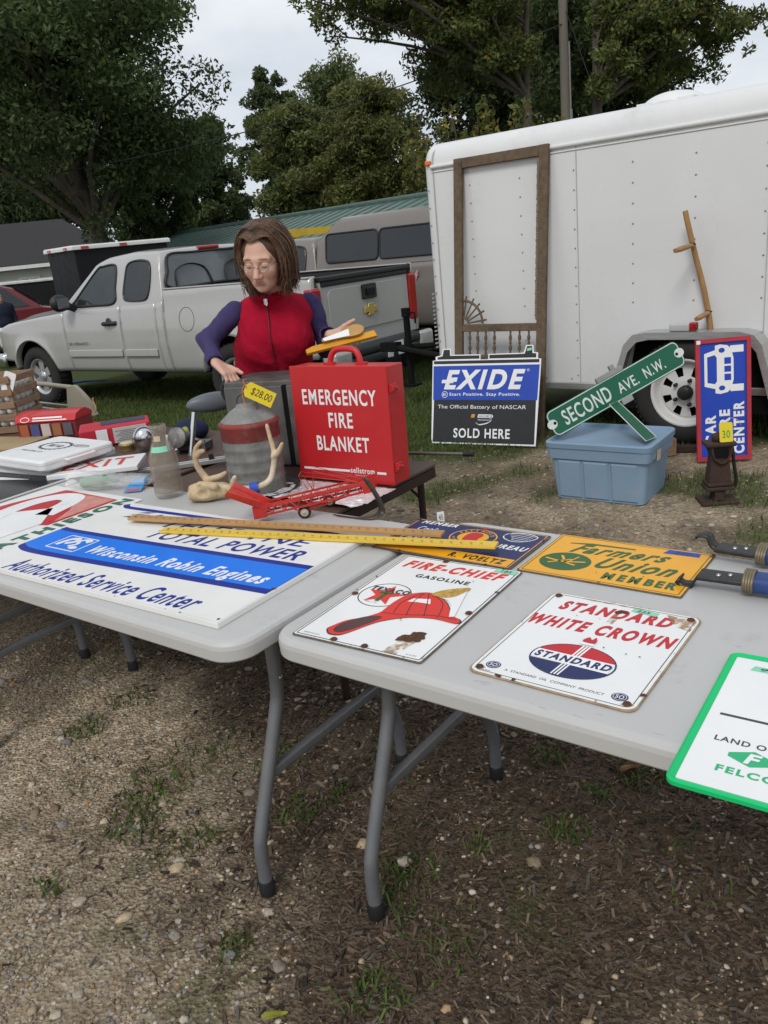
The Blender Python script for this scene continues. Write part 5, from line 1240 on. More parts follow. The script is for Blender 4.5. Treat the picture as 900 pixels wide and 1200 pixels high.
stick('yellow painted yardstick under the brown one', ab(-1.86, 1.368, .7566), ab(-.918, 1.610, .7560), .036, .0075, yel_w, ink)
# ================================================================== THINGS ON THE TABLES
XZ = Matrix(((1, 0, 0, 0), (0, 0, -1, 0), (0, 1, 0, 0), (0, 0, 0, 1)))     # drawing (x,y) stood upright, facing -y
DEG = math.degrees(UA)
red_box = mat('red_powder_coat', (0.50, 0.018, 0.022), .38, var=.05, scale=3, coat=.2)
galv = mat('galvanised_steel', (0.21, 0.21, 0.195), .6, .12, var=.35, scale=16, dirt=((.13, .10, .07), .52, .75, 11))
grey_steel = mat('old_grey_steel', (0.13, 0.13, 0.125), .5, .5, var=.3, scale=10, dirt=((.22, .19, .15), .52, .8, 8))
foil = mat('crumpled_foil', (0.80, 0.80, 0.80), .30, .45, var=.05, bump=1.0, bscale=45)
# red fire blanket box
ZB2 = .691
fbp = on(464, 570, ZB2)
fb = thing('fire_blanket_box', 'red metal case lettered Emergency Fire Blanket standing on the card table', 'metal case', M=Matrix.Translation(fbp+Vector((0, 0, .004)))@RZ(DEG+3)@RX(-2)@RY(0)@T(-.40, 0, 0))
MB().box((.20, .0485, .20), (.40, .095, .398)).build('case', red_box, fb, bevel=.004)
MB().box((.20, -.004, .20), (.404, .010, .402)).build('door', red_box, fb, bevel=.003)
q = MB(); q.text('EMERGENCY', (.045, .268, .355, .322), 0, bold=.028); q.text('FIRE', (.150, .190, .252, .242), 0, bold=.028); q.text('BLANKET', (.090, .108, .312, .160), 0, bold=.028)
q.text('sellstrom', (.225, .034, .325, .054), 0, bold=.03); q.text('Palatine, IL 60067', (.245, .024, .31, .029), 0)
q.sheet([(.020, .036), (.222, .036), (.222, .044), (.020, .044)]); q.sheet([(.335, .036), (.372, .036), (.372, .044), (.335, .044)])
q.build('lettering', white_p, fb, M=T(0, -.0098, 0)@XZ)
q = MB(); q.tube(spline([(.14, .045, .398), (.145, .045, .425), (.165, .045, .447), (.20, .045, .452), (.245, .045, .447), (.262, .045, .425), (.267, .045, .398)], 5), .0105, 10); q.box((.137, .045, .403), (.04, .02, .008)); q.box((.27, .045, .403), (.04, .02, .008)); q.build('handle', red_box, fb)
for z_ in (.06, .325):
    q = MB(); q.box((.404, .02, z_), (.008, .038, .03)); q.box((.410, .012, z_), (.010, .016, .018)); q.lathe([(.007, 0), (.007, .006), (0, .007)], 8, T(.409, .03, z_)@RY(90)); q.build('latch', red_box, fb, bevel=.002)
# sheet of foil under it
fp = on(345, 583, ZB2)
q = MB(); nn = 34; rows = []
for i in range(nn):
    rows.append([(x, y, .002+.020*float(fbm(x*9, y*9, 5, 61, 3))*(1-.7*(i/nn))) for x in [j*.52/nn for j in range(nn)] for y in [i*.22/nn]])
q.grid(rows, False); q.build('foil_sheet', foil, None, M=Matrix.Translation(ab(-2.05, 1.85, ZB2))@RZ(DEG+2), label='crumpled aluminium foil sheet spread under the red fire blanket case', cat='foil sheet')
# rod with a black tip
rp0 = on(478, 531, ZB2+.012); rp1 = on(546, 532, ZB2+.012)
rd = thing('metal_rod', 'grey metal rod with a black tip sticking out past the red case', 'rod')
MB().tube([rp0, rp1], .006, 8).build('shaft', mat('grey_rod', (.16, .15, .14), .4, .5), rd); dd = (rp1-rp0).normalized(); MB().tube([rp1-dd*.01, rp1+dd*.03], .010, 8).build('tip', black_cap, rd)
# grey steel case
mc = thing('metal_cabinet', 'old grey steel two-door cabinet behind the galvanised can', 'metal cabinet', M=Matrix.Translation(ab(-2.375, 2.145, ZB2+.001))@RZ(DEG+16))
MB().box((.26, .12, .165), (.52, .24, .33)).build('case', grey_steel, mc, bevel=.004)
for x_ in (.127, .393): MB().box((x_, -.006, .16), (.246, .010, .305)).build('door', grey_steel, mc, bevel=.003)
MB().box((.26, -.003, .16), (.016, .008, .31)).build('door_gap', dark_in, mc)
q = MB(); q.tube(spline([(-.01, .1, .24), (-.05, .09, .25), (-.06, .09, .30), (-.02, .1, .34), (.02, .1, .335)], 5), .011, 7); q.build('hose', black_pl, mc)
# galvanised can with a red band
can = thing('galvanised_can', 'galvanised can with a red band, cone top and yellow price tag', 'can', ab(-2.035, 1.925, ZB2+.002), UA)
r_ = .098
MB().lathe([(.0, .002), (.135, .002), (.145, .012), (.148, .014), (.140, .010), (.13, .006), (0, .006)], 32, caps=False).build('tray', mat('dark_pan', (.05, .045, .04), .5, .5, var=.3), can)
q = MB(); pr = [(r_-.006, .008), (r_, .014)]
for k in range(4): z_ = .05+.038*k; pr += [(r_, z_-.006), (r_+.0025, z_), (r_, z_+.006)]
pr += [(r_, .195)]
q.lathe(pr, 40, caps=True); cbody = q.build('body', galv, can)
MB().lathe([(r_+.0015, .192), (r_+.0025, .194), (r_+.0025, .236), (r_+.006, .240), (r_+.006, .248), (r_-.004, .256), (r_-.008, .258)], 40, caps=False).build('band', mat('faded_red_paint', (.21, .035, .03), .7, var=.35, scale=14, dirt=((.16, .14, .12), .50, .72, 22)), can)
MB().lathe([(r_-.003, .255), (.06, .285), (.035, .300), (.034, .306), (0, .308)], 40, caps=False).build('cone_top', galv, can)
MB().tube(spline([(-.045, 0, .287), (-.040, 0, .325), (0, 0, .345), (.045, 0, .325), (.050, 0, .285)], 5), .0035, 6).build('handle', grey_steel, can)
tg = thing('price_tag', 'yellow card price tag marked 28 dollars tied to the galvanised can', 'price tag', M=Matrix.Translation(ab(-2.035, 1.925, ZB2+.302))@RZ(8)@T(.052, -.045, .038)@RY(32)@RX(-12))
MB().prism([(-.045, -.026), (.048, -.026), (.048, .026), (-.045, .026), (-.055, .012), (-.055, -.012)], -.0006, .0006, XZ).build('card', mat('yellow_card', (.72, .56, .02), .7, var=.03), tg)
MB().text('$28.00', (-.032, -.014, .040, .014), 0, bold=.0, shear=.1, M=T(0, -.0012, 0)@XZ).build('lettering', ink, tg)
MB().tube(spline([(-.048, 0, .0), (-.06, .0, .01), (-.055, .02, -.02), (-.02, .02, -.06)], 5), .0016, 5).tube(spline([(-.048, 0, .0), (-.07, .0, .02), (-.062, .01, .03)], 5), .0014, 5).build('string', mat('orange_string', (.62, .20, .08), .8), tg)

# milk bottle
def bottle_mat():
    m = bpy.data.materials.new('dusty_bottle_glass'); m.use_nodes = True; b = m.node_tree.nodes['Principled BSDF']
    b.inputs['Base Color'].default_value = (.56, .49, .39, 1); b.inputs['Roughness'].default_value = .14; b.inputs['Transmission Weight'].default_value = .6; b.inputs['IOR'].default_value = 1.15; b.inputs['Alpha'].default_value = .36
    return m
bt = thing('milk_bottle', 'dusty clear glass milk bottle with a green tape on its shoulder', 'bottle', ab(-2.178, 1.655, ZT1))
q = MB(); o_ = [(.0, .002), (.040, .002), (.046, .008), (.048, .02), (.048, .125), (.044, .145), (.034, .172), (.026, .190), (.0235, .205), (.0235, .222), (.0275, .226), (.0285, .236), (.0275, .243), (.024, .244)]
i_ = [(r-.0035, z) for r, z in o_[::-1] if r > .02 and z > .012]+[(.0, .010)]
q.lathe(o_+i_, 36, caps=False); q.build('body', bottle_mat(), bt)
q = MB(); rr = .0385
q.add([((.0393-.00)*math.cos(R(a)), .0393*math.sin(R(a)), .158) for a in range(225, 316, 9)]+[(.0335*math.cos(R(a)), .0335*math.sin(R(a)), .176) for a in range(225, 316, 9)], [(i, i+1, 11+i+1, 11+i) for i in range(10)]); q.build('tape', tape_g, bt)
q = MB(); q.add([(.0268*math.cos(R(a)), .0268*math.sin(R(a)), .192) for a in range(240, 291, 10)]+[(.0245*math.cos(R(a)), .0245*math.sin(R(a)), .210) for a in range(240, 291, 10)], [(i, i+1, 6+i+1, 6+i) for i in range(5)]); q.build('paper_label', mat('tan_paper', (.5, .42, .28), .8), bt)
MB().text('ONE QUART', (-.028, .075, .028, .088), 0, bold=.0, bend=None, M=T(0, -.0492, 0)@XZ).build('embossing', mat('bottle_embossing', (.25, .21, .16), .3), bt)

# deer skull with antlers
bone = mat('bone', (0.52, 0.40, 0.235), .6, var=.25, scale=25, bump=.3, bscale=90, dirt=((.26, .16, .07), .52, .75, 30))
antler = mat('antler', (0.50, 0.37, 0.22), .55, var=.3, scale=22, bump=.35, bscale=70, stretch=(1, 1, .5), dirt=((.66, .57, .43), .45, .7, 9))
dk = thing('deer_skull', 'deer skull cap with two antlers lying beside the galvanised can', 'antlers', M=Matrix.Translation(ab(-1.985, 1.665, ZT1+.001))@RZ(-8))
V, Fq = sdf_mesh([elp((-.015, 0, .032), (.052, .040, .032), k=.01), elp((-.052, .0, .030), (.028, .034, .026), k=.012), elp((.035, .01, .030), (.035, .03, .026), k=.015), elp((-.072, -.012, .034), (.022, .02, .018), op='-', k=.006), elp((-.012, -.045, .034), (.02, .018, .016), op='-', k=.008), cap((-.02, -.02, .06), (.03, -.03, .055), .012, k=.008), elp((-.03, .0, -.02), (.08, .06, .02), op='-', k=.005)], .0028)
MB().add([tuple(v) for v in V], [tuple(f) for f in Fq], True).build('skull', bone, dk)
def horn(paths):
    pr = []
    for pts, r0, r1 in paths:
        sp_ = spline(pts, 5); n = len(sp_)
        for i in range(n-1): pr.append(cap(sp_[i], sp_[i+1], r0+(r1-r0)*i/(n-1), r0+(r1-r0)*(i+1)/(n-1), k=.006))
    return sdf_mesh(pr, .0026)
for pts in (([(.0, .02, .05), (-.022, .035, .07), (-.040, .03, .115), (-.032, .02, .165), (-.002, .0, .195)], .015, .004, [(-.05, .03, .16), (-.01, .03, .195), (.0, .03, .20)], [(-.01, .025, .062), (.045, .0, .085), (.07, -.01, .095)]), ):
    V, Fq = horn([(pts[0], .0115, .0045), ([(-.036, .027, .145), (-.018, .02, .158), (-.002, .01, .162)], .009, .004), ([(-.012, .025, .062), (.04, .005, .078), (.065, -.01, .092)], .010, .004)])
    MB().add([tuple(v) for v in V], [tuple(f) for f in Fq], True).build('antler', antler, dk)
V, Fq = horn([([(.03, .0, .045), (.085, -.005, .036), (.145, .0, .032), (.190, .03, .045), (.207, .045, .09), (.213, .05, .135), (.208, .05, .18), (.203, .05, .222)], .011, .0045), ([(.211, .048, .120), (.232, .04, .138), (.250, .03, .165)], .009, .0035), ([(.075, -.004, .04), (.088, -.02, .065), (.10, -.03, .082)], .009, .004)])
MB().add([tuple(v) for v in V], [tuple(f) for f in Fq], True).build('antler', antler, dk)
MB().tube([(.133, .0, .033), (.160, .004, .033)], .0185, 14, caps=False).build('tape', tape_b, dk)

# red toy hay elevator
toy_r = mat('toy_red_paint', (.48, .03, .022), .35, var=.15, scale=30, coat=.3)
e0 = on(305, 597, ZT1+.035); e1 = on(437, 566, ZT1+.088); dd = e1-e0; Le = dd.length; x = dd.normalized(); yv_ = Vector((0, 0, 1)).cross(x).normalized(); zz = x.cross(yv_)
el = thing('toy_hay_elevator', 'red toy hay elevator on two black wheels', 'toy', M=Matrix(((x.x, yv_.x, zz.x, e0.x), (x.y, yv_.y, zz.y, e0.y), (x.z, yv_.z, zz.z, e0.z), (0, 0, 0, 1))))
q = MB()
for s_ in (-1, 1):
    y_ = s_*.021; q.box((Le/2, y_, .014), (Le, .0025, .006)); q.box((Le/2, y_, -.014), (Le, .0025, .006))
    n_ = 9
    for i in range(n_): q.tube([(Le*i/n_, y_, -.013), (Le*(i+.5)/n_, y_, .013), (Le*(i+1)/n_, y_, -.013)], .0022, 4)
    q.prism([(-.02, -.02), (.02, -.02), (.03, .018), (-.015, .018)], y_-.0015, y_+.0015, T(0, 0, 0)@Matrix(((1, 0, 0, 0), (0, 0, 1, 0), (0, 1, 0, 0), (0, 0, 0, 1)))); q.prism([(Le-.03, -.02), (Le+.005, -.02), (Le+.01, .02), (Le-.03, .018)], y_-.0015, y_+.0015, Matrix(((1, 0, 0, 0), (0, 0, 1, 0), (0, 1, 0, 0), (0, 0, 0, 1))))
q.box((Le/2, 0, .004), (Le, .040, .002))
q.build('conveyor', toy_r, el)
q = MB(); q.add([(.02, -.021, .0), (.02, .021, .0), (-.075, .045, .075), (-.075, -.045, .075)], [(0, 1, 2, 3)]); q.add([(.02, -.021, 0), (-.075, -.045, .075), (-.062, -.048, .086), (.035, -.023, .015)], [(0, 1, 2, 3)]); q.add([(.02, .021, 0), (-.075, .045, .075), (-.062, .048, .086), (.035, .023, .015)], [(3, 2, 1, 0)]); hp_ = q.build('hopper', toy_r, el, solid=.0015)
q = MB(); q.add([(-.018, -.030, .0345), (-.018, .0, .0345), (-.048, .0, .058), (-.048, -.034, .058)], [(0, 1, 2, 3)]); q.build('price_sticker', mat('sticker', (.62, .70, .58), .6), hp_, M=T(-.002, 0, -.0015))
iw = el.matrix_world.inverted()
for (px, py) in ((357, 600), (386, 587)):
    p_ = on(px, py, ZT1+.019); c_ = iw @ p_
    w = MB(); w.lathe([(.012, -.005), (.016, -.006), (.019, -.004), (.019, .004), (.016, .006), (.012, .005)], 20, caps=True); wo_ = w.build('wheel', rubber, el, M=Matrix.Translation(c_)@RX(90))
    MB().lathe([(.0118, .0052), (.004, .0062), (.003, .009), (0, .0095)], 16).lathe([(.0118, -.0052), (.004, -.0062), (0, -.0065)], 16).build('hub', mat('cream_hub', (.48, .43, .33), .5), wo_)
ca, cb_ = iw @ on(357, 600, ZT1+.019), iw @ on(386, 587, ZT1+.019)
q = MB(); q.tube([ca, cb_], .002, 6)
for c_ in (ca, cb_):
    s_ = -1 if c_.y < 0 else 1
    q.tube([c_, (Le*.55, s_*.021, -.012)], .002, 5); q.tube([c_, (Le*.86, s_*.021, -.012)], .002, 5); q.tube([c_, (Le*.28, s_*.021, -.012)], .002, 5)
for s_ in (-1, 1): q.tube([(Le*.48, s_*.021, .014), (Le*.42, s_*.021, .075), (Le*.88, s_*.021, .02)], .0015, 5); q.tube([(Le*.48, s_*.021, .014), (Le*.55, s_*.021, .08), (Le*.9, s_*.021, .016)], .0013, 5)
q.tube([(Le*.42, -.021, .075), (Le*.42, .021, .075)], .0015, 5)
q.build('undercarriage', toy_r, el)
# bent steel strap
strap_m = mat('dark_spring_steel', (.10, .09, .075), .5, .6, var=.35, scale=25)
sp_ = [on(393, 604, ZT1+.002), on(430, 608, ZT1+.002), on(447, 600, ZT1+.012), on(443, 583, ZT1+.06), on(428, 560, ZT1+.125)]
P_ = spline(sp_, 8); q = MB(); hw_ = Vector((UX*-.35+UY*.5, .75, 0)).normalized()*.0135
sd = [(p-hw_*(1 if i < 20 else .95), p+hw_) for i, p in enumerate(P_)]
q.grid([[tuple(a_), tuple(b_)] for a_, b_ in sd], True); q.build('steel_strap', strap_m, None, solid=.0022, label='bent dark steel strap curling up beside the toy hay elevator', cat='strap')

# plastic bag with a green toy
bg_ = thing('plastic_bag', 'clear plastic bag holding a green toy beside the milk bottle', 'bag', M=Matrix.Translation(ab(-2.60, 1.60, ZT1+.001))@RZ(DEG+22))
V, Fq = sdf_mesh([cap((.02, 0, .022), (.09, .0, .026), .020, .014, k=.012), cap((.09, 0, .026), (.13, .03, .018), .014, .009, k=.01), cap((.07, 0, .03), (.12, -.02, .045), .012, .010, k=.01)], .004)
MB().add([tuple(v) for v in V], [tuple(f) for f in Fq], True).build('toy', mat('green_toy', (.06, .22, .07), .5, var=.2, scale=40), bg_)
rows = []
for i in range(26):
    t = i/25; row = []
    for j in range(28):
        a_ = 2*PI*j/28; ry = .058*(1-.35*t); rz_ = .046*(1-.55*t)
        w_ = 1+.22*(float(fbm(math.cos(a_)*1.2+3, t*6+math.sin(a_), 2.5, 71, 3))-.5)*2
        row.append((-.02+t*.30, ry*math.cos(a_)*w_, max(.001, .028+rz_*math.sin(a_)*w_*.75)))
    rows.append(row+[row[0]])
pm = bpy.data.materials.new('clear_film'); pm.use_nodes = True; pt = pm.node_tree; pb = pt.nodes['Principled BSDF']
pb.inputs['Base Color'].default_value = (.85, .86, .86, 1); pb.inputs['Roughness'].default_value = .12; pb.inputs['Alpha'].default_value = .30
MB().grid(rows, True).build('bag_film', pm, bg_)
q = MB(); q.add([(.215, -.075, .004), (.275, -.06, .004), (.262, .02, .028), (.215, .01, .03)], [(0, 1, 2, 3)]); cd = q.build('header_card', mat('card_blue', (.05, .26, .55), .5, var=.1), bg_, solid=.001)
q = MB(); q.add([(.222, -.07, .0062), (.268, -.058, .0062), (.265, -.045, .0098), (.222, -.056, .0098)], [(0, 1, 2, 3)]); q.build('card_stripe', mat('card_red', (.5, .08, .05), .5), cd)

# white plastic cases with an EXIT sign
wpl = mat('white_case_plastic', (.74, .74, .73), .4, var=.03)
def case_box(name, label, M, Lx, Ly, H_, lid=True):
    t = thing(name, label, 'plastic case', M=M); r_ = .022
    lo_ = [(rrect(-Lx/2+i, -Ly/2+i, Lx/2-i, Ly/2-i, r_, 5), z) for i, z in ((.004, 0), (0, .006), (0, H_*.52), (.003, H_*.53), (.003, H_*.55), (0, H_*.56), (0, H_-.008), (.004, H_-.002), (.012, H_))]
    q = MB(); n = len(lo_[0][0])
    for (A_, za), (B_, zb_) in zip(lo_[:-1], lo_[1:]): q.add([(x, y, za) for x, y in A_]+[(x, y, zb_) for x, y in B_], [(j, (j+1) % n, n+(j+1) % n, n+j) for j in range(n)], True)
    q.sheet(lo_[-1][0], H_); q.build('shell', wpl, t); return t
# placed where they lie between the grey and the brown table
cM2 = Matrix.Translation(ab(-3.10, 1.80, ZT1+.002))@RZ(DEG+6)
cs2 = case_box('plastic_case', 'flat white case lying under the white case with a round emblem', cM2, .42, .34, .036)
cs1 = case_box('plastic_case', 'white plastic first aid case with a dark round emblem, on top of another case', Matrix.Translation(ab(-3.02, 1.765, ZT1+.039))@RZ(DEG), .38, .33, .042)
q = MB(); q.ring(ell(-.01, .03, .085, .055), ell(-.01, .03, .074, .046)); q.text('FIRST AID', (-.055, .015, .035, .045), 0, bold=.02); q.text('INDUSTRIAL KIT', (-.11, -.065, .03, -.05), 0, bold=.01)
for k in range(22):
    a_ = 2*PI*k/22; q.sheet([(-.01+.085*math.cos(a_-.07), .03+.055*math.sin(a_-.07)), (-.01+.094*math.cos(a_), .03+.061*math.sin(a_)), (-.01+.085*math.cos(a_+.07), .03+.055*math.sin(a_+.07))])
q.ring(ell(.12, .06, .05, .016), ell(.12, .06, .044, .012)); q.text('SAFETY', (.085, .055, .155, .066), 0)
q.build('emblem', mat('charcoal_print2', (.06, .065, .08), .5), cs1, M=T(0, 0, .0427))
q = MB(); q.tube(spline([(.191, -.06, .025), (.202, -.06, .025), (.206, -.05, .025), (.206, .05, .025), (.202, .06, .025), (.191, .06, .025)], 4), .006, 6); q.build('handle', wpl, cs1)
ex = thing('exit_sign', 'white sign with red EXIT lettering under the edge of the white cases', 'sign', M=Matrix.Translation(ab(-2.776, 1.80, ZT1+.003))@RZ(DEG+42))
MB().box((0, 0, .010), (.34, .20, .020)).build('panel', wpl, ex, bevel=.003)
MB().text('EXIT', (-.13, -.055, .13, .06), .0208, bold=.02).build('lettering', mat('exit_red', (.55, .05, .04), .5), ex)
# second thin sign under it so it does not float over the gap
ZL = .701
# red toolbox
def onB(px, py, z=ZL): return on(px, py, z)
tbx = thing('toolbox', 'long red steel toolbox with white lettering at the left of the brown table', 'toolbox', M=Matrix.Translation(onB(23, 516))@RZ(-12)@Matrix.Scale(.86, 4))
q = MB(); q.box((.19, .10, .05), (.38, .19, .10)); q.build('body', mat('toolbox_side', (.22, .02, .02), .5, var=.15), tbx, bevel=.004)
q = MB(); pf = [(-.005, .10), (.02, .135), (.08, .150), (.13, .150), (.19, .125), (.2, .10)]
q.prism([(y, z) for y, z in pf], -.005, .385, Matrix(((0, 0, 1, 0), (1, 0, 0, 0), (0, 1, 0, 0), (0, 0, 0, 1)))); q.build('lid', red_box, tbx, bevel=.003)
MBt = T(0, -.008, .098)@RX(55)
q = MB(); q.ring(ell(.06, .022, .030, .017), ell(.06, .022, .026, .013)); q.sheet([(.11, .010), (.33, .010), (.33, .016), (.11, .016)]); q.sheet([(.11, .024), (.30, .024), (.30, .034), (.11, .034)]); q.build('lettering', white_p, tbx, M=MBt)
for k, c_ in enumerate([(.35, .10, .04), (.06, .08, .2), (.5, .45, .4), (.30, .12, .05), (.1, .1, .12)]): MB().box((.05+.07*k, -.0005, .052), (.055, .012, .07)).build('picture_panel', mat('picture_' + ['rust', 'blue', 'cream', 'brown', 'slate'][k], c_, .5), tbx)
# red and grey carton
bx = thing('carton', 'red carton with a pale printed label in front of the tan end plate', 'carton', M=Matrix.Translation(onB(96, 528))@RZ(16))
MB().box((.16, .09, .045), (.32, .18, .09)).build('box', mat('carton_red', (.46, .02, .04), .45, var=.1), bx, bevel=.012)
MB().box((.225, -.001, .045), (.15, .006, .07)).build('label', mat('label_grey', (.52, .50, .48), .6, var=.1), bx)
q = MB()
for k in range(7): q.box((.225, -.0045, .020+.0075*k), (.13-.02*(k % 3), .001, .0025))
q.build('label_print', mat('fine_print', (.15, .15, .15), .6), bx)
MB().box((.20, .10, .0915), (.20, .09, .003)).build('top_print', mat('carton_navy', (.04, .045, .09), .5), bx)
MB().box((.10, -.001, .05), (.05, .006, .06)).build('white_print', white_p, bx)
# small round tin
tn = thing('round_tin', 'small round brass coloured tin beside the red carton', 'tin', tuple(onB(150, 527)))
MB().lathe([(.036, 0), (.036, .018), (.037, .019), (.037, .030), (.034, .032), (0, .032)], 28).build('body', mat('brassy_tin', (.33, .24, .10), .4, .6, var=.2), tn)
MB().lathe([(.030, .0325), (.028, .035), (0, .0355)], 24).build('lid', mat('cream_lid', (.55, .48, .33), .5), tn)
# chrome lamp, hub and cap group behind the bottle
hl = thing('headlamp_shell', 'round chrome headlamp shell behind the milk bottle', 'headlamp', M=Matrix.Translation(onB(172, 527)+Vector((0, 0, .055)))@RZ(20))
V, Fq = sdf_mesh([elp((0, 0, 0), (.05, .045, .055)), ], .005)
MB().add([tuple(v) for v in V], [tuple(f) for f in Fq], True).build('shell', chrome, hl)
MB().lathe([(.052, -.004), (.055, 0), (.052, .004)], 28, T(.0, -.02, 0)@RX(90), caps=False).build('rim', steel, hl)
hb = thing('carburettor', 'grey carburettor with a round flange, between the bottle and the galvanised can', 'engine part', M=Matrix.Translation(onB(215, 528))@RZ(-20))
alloy = mat('dull_alloy', (.20, .19, .18), .45, .6, var=.3, scale=30)
q = MB(); q.lathe([(.03, 0), (.03, .06), (.045, .065), (.045, .085), (.02, .09)], 24, T(.03, 0, .055)@RX(75)); q.lathe([(.052, 0), (.052, .012), (.02, .02)], 24, T(.005, -.05, .05)@RY(-60)@RX(30)); q.tube([(.0, 0, .012), (.09, .02, .014)], .014, 8); q.tube([(.06, 0, .05), (.11, .0, .035)], .010, 8); q.box((.05, .02, .02), (.14, .07, .035)); q.build('housing', alloy, hb, bevel=.003)
MB().lathe([(.016, .0), (.016, .004), (.0, .004)], 16, T(-.012, -.06, .054)@RY(-60)@RX(30)).build('bore', dark_in, hb)
nb = thing('navy_cap', 'dark navy cap with a small green and yellow badge, behind the galvanised can', 'cap', M=Matrix.Translation(onB(225, 513)+Vector((0, 0, .002)))@RZ(-15))
V, Fq = sdf_mesh([elp((0, 0, .035), (.085, .075, .055)), elp((-.02, -.075, .02), (.06, .05, .010), k=.015), elp((0, 0, -.03), (.3, .3, .03), op='-', k=.002)], .006)
MB().add([tuple(v) for v in V], [tuple(f) for f in Fq], True).build('crown', mat('navy_cloth', (.012, .016, .05), .9, var=.2, bump=.2), nb)
MB().lathe([(.018, 0), (.018, .003), (0, .004)], 20, T(.012, -.075, .05)@RX(62)).build('badge', mat('badge_green', (.25, .33, .05), .5), nb)
wb_ = thing('white_card', 'small white card standing in front of the navy cap', 'card', M=Matrix.Translation(onB(203, 528))@RZ(-10)@RX(-20))
MB().box((0, 0, .035), (.065, .004, .07)).build('card', white_p, wb_, bevel=.001)
rl = thing('metal_rail', 'grey aluminium rail lying along the front of the brown table', 'rail', M=Matrix.Translation(onB(216, 548))@RZ(12))
MB().box((0, 0, .010), (.36, .03, .018)).box((0, .0, .021), (.36, .006, .006)).build('bar', alu, rl, bevel=.002); MB().box((.11, -.004, .025), (.02, .02, .03)).build('clip', black_pl, rl)
# egg crate with white eggs
wood_c = mat('crate_wood', (.24, .155, .095), .85, var=.25, scale=5, stretch=(1, 8, 8))
cp_ = onB(32, 508); CW, CD, CH = .46, .26, .30
cr = thing('egg_crate', 'slatted wooden crate full of white eggs at the left edge', 'crate', M=Matrix.Translation(onB(20, 510)+Vector((0, .06, 0)))@RZ(DEG+30)@T(-CW, 0, 0))
q = MB()
for k in range(5):
    z_ = .02+k*.065
    for y_ in (0, CD): q.box((CW/2, y_, z_), (CW, .010, .034))
    for x_ in (0, CW): q.box((x_, CD/2, z_), (.010, CD-.02, .034))
q.build('slat', wood_c, cr, bevel=.002)
for x_ in (.014, CW-.014):
    for y_ in (.014, CD-.014): MB().box((x_, y_, .15), (.018, .018, .30)).build('post', wood_c, cr)
MB().box((CW/2, CD/2, .006), (CW-.02, CD-.02, .010)).build('floor', wood_c, cr)
eggm = mat('white_egg', (.66, .64, .60), .45, var=.04)
em = MB(); V, Fq = sdf_mesh([elp((0, 0, .0), (.024, .024, .028)), elp((0, 0, .012), (.019, .019, .026), k=.01)], .006); em.add([tuple(v) for v in V], [tuple(f) for f in Fq], True)
egg0 = None
lay_n = 0
for k in range(4):
    for i in range(8):
        for j in range(5):
            if not (j == 0 or i >= 6 or k == 3) or (i < 4 and j > 1): continue
            M = cr.matrix_world@T(.045+i*.053, .04+j*.052, .048+k*.065)@RX(70+15*math.sin(i*3+k))@RZ(20*i)
            if egg0 is None:
                egg0 = em.build('egg', eggm, None, M=M, label='white egg packed in the slatted wooden crate', cat='egg', group='eggs in the wooden crate')
            else:
                c_ = egg0.copy(); C.objects.link(c_); c_.matrix_world = M
q = MB(); q.box((.2, .1, .308), (.40, .022, .014)); q.build('slat', wood_c, cr)
tgw = thing('hang_tag', 'white paper tag hanging over the back of the egg crate', 'price tag', M=Matrix.Translation(atY(10, 448, cp_.y+.05))@RY(25))
MB().prism(rrect(-.03, -.055, .03, .055, .01), -.0006, .0006, XZ).build('card', white_p, tgw)
MB().text('8', (-.01, -.02, .01, .02), 0, M=T(0, -.001, 0)@XZ).build('mark', ink, tgw); MB().tube([(0, 0, .05), (-.03, .03, .075)], .0012, 4).build('string', ink, tgw)
# tan end plate with tubes
tan = mat('tan_enamel', (.30, .275, .215), .45, var=.12, scale=8, dirt=((.16, .11, .07), .62, .8, 12))
te = thing('metal_bracket', 'tan steel end plate with a tube handle between the egg crate and the red carton', 'bracket', M=Matrix.Translation(onB(78, 492, ZL)+Vector((0, .10, .0)))@RZ(-18))
sh_ = spl2([(0, .0), (.155, .0), (.16, .02), (.135, .09), (.075, .165), (.05, .175), (.02, .17), (.01, .15)], 5)
MB().prism(sh_, -.015, .015, XZ).build('plate', tan, te, bevel=.006)
q = MB(); q.tube(spline([(.04, 0, .165), (-.05, .01, .175), (-.15, .03, .185), (-.24, .05, .19)], 4), .013, 8); q.build('handle', tan, te)
q = MB(); q.tube([(.0, 0, .03), (-.24, .05, .05)], .006, 6).tube([(.0, .0, .06), (-.24, .05, .08)], .006, 6); q.build('rod', steel, te)
MB().tube(spline([(.15, -.01, .01), (.175, -.01, .04), (.165, -.01, .085), (.17, -.01, .10)], 4), .004, 5).build('cord', mat('pale_orange_cord', (.55, .30, .12), .7), te)
fm = thing('cardboard_flat', 'flat tan cardboard tray under the front of the egg crate', 'tray', M=Matrix.Translation(onB(10, 522))@RZ(DEG+15))
MB().box((-.1, 0, .008), (.5, .25, .014)).build('sheet', mat('cardboard', (.33, .24, .13), .8, var=.12), fm, bevel=.003)

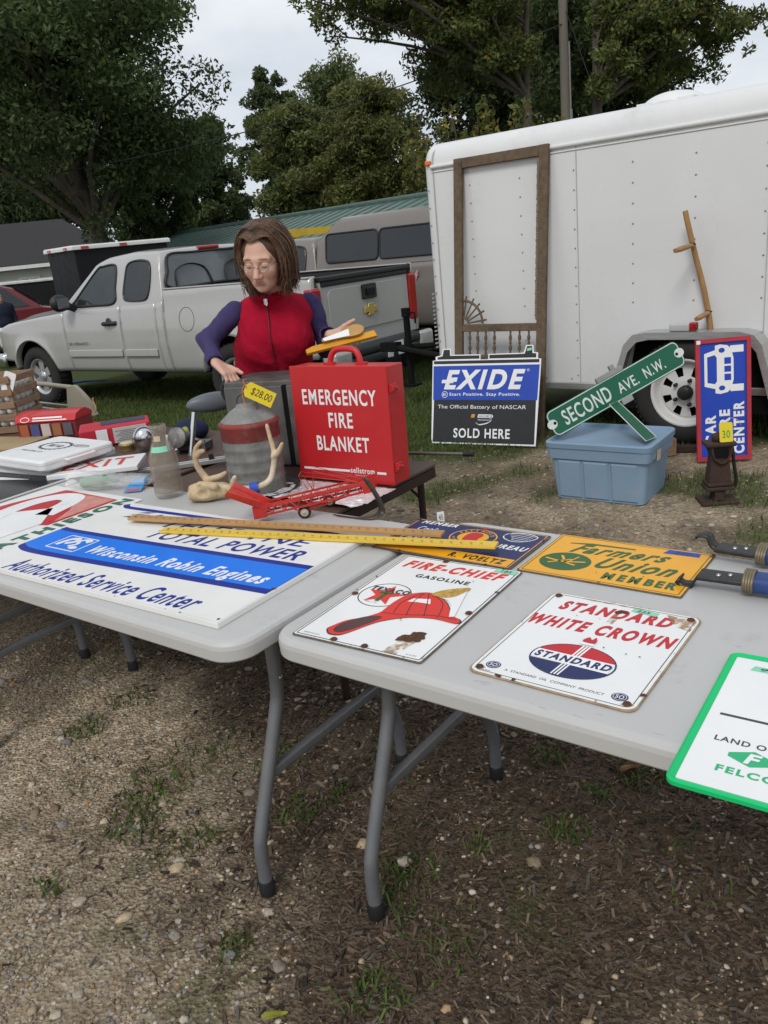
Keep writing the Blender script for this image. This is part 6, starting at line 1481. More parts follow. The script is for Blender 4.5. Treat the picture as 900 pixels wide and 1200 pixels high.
# two blue handled tools
blue_h = mat('chipped_blue_paint', (.022, .05, .17), .5, var=.25, scale=18, dirt=((.13, .10, .075), .62, .70, 22))
iron = mat('dark_iron', (.055, .052, .05), .42, .75, var=.35, scale=25)
wire_b = mat('brass_wire', (.21, .17, .11), .45, .6, var=.25, scale=40)
def tool(label, a, b, rot, z, flip):
    t = thing('blue_tool', label, 'tool', M=Matrix.Translation(ab(a, b, z))@RZ(DEG+rot), group='blue handled tools on the right table')
    MB().box((.338, 0, .026), (.50, .052, .034)).build('handle', blue_h, t, bevel=.011)
    MB().box((.045, 0, .027), (.09, .048, .010)).build('shank', iron, t, bevel=.003)
    for y_ in (-.011, .010): MB().lathe([(.005, 0), (.004, .003), (0, .0035)], 8, T(.05+y_, y_*.4, .032)).build('rivet', steel, t)
    q = MB()
    if flip: q.grid([[(x_, -.016, z_), (x_, .016, z_)] for x_, z_ in [(.008, .027), (-.002, .030), (-.010, .038), (-.013, .050), (-.022, .056), (-.036, .054), (-.044, .048)]], True)
    else: q.grid([[(x_, -.016, z_), (x_, .016, z_)] for x_, z_ in [(.008, .029), (-.002, .026), (-.009, .016), (-.014, .004), (-.030, .003), (-.040, .008), (-.032, .015)]], True)
    q.build('hook', iron, t, solid=.005)
    q = MB()
    for k in range(4): q.tube([(.090+.005*k, .0295*math.cos(R(a_)), .027+.0205*math.sin(R(a_))) for a_ in range(0, 360, 20)], .0035, 5, closed=True)
    q.build('wire_binding', wire_b, t)
tool('blue handled tool with a hooked iron end lying flat, nearer of the two', -.445, 1.605, 2.5, ZT2+.0012, False)
tool('blue handled tool with an upturned iron hook along the far table edge', -.452, 1.765, -3.5, ZT2+.0012, True)
tgt = thing('paper_tag', 'tiny white paper tag standing at the edge of the blue farm bureau sign', 'price tag', M=Matrix.Translation(ab(-1.178, 1.768, ZT1-.03))@RZ(10))
MB().box((0, 0, .03), (.020, .0012, .045)).build('card', white_p, tgt); MB().text('45', (-.006, .03, .006, .045), 0, M=T(0, -.0012, 0)@XZ).build('price', ink, tgt)
# chair behind the tables
chr_p = Vector((-.73, 3.30, 0)); 
ch = thing('metal_chair', 'chromed tube chair with a grey padded back behind the tables', 'chair', M=Matrix.Translation(atY(250, 471, 3.45)-Vector((0, 0, atY(250, 471, 3.45).z)))@RZ(200))
hz_ = atY(250, 471, 3.45).z
q = MB()
V, Fq = sdf_mesh([elp((0, 0, hz_), (.115, .032, .042))], .008); q.add([tuple(v) for v in V], [tuple(f) for f in Fq], True); q.build('backrest', mat('grey_vinyl', (.13, .145, .165), .4, var=.06), ch)
V, Fq = sdf_mesh([elp((0, .22, .46), (.20, .20, .03))], .01); MB().add([tuple(v) for v in V], [tuple(f) for f in Fq], True).build('seat', mat('grey_vinyl', (.13, .145, .165), .4), ch)
for s_ in (-1, 1):
    MB().tube(spline([(s_*.085, .0, hz_-.03), (s_*.15, .03, .62), (s_*.17, .08, .44), (s_*.18, .0, .2), (s_*.18, -.03, .0)], 6), .012, 10).build('rear_leg', chrome, ch)
    MB().tube(spline([(s_*.17, .40, .44), (s_*.18, .42, .2), (s_*.18, .42, .03), (s_*.16, .42, .012), (0, .42, .012)], 6), .012, 10).build('front_leg', chrome, ch)
# ================================================================== THINGS BY THE TRAILER
WT = Matrix.Translation((0.54, 6.677, 0))@RZ(-40.2)
TYAW = -40.2
old_wood = mat('weathered_door_wood', (.125, .088, .055), .85, var=.35, scale=3.5, stretch=(7, 7, .7), bump=.3, bscale=30, dirt=((.05, .036, .026), .52, .75, 4))
# old screen door leaning on the trailer: local x along it, y up its slope
p0 = WT@Vector((.325, -.25, 0)); 
HD, WD = 2.00, .765; lean = math.degrees(math.asin(.225/HD))
sd = thing('screen_door', 'old bare wooden screen door frame with turned spindles leaning on the white trailer', 'door frame', M=Matrix.Translation(p0+Vector((0, 0, float(gz(p0.x, p0.y)))))@RZ(TYAW)@RX(90-lean))
MB().box((.035, HD/2, 0), (.07, HD, .028)).build('stile', old_wood, sd, bevel=.003); MB().box((WD-.035, HD/2, 0), (.07, HD, .028)).build('stile', old_wood, sd, bevel=.003)
for y_, h_ in ((HD-.035, .068), (.80, .055), (.575, .055), (.06, .12)): MB().box((WD/2, y_, 0), (WD-.142, h_, .026)).build('rail', old_wood, sd, bevel=.003)
for x_ in (.13, .20, .27, .345, .48, .555, .63):
    pr = [(.006, .60), (.010, .612), (.006, .625), (.012, .645), (.013, .66), (.006, .675), (.011, .687), (.006, .70), (.012, .72), (.012, .735), (.006, .75), (.008, .772)]
    MB().lathe([(r, z) for r, z in pr], 10, RX(-90)@Matrix(((1, 0, 0, x_), (0, 1, 0, 0), (0, 0, 1, 0), (0, 0, 0, 1)))).build('spindle', old_wood, sd)
for cx_, cy_, a0, sg in ((.072, .83, 0, 1), (WD-.072, .548, 180, -1)):
    q = MB(); q.tube([(cx_+.17*math.cos(R(a0+a_)), cy_+.17*math.sin(R(a0+a_)), 0) for a_ in range(0, 91, 9)], .010, 6); q.tube([(cx_+.045*math.cos(R(a0+a_)), cy_+.045*math.sin(R(a0+a_)), 0) for a_ in range(0, 91, 15)], .009, 6)
    for a_ in (8, 27, 45, 63, 82): q.tube([(cx_+.045*math.cos(R(a0+a_)), cy_+.045*math.sin(R(a0+a_)), 0), (cx_+.205*math.cos(R(a0+a_)), cy_+.205*math.sin(R(a0+a_)), 0)], [.006, .007], 6)
    q.build('fan_ornament', old_wood, sd)
q = MB()
for i in range(26): x_ = .08+.58*i/25; q.box((x_, .53-.004*math.sin(i*3.1)-.012*abs(math.sin(i*1.3)), .010), (.024, .016+.014*abs(math.sin(i*1.9)), .003))
for i in range(50): q.box((WD-.074-.003*abs(math.sin(i*2.2)), .86+.021*i, .012), (.010+.006*abs(math.sin(i*1.7)), .02, .003))
q.build('torn_edge', mat('torn_fibre', (.17, .13, .09), .9, var=.3, scale=40), sd)
MB().prism([(.10, .44), (.19, .43), (.20, .50), (.12, .515)], .004, .006).build('paper_scrap', mat('printed_scrap', (.42, .36, .34), .8, var=.4, scale=30), sd)

# battery dealer sign
e0, e1 = on(506, 522, -.004), on(628, 526, -.004); ed = (e1-e0); EW = ed.length; eyaw = math.degrees(math.atan2(ed.y, ed.x))
xs_ = thing('dealer_sign', 'blue and black battery shaped Exide sign leaning on the screen door', 'sign', M=Matrix.Translation(e0+Vector((0, 0, .018)))@RZ(eyaw)@RX(90-15))
EH = .70
bl = lambda y: .0; 
out = [(0, 0), (EW, 0), (EW+.012, EH*.815), (EW+.012, EH*.865), (EW-.012, EH*.868), (EW-.012, EH*.925), (EW*.945, EH*.93), (EW*.94, EH*1.0), (EW*.875, EH*1.0), (EW*.855, EH*.925), (EW*.53, EH*.922), (EW*.53, EH*.868), (EW*.455, EH*.868), (EW*.455, EH*.92), (EW*.17, EH*.922), (EW*.165, EH*.985), (EW*.085, EH*.985), (EW*.075, EH*.92), (.012, EH*.905), (.014, EH*.868), (-.010, EH*.865), (-.010, EH*.815)]
MB().prism(out, 0, .005).build('panel', white_p, xs_)
sc_ = lambda x, y, m=.011: (EW/2+(x-EW/2)*(1-2*m/EW), EH/2+(y-EH/2)*(1-2*m/EH))
q = MB(); q.sheet([sc_(x, y) for x, y in [(0, 0), (EW, 0), (EW, EH*.455), (0, EH*.455)]], .0058)
q.sheet([(.0, EH*.828), (EW, EH*.828), (EW, EH*.860), (.0, EH*.860)], .0058)
q.sheet([(.028, EH*.876), (EW*.445, EH*.876), (EW*.445, EH*.91), (EW*.16, EH*.912), (EW*.155, EH*.975), (EW*.095, EH*.975), (EW*.085, EH*.91), (.028, EH*.897)], .0058)
q.sheet([(EW*.54, EH*.876), (EW-.024, EH*.876), (EW-.024, EH*.917), (EW*.935, EH*.92), (EW*.93, EH*.99), (EW*.885, EH*.99), (EW*.865, EH*.915), (EW*.54, EH*.912)], .0058)
q.build('black_print', mat('sign_black', (.020, .021, .024), .45, var=.12), xs_)
MB().sheet([(.004, EH*.455), (EW-.003, EH*.455), (EW+.004, EH*.808), (-.002, EH*.808)], .0058).build('blue_print', mat('sign_blue', (.018, .062, .40), .4, var=.06), xs_)
zq = .0068
q = MB(); q.text('EXIDE', (EW*.11, EH*.565, EW*.88, EH*.765), zq, bold=.055, shear=.28)
q.sheet([(EW*.085, EH*.63), (EW*.20, EH*.63), (EW*.205, EH*.665), (EW*.09, EH*.665)], zq+.0004); q.sheet([(EW*.125, EH*.595), (EW*.15, EH*.595), (EW*.175, EH*.70), (EW*.15, EH*.70)], zq+.0008)
q.text('Start Positive. Stay Positive.', (EW*.165, EH*.490, EW*.84, EH*.532), zq, bold=.02); q.ring(ell(EW*.12, EH*.512, .024, .024, 28), ell(EW*.12, EH*.512, .020, .020, 28), zq); q.text('E', (EW*.105, EH*.50, EW*.135, EH*.525), zq, bold=.02)
q.text('The Official Battery of NASCAR', (EW*.055, EH*.355, EW*.90, EH*.405), zq); q.text('SOLD HERE', (EW*.22, EH*.065, EW*.76, EH*.165), zq, bold=.03)
add_stroke(q, spl2([(EW*.435, EH*.225), (EW*.47, EH*.205), (EW*.54, EH*.22), (EW*.58, EH*.245)], 6, False), [.003]*6+[.007]*8+[.004]*5, zq); q.text('PERFORMANCE', (EW*.455, EH*.245, EW*.585, EH*.26), zq); q.sheet([(EW*.45, EH*.275), (EW*.56, EH*.275), (EW*.565, EH*.31), (EW*.455, EH*.31)], zq); q.sheet(ell(EW*.575, EH*.29, .018, .014, 16), zq)
q.ring(ell(EW*.905, EH*.755, .009, .009, 16), ell(EW*.905, EH*.755, .006, .006, 16), zq); q.build('lettering', white_p, xs_)
q = MB(); q.text('NASCAR', (EW*.46, EH*.280, EW*.555, EH*.304), zq+.0008, bold=.03, shear=.2); q.text('2', (EW*.565, EH*.278, EW*.59, EH*.302), zq+.0008, bold=.03); q.build('emblem_lettering', mat('emblem_blue', (.03, .10, .35), .4), xs_)
q = MB(); q.sheet([(EW*.385, EH*.275), (EW*.405, EH*.275), (EW*.412, EH*.312), (EW*.392, EH*.312)], zq); q.sheet([(EW*.405, EH*.275), (EW*.420, EH*.275), (EW*.427, EH*.312), (EW*.412, EH*.312)], zq+.0004); q.build('emblem_bars', mat('emblem_orange', (.62, .28, .03), .4), xs_)
MB().prism([(EW*.885, EH*.94), (EW*.928, EH*.95), (EW*.925, EH*.975), (EW*.888, EH*.965)], .0068, .0074).build('sticker', tape_g, xs_)
q = MB(); q.tube([(.10, EH*.75, -.004), (.10, .02, -.16)], .008, 6).tube([(EW-.10, EH*.75, -.004), (EW-.10, .02, -.16)], .008, 6); q.build('prop_leg', dark_in, xs_)

# blue storage tote
t0, t1 = on(653, 583), on(752, 593); td = t1-t0; tyaw = math.degrees(math.atan2(td.y, td.x))
tote_m = mat('blue_tote_plastic', (.215, .315, .425), .5, var=.07, scale=3, dirt=((.30, .34, .38), .52, .80, 7)); tote_l = mat('blue_tote_lid', (.19, .285, .39), .5, var=.06)
tt = thing('storage_tote', 'dusty blue plastic storage tote with its lid on', 'tote', M=Matrix.Translation(t0+Vector((0, 0, .002)))@RZ(tyaw))
TWb, TDb, TH_ = .49, .37, .335
def trect(e, r=.035): return rrect(-e, -e, TWb+e, TDb+e, r, 5)
lv = [(0, 0), (.004, 0.002), (.024, TH_*.70), (.027, TH_*.705), (.034, TH_*.71), (.038, TH_*.72), (.045, TH_-.025)]
q = MB(); L0 = [[(x, y, z) for x, y in trect(e)] for e, z in lv]; n = len(L0[0])
for A_, B_ in zip(L0[:-1], L0[1:]): q.add(A_+B_, [(j, (j+1) % n, n+(j+1) % n, n+j) for j in range(n)], True)
q.sheet(trect(0), 0)
for x_ in (.10, .21, .33, .39): pass
def onface(x, z, o): e = .004+.020*(z/(TH_*.7)); return (x, -e-o, z)
for x0_, x1_ in ((.03, .145), (.175, .30), (.33, .46)):
    A_ = [onface(x0_, .02, .008), onface(x1_, .02, .008), onface(x1_, TH_*.66, .010), onface(x0_, TH_*.66, .010)]; B_ = [onface(x0_-.01, .012, -.001), onface(x1_+.01, .012, -.001), onface(x1_+.01, TH_*.69, -.001), onface(x0_-.01, TH_*.69, -.001)]
    q.add(A_+B_, [(0, 1, 2, 3), (4, 5, 1, 0), (5, 6, 2, 1), (6, 7, 3, 2), (7, 4, 0, 3)])
q.build('body', tote_m, tt)
lv = [(.046, TH_-.035), (.050, TH_-.033), (.052, TH_-.006), (.047, TH_), (.034, TH_), (.026, TH_-.018), (.012, TH_-.020)]
q = MB(); L0 = [[(x, y, z) for x, y in trect(e, .045)] for e, z in lv]
for A_, B_ in zip(L0[:-1], L0[1:]): q.add(A_+B_, [(j, (j+1) % n, n+(j+1) % n, n+j) for j in range(n)], True)
q.sheet(trect(.012, .045), TH_-.020); q.build('lid', tote_l, tt)
MB().box((TWb+.045, .12, .255), (.004, .05, .055)).build('sticker', mat('tan_paper', (.5, .42, .28), .8), tt)

# green street sign resting on the tote
sg_green = mat('street_sign_green', (.006, .105, .055), .35, var=.08, dirt=((.02, .08, .05), .6, .8, 12))
reflect_w = mat('sign_white', (.62, .66, .62), .45, var=.12, scale=30)
tl = t0+Vector((-.02, .0, TH_)); 
a3 = atY(645, 499, t0.y+.03); b3 = atY(798, 412, t0.y+.22)
x = (b3-a3); SLn = x.length; x.normalize(); nrm = Vector((-.12, -1, .18)); nrm = (nrm-x*nrm.dot(x)).normalized(); y_ = nrm.cross(x).normalized()
ss = thing('street_sign', 'green street sign lettered Second Ave. N.W. tilted on top of the blue tote', 'street sign', M=Matrix(((x.x, y_.x, nrm.x, a3.x), (x.y, y_.y, nrm.y, a3.y), (x.z, y_.z, nrm.z, a3.z), (0, 0, 0, 1))))
SH = .152
MB().prism(rrect(0, -SH/2, SLn, SH/2, .035, 6), -.0018, 0).build('blade', sg_green, ss)
q = MB(); q.ring(rrect(.004, -SH/2+.004, SLn-.004, SH/2-.004, .032, 6), rrect(.009, -SH/2+.009, SLn-.009, SH/2-.009, .027, 6), .0008)
q.text('SECOND', (.085, -.045, .395, .042), .0008, bold=.02); q.text('AVE.', (.445, -.040, .575, .022), .0008, bold=.015); q.text('N.W.', (.620, -.038, .755, .024), .0008, bold=.015)
for cx_ in (.0, SLn): q.sheet(ell(abs(cx_-.014), 0, .030, .026, 24), .0006)
q.build('lettering', reflect_w, ss)
q = MB()
for cx_ in (.030, SLn-.030): q.sheet(ell(cx_, 0, .009, .009, 14), .0012)
q.build('hole', dark_in, ss)
q = MB(); q.box((SLn*.50, SH/2+.012, -.004), (.17, .03, .020)); q.box((SLn*.535, SH/2+.040, -.004), (.03, .03, .02)); q.box((SLn*.53, -SH/2-.01, -.004), (.07, .035, .024)); q.build('bracket', mat('bracket_alloy', (.30, .31, .29), .5, .6, var=.2), ss, bevel=.003)
iw = ss.matrix_world.inverted(); Yf, Yn = t0.y+.10, t0.y-.13
Q_ = [iw@atY(*p) for p in ((724, 470, Yf), (714, 474, Yf-.12), (757, 517, Yn-.12), (769, 512, Yn))]
MB().add([tuple(p) for p in Q_], [(0, 1, 2, 3)]).build('cross_blade', sg_green, ss, solid=.002)
MB().tube([tuple(p) for p in Q_], .0025, 5, closed=True).build('blade_edge', reflect_w, ss)

# wood block and bar by the wheel
wbk = thing('wood_block', 'short block of raw timber on the gravel between the tote and the trailer tyre', 'wood block', M=Matrix.Translation(on(775, 531)+Vector((0, 0, .002)))@RZ(TYAW+50))
MB().box((0, 0, .055), (.10, .20, .11)).build('block', mat('raw_timber', (.25, .16, .09), .85, var=.25, scale=6, stretch=(8, .8, 8)), wbk, bevel=.004)
bar = thing('steel_bar', 'rusty flat steel bar lying on the gravel against the trailer tyre', 'bar', M=Matrix.Translation(on(805, 529)+Vector((0, 0, .02)))@RZ(TYAW+24)); MB().box((0, 0, .0), (.32, .05, .04)).build('bar', mat('brown_rust', (.055, .032, .024), .8, .2, var=.3, scale=30, bump=.3, bscale=120), bar, bevel=.004)

# car care sign leaning against the trailer
c0, c1_ = on(817, 541), on(880, 538); cdv = c1_-c0; CWd = cdv.length; cyaw = math.degrees(math.atan2(cdv.y, cdv.x))
CHt = .735
cs = thing('car_care_sign', 'red framed blue sign lettered Car Care Center set on end by the trailer wheel', 'sign', M=Matrix.Translation(c0)@RZ(cyaw)@RX(90-7)@RZ(1.0))
MB().box((CWd/2, CHt/2, 0), (CWd-.01, CHt-.01, .012)).build('panel', mat('sign_blue2', (.014, .055, .42), .35, var=.05), cs)
frm = mat('painted_red_frame', (.40, .030, .045), .45, var=.12, scale=10)
fr = MB(); o = [(0, 0), (CWd, 0), (CWd, CHt), (0, CHt)]; i_ = [(.024, .024), (CWd-.024, .024), (CWd-.024, CHt-.024), (.024, CHt-.024)]
fr.add([(x, y, .02) for x, y in o]+[(x, y, .02) for x, y in i_]+[(x, y, -.012) for x, y in o]+[(x, y, .004) for x, y in i_], [(k, (k+1) % 4, 4+(k+1) % 4, 4+k) for k in range(4)]+[(8+k, 8+(k+1) % 4, (k+1) % 4, k) for k in range(4)]+[(4+k, 4+(k+1) % 4, 12+(k+1) % 4, 12+k) for k in range(4)]+[(8, 11, 10, 9)]); fr.build('frame', frm, cs)
Mr = T(0, 0, .0072)@Matrix(((0, -1, 0, 0), (1, 0, 0, 0), (0, 0, 1, 0), (0, 0, 0, 1)))   # text runs upward
q = MB()
xL = lambda f: f*CHt
q.text('CAR', (xL(.14), -CWd*.36, xL(.38), -CWd*.16), 0, bold=.06, M=Mr); q.text('CARE', (xL(.10), -CWd*.62, xL(.42), -CWd*.42), 0, bold=.06, M=Mr); q.text('CENTER', (xL(.05), -CWd*.88, xL(.48), -CWd*.68), 0, bold=.06, M=Mr)
# car pictogram (drawn front view, wheels to the right of the sign)
def cxy(u_, w_): return (xL(.55)+u_*xL(.40), -(CWd*.13+w_*CWd*.76))     # u along the sign, w across
def loop(L_): return [cxy(a_, b_) for a_, b_ in L_]
q.sheet(loop([(.02, .30), (.22, .30), (.26, .34), (.74, .34), (.78, .30), (.98, .30), (1.0, .42), (.97, .60), (.90, .68), (.72, .74), (.28, .74), (.10, .68), (.03, .60), (0, .42)]), 0, M=Mr)
q.ring(loop([(.10, .33), (.17, .04), (.83, .04), (.90, .33)]), loop([(.20, .33), (.24, .11), (.76, .11), (.80, .33)]), .0006, M=Mr)
q.sheet(loop([(.04, .66), (.18, .66), (.18, .98), (.04, .98)]), .0006, M=Mr); q.sheet(loop([(.82, .66), (.96, .66), (.96, .98), (.82, .98)]), .0006, M=Mr)
q.build('lettering', white_p, cs)
q = MB()
for uu in (.12, .88): q.sheet([cxy(uu+.050*math.cos(t), .46+.075*math.sin(t)) for t in [2*PI*k/20 for k in range(20)]], .0010, M=Mr)
for u0, u1 in ((.27, .40), (.44, .56), (.60, .73)): q.sheet(loop([(u0, .52), (u1, .52), (u1, .68), (u0, .68)]), .0010, M=Mr)
q.build('pictogram_detail', mat('sign_blue2', (.014, .055, .42), .35), cs)
MB().box((.016, CHt-.016, .0218), (.022, .022, .002)).build('sticker', white_p, cs)
# scythe handle standing behind that sign
sn = thing('scythe_handle', 'bent wooden scythe handle with two grips leaning on the white trailer', 'scythe handle')
YB = 5.22
pts = [atY(836, 470, YB), atY(833, 392, YB+.02), atY(826, 345, YB+.04), atY(815, 300, YB+.05), atY(806, 262, YB+.05), atY(803, 247, YB+.05)]
foot = pts[0].copy(); foot.z = .01; pts = [foot]+pts
snw = mat('honey_wood', (.34, .19, .075), .55, var=.25, scale=4, stretch=(5, 5, .8))
sp_ = spline(pts, 6); MB().tube(sp_, [.020-.004*i/len(sp_) for i in range(len(sp_))], 12).build('shaft', snw, sn)
for A_, B_ in (((812, 287), (791, 294)), ((831, 366), (816, 374))):
    g0, g1 = atY(*A_, YB+.02), atY(*B_, YB-.10)
    gp = MB().tube([g0, g0.lerp(g1, .3), g0.lerp(g1, .7), g1], [.012, .0155, .017, .0135], 10).build('grip', snw, sn)
    q = MB(); q.tube([g0+Vector((.016*math.cos(t), .016*math.sin(t), .014*math.sin(t*.5))) for t in [2*PI*k/12 for k in range(12)]], .003, 5, closed=True); q.build('clamp', rust_m, gp)
# rusty iron jack with a yellow tag
jk_m = mat('brown_rust', (.055, .032, .024), .8, .2, var=.3, scale=30, bump=.3, bscale=120)
jp = on(846, 592)
jk = thing('iron_jack', 'rusty cast iron jack stand on the ground in front of the blue car sign', 'jack', M=Matrix.Translation(jp+Vector((0, .06, 0)))@RZ(-6)@Matrix.Scale(.86, 4))
q = MB(); q.box((0, 0, .011), (.22, .16, .020)); q.box((0, 0, .10), (.165, .13, .022)); q.box((0, 0, .125), (.15, .12, .02))
q.prism([(-.035, .022), (.035, .022), (.026, .055), (.038, .09), (-.038, .09), (-.026, .055)], -.05, .05, Matrix(((1, 0, 0, 0), (0, 0, 1, 0), (0, 1, 0, 0), (0, 0, 0, 1)))); q.build('base', jk_m, jk, bevel=.005)
q = MB()
sect = lambda z, w, d: [(-w, -d, z), (w, -d, z), (w, d, z), (-w, d, z)]
lv = [sect(.135, .066, .05), sect(.30, .050, .042), sect(.36, .07, .05)]
for A_, B_ in zip(lv[:-1], lv[1:]): q.add(A_+B_, [(k, (k+1) % 4, 4+(k+1) % 4, 4+k) for k in range(4)])
q.box((0, 0, .372), (.175, .12, .024)); q.build('column', jk_m, jk, bevel=.006)
MB().tube(spline([(-.055, -.06, .355), (-.045, -.062, .30), (-.01, -.064, .265), (.025, -.062, .27), (.05, -.06, .31), (.06, -.06, .355)], 4), .007, 6).build('yoke', jk_m, jk)
MB().box((0, -.0465, .325), (.085, .012, .06)).build('opening', dark_in, jk)
MB().tube(spline([(.085, .02, .33), (.10, .02, .22), (.115, .02, .13), (.105, .02, .08)], 5), .011, 8).build('lever', black_pl, jk)
V, Fq = sdf_mesh([elp((-.01, 0, .405), (.035, .03, .03)), cap((-.03, 0, .42), (.02, .0, .43), .014, k=.01)], .005); MB().add([tuple(v) for v in V], [tuple(f) for f in Fq], True).build('cap', jk_m, jk)
yt = thing('price_tag', 'yellow card tag with a green number tied on the rusty iron jack', 'price tag', M=Matrix.Translation(jp+Vector((.016, .01, .335)))@RZ(-6)@RX(-14))
MB().prism(rrect(-.032, -.0, .034, .10, .008), -.0008, .0008, XZ).build('card', mat('yellow_card', (.72, .56, .02), .7, var=.03), yt)
MB().text('30', (-.018, .02, .02, .06), 0, bold=.02, M=T(0, -.0014, 0)@XZ).build('number', mat('green_marker', (.05, .30, .06), .6), yt); MB().tube(spline([(.0, 0, .10), (.03, 0, .12), (.06, -.01, .105), (.075, 0, .08)], 4), .0014, 4).build('string', mat('pale_pink_string', (.6, .4, .4), .8), yt)
# blue plastic thing in the grass under the silver truck
bp0 = on(78, 452, -.17); bp1 = on(125, 448, -.19)
bpo = thing('plastic_strip', 'bright blue plastic strip lying in the grass under the silver pickup', 'blue strip')
MB().tube([bp0+Vector((0, 0, .03)), bp0.lerp(bp1, .5)+Vector((0, 0, .045)), bp1+Vector((0, 0, .03))], [.05, .04, .02], 8, flat=.4).build('strip', mat('blue_plastic', (.02, .10, .42), .4), bpo)
# fallen leaves
lfm = mat('yellow_leaf', (.24, .24, .03), .6, var=.25, scale=60); lfb = mat('brown_leaf', (.24, .12, .05), .8, var=.3, scale=50)
def leaf(label, px, py, L_, m, rz, cup=.006):
    p = on(px, py); rows = []
    for i in range(13):
        t = i/12; w = L_*.22*math.sin(PI*min(1, t*.96+.02))**.8*(1-.2*t)
        rows.append([(L_*(t-.5), w*s, .006+cup*abs(s)+.004*math.sin(t*5+s)) for s in (-1, -.5, 0, .5, 1)])
    MB().grid(rows, True).build('fallen_leaf', m, None, M=Matrix.Translation((p.x, p.y, float(gh(p.x, p.y))+.002))@RZ(rz), label=label, cat='leaf', solid=.0006)
leaf('yellow green leaf lying on the gravel at the bottom edge', 322, 1190, .055, lfm, 8)
leaf('curled brown leaf on the bark under the white crown sign', 737, 907, .06, lfb, 20, .014)
# ================================================================== PEOPLE
skin_m = mat('skin', (.5, .3, .22), .55, var=.05, scale=30, attr='Col', spec=.35)
def setcol(o, fn):
    me = o.data; n = len(me.vertices); co = np.empty(n*3, np.float32); me.vertices.foreach_get('co', co); co = co.reshape(-1, 3)
    a = me.attributes.new('Col', 'FLOAT_COLOR', 'POINT'); c4 = np.ones((n, 4), np.float32); c4[:, :3] = fn(co); a.data.foreach_set('color', c4.ravel())
def finger(base, dirs, L_, r, k=.004):
    """three bones from base along unit directions"""
    out = []; p = Vector(base); fr = (.45, .30, .25)
    for i, d in enumerate(dirs):
        q = p+Vector(d).normalized()*L_*fr[i]; out.append(cap(p, q, r*(1-.10*i), r*(1-.10*(i+1)), k=k)); p = q
    return out
def hand(wrist, fwd, palm_n, thumb_side, curl, spread=.010, sc=1.0, thumb_dir=None, thumb_curl=.4):
    """palm starts at the wrist and points along fwd; palm_n is the direction the palm faces"""
    f = Vector(fwd).normalized(); n = Vector(palm_n); n = (n-f*n.dot(f)).normalized(); s = f.cross(n).normalized()*thumb_side
    W_ = Vector(wrist); pr = []
    pl = .085*sc
    for j in range(4):
        off = (j-1.5)*.019*sc
        kn = W_+f*(pl*(1-.04*abs(j-1)))-s*off
        pr.append(cap(W_+f*.012-s*off*.55, kn, .0125*sc, .0105*sc, k=.012))
        Lf = (.070, .078, .073, .058)[j]*sc
        ds = []; ang = 0
        for c_ in curl[j]:
            ang += c_; ds.append(f*math.cos(ang)+n*math.sin(ang)-s*(off*.35/.03*spread*3))
        pr += finger(kn, ds, Lf, (.0088, .0092, .0088, .0078)[j]*sc)
    tb0 = W_+f*.022+s*.022*sc+n*.006
    td = Vector(thumb_dir) if thumb_dir is not None else (f*.65+s*.7+n*.35)
    t1 = tb0+td.normalized()*.042*sc; t2 = t1+(td.normalized()*(1-thumb_curl)+f*thumb_curl).normalized()*.030*sc; t3 = t2+(td.normalized()*(1-thumb_curl*1.5)+f*thumb_curl*1.6).normalized()*.024*sc
    pr += [cap(W_+f*.012, tb0, .014*sc, .013*sc, k=.012), cap(tb0, t1, .0135*sc, .0108*sc, k=.008), cap(t1, t2, .0105*sc, .0095*sc, k=.004), cap(t2, t3, .0095*sc, .0078*sc, k=.004)]
    return pr
def xf(prims, M):
    o = []; sc_x = M.to_scale()[0]; s3 = M.to_3x3().normalized()
    for p in prims:
        p = dict(p)
        if p['t'] == 'cap': p['a'] = tuple(M@Vector(p['a'])); p['b'] = tuple(M@Vector(p['b'])); p['ra'] *= sc_x; p['rb'] *= sc_x
        else: p['c'] = tuple(M@Vector(p['c'])); p['r'] = tuple(v*sc_x for v in p['r']); p['R'] = [[s3[i][j] for j in range(3)] for i in range(3)]
        o.append(p)
    return o

# --- woman in the red fleece vest.  Face looks along -y of the head frame
YP = 3.42
head_c = atY(309, 302, YP-.14)
chest = atY(323, 385, YP+.0)
HM = Matrix.Translation(head_c)@RZ(-16)@RX(17)@RY(3)@Matrix.Scale(.95, 4)
hp = [elp((0, .012, .028), (.076, .094, .088)), elp((0, -.028, -.028), (.063, .066, .084), k=.03), elp((0, -.040, -.080), (.045, .046, .036), k=.025), elp((0, -.074, -.100), (.018, .016, .014), k=.018),
      elp((.040, -.062, -.030), (.024, .024, .026), k=.02), elp((-.040, -.062, -.030), (.024, .024, .026), k=.02),
      cap((-.045, -.074, .020), (.045, -.074, .020), .010, .010, k=.018),
      elp((.031, -.099, -.002), (.019, .014, .012), op='-', k=.012), elp((-.031, -.099, -.002), (.019, .014, .012), op='-', k=.012),
      cap((0, -.090, .006), (0, -.112, -.036), .0085, .0115, k=.010), elp((0, -.115, -.040), (.0115, .011, .010), k=.006), elp((.012, -.103, -.043), (.008, .010, .008), k=.006), elp((-.012, -.103, -.043), (.008, .010, .008), k=.006),
      elp((.031, -.080, -.003), (.0155, .0125, .0125), k=.003), elp((-.031, -.080, -.003), (.0155, .0125, .0125), k=.003),
      elp((0, -.09, .02), (.02, .006, .01), k=.01),
      cap((-.017, -.090, -.0665), (.017, -.090, -.0665), .0055, k=.006), cap((-.014, -.089, -.0755), (.014, -.089, -.0755), .0062, k=.006),
      elp((0, -.1015, -.0708), (.024, .006, .0016), op='-', k=.003), elp((.005, -.117, -.0505), (.0032, .004, .003), op='-', k=.003), elp((-.005, -.117, -.0505), (.0032, .004, .003), op='-', k=.003)]
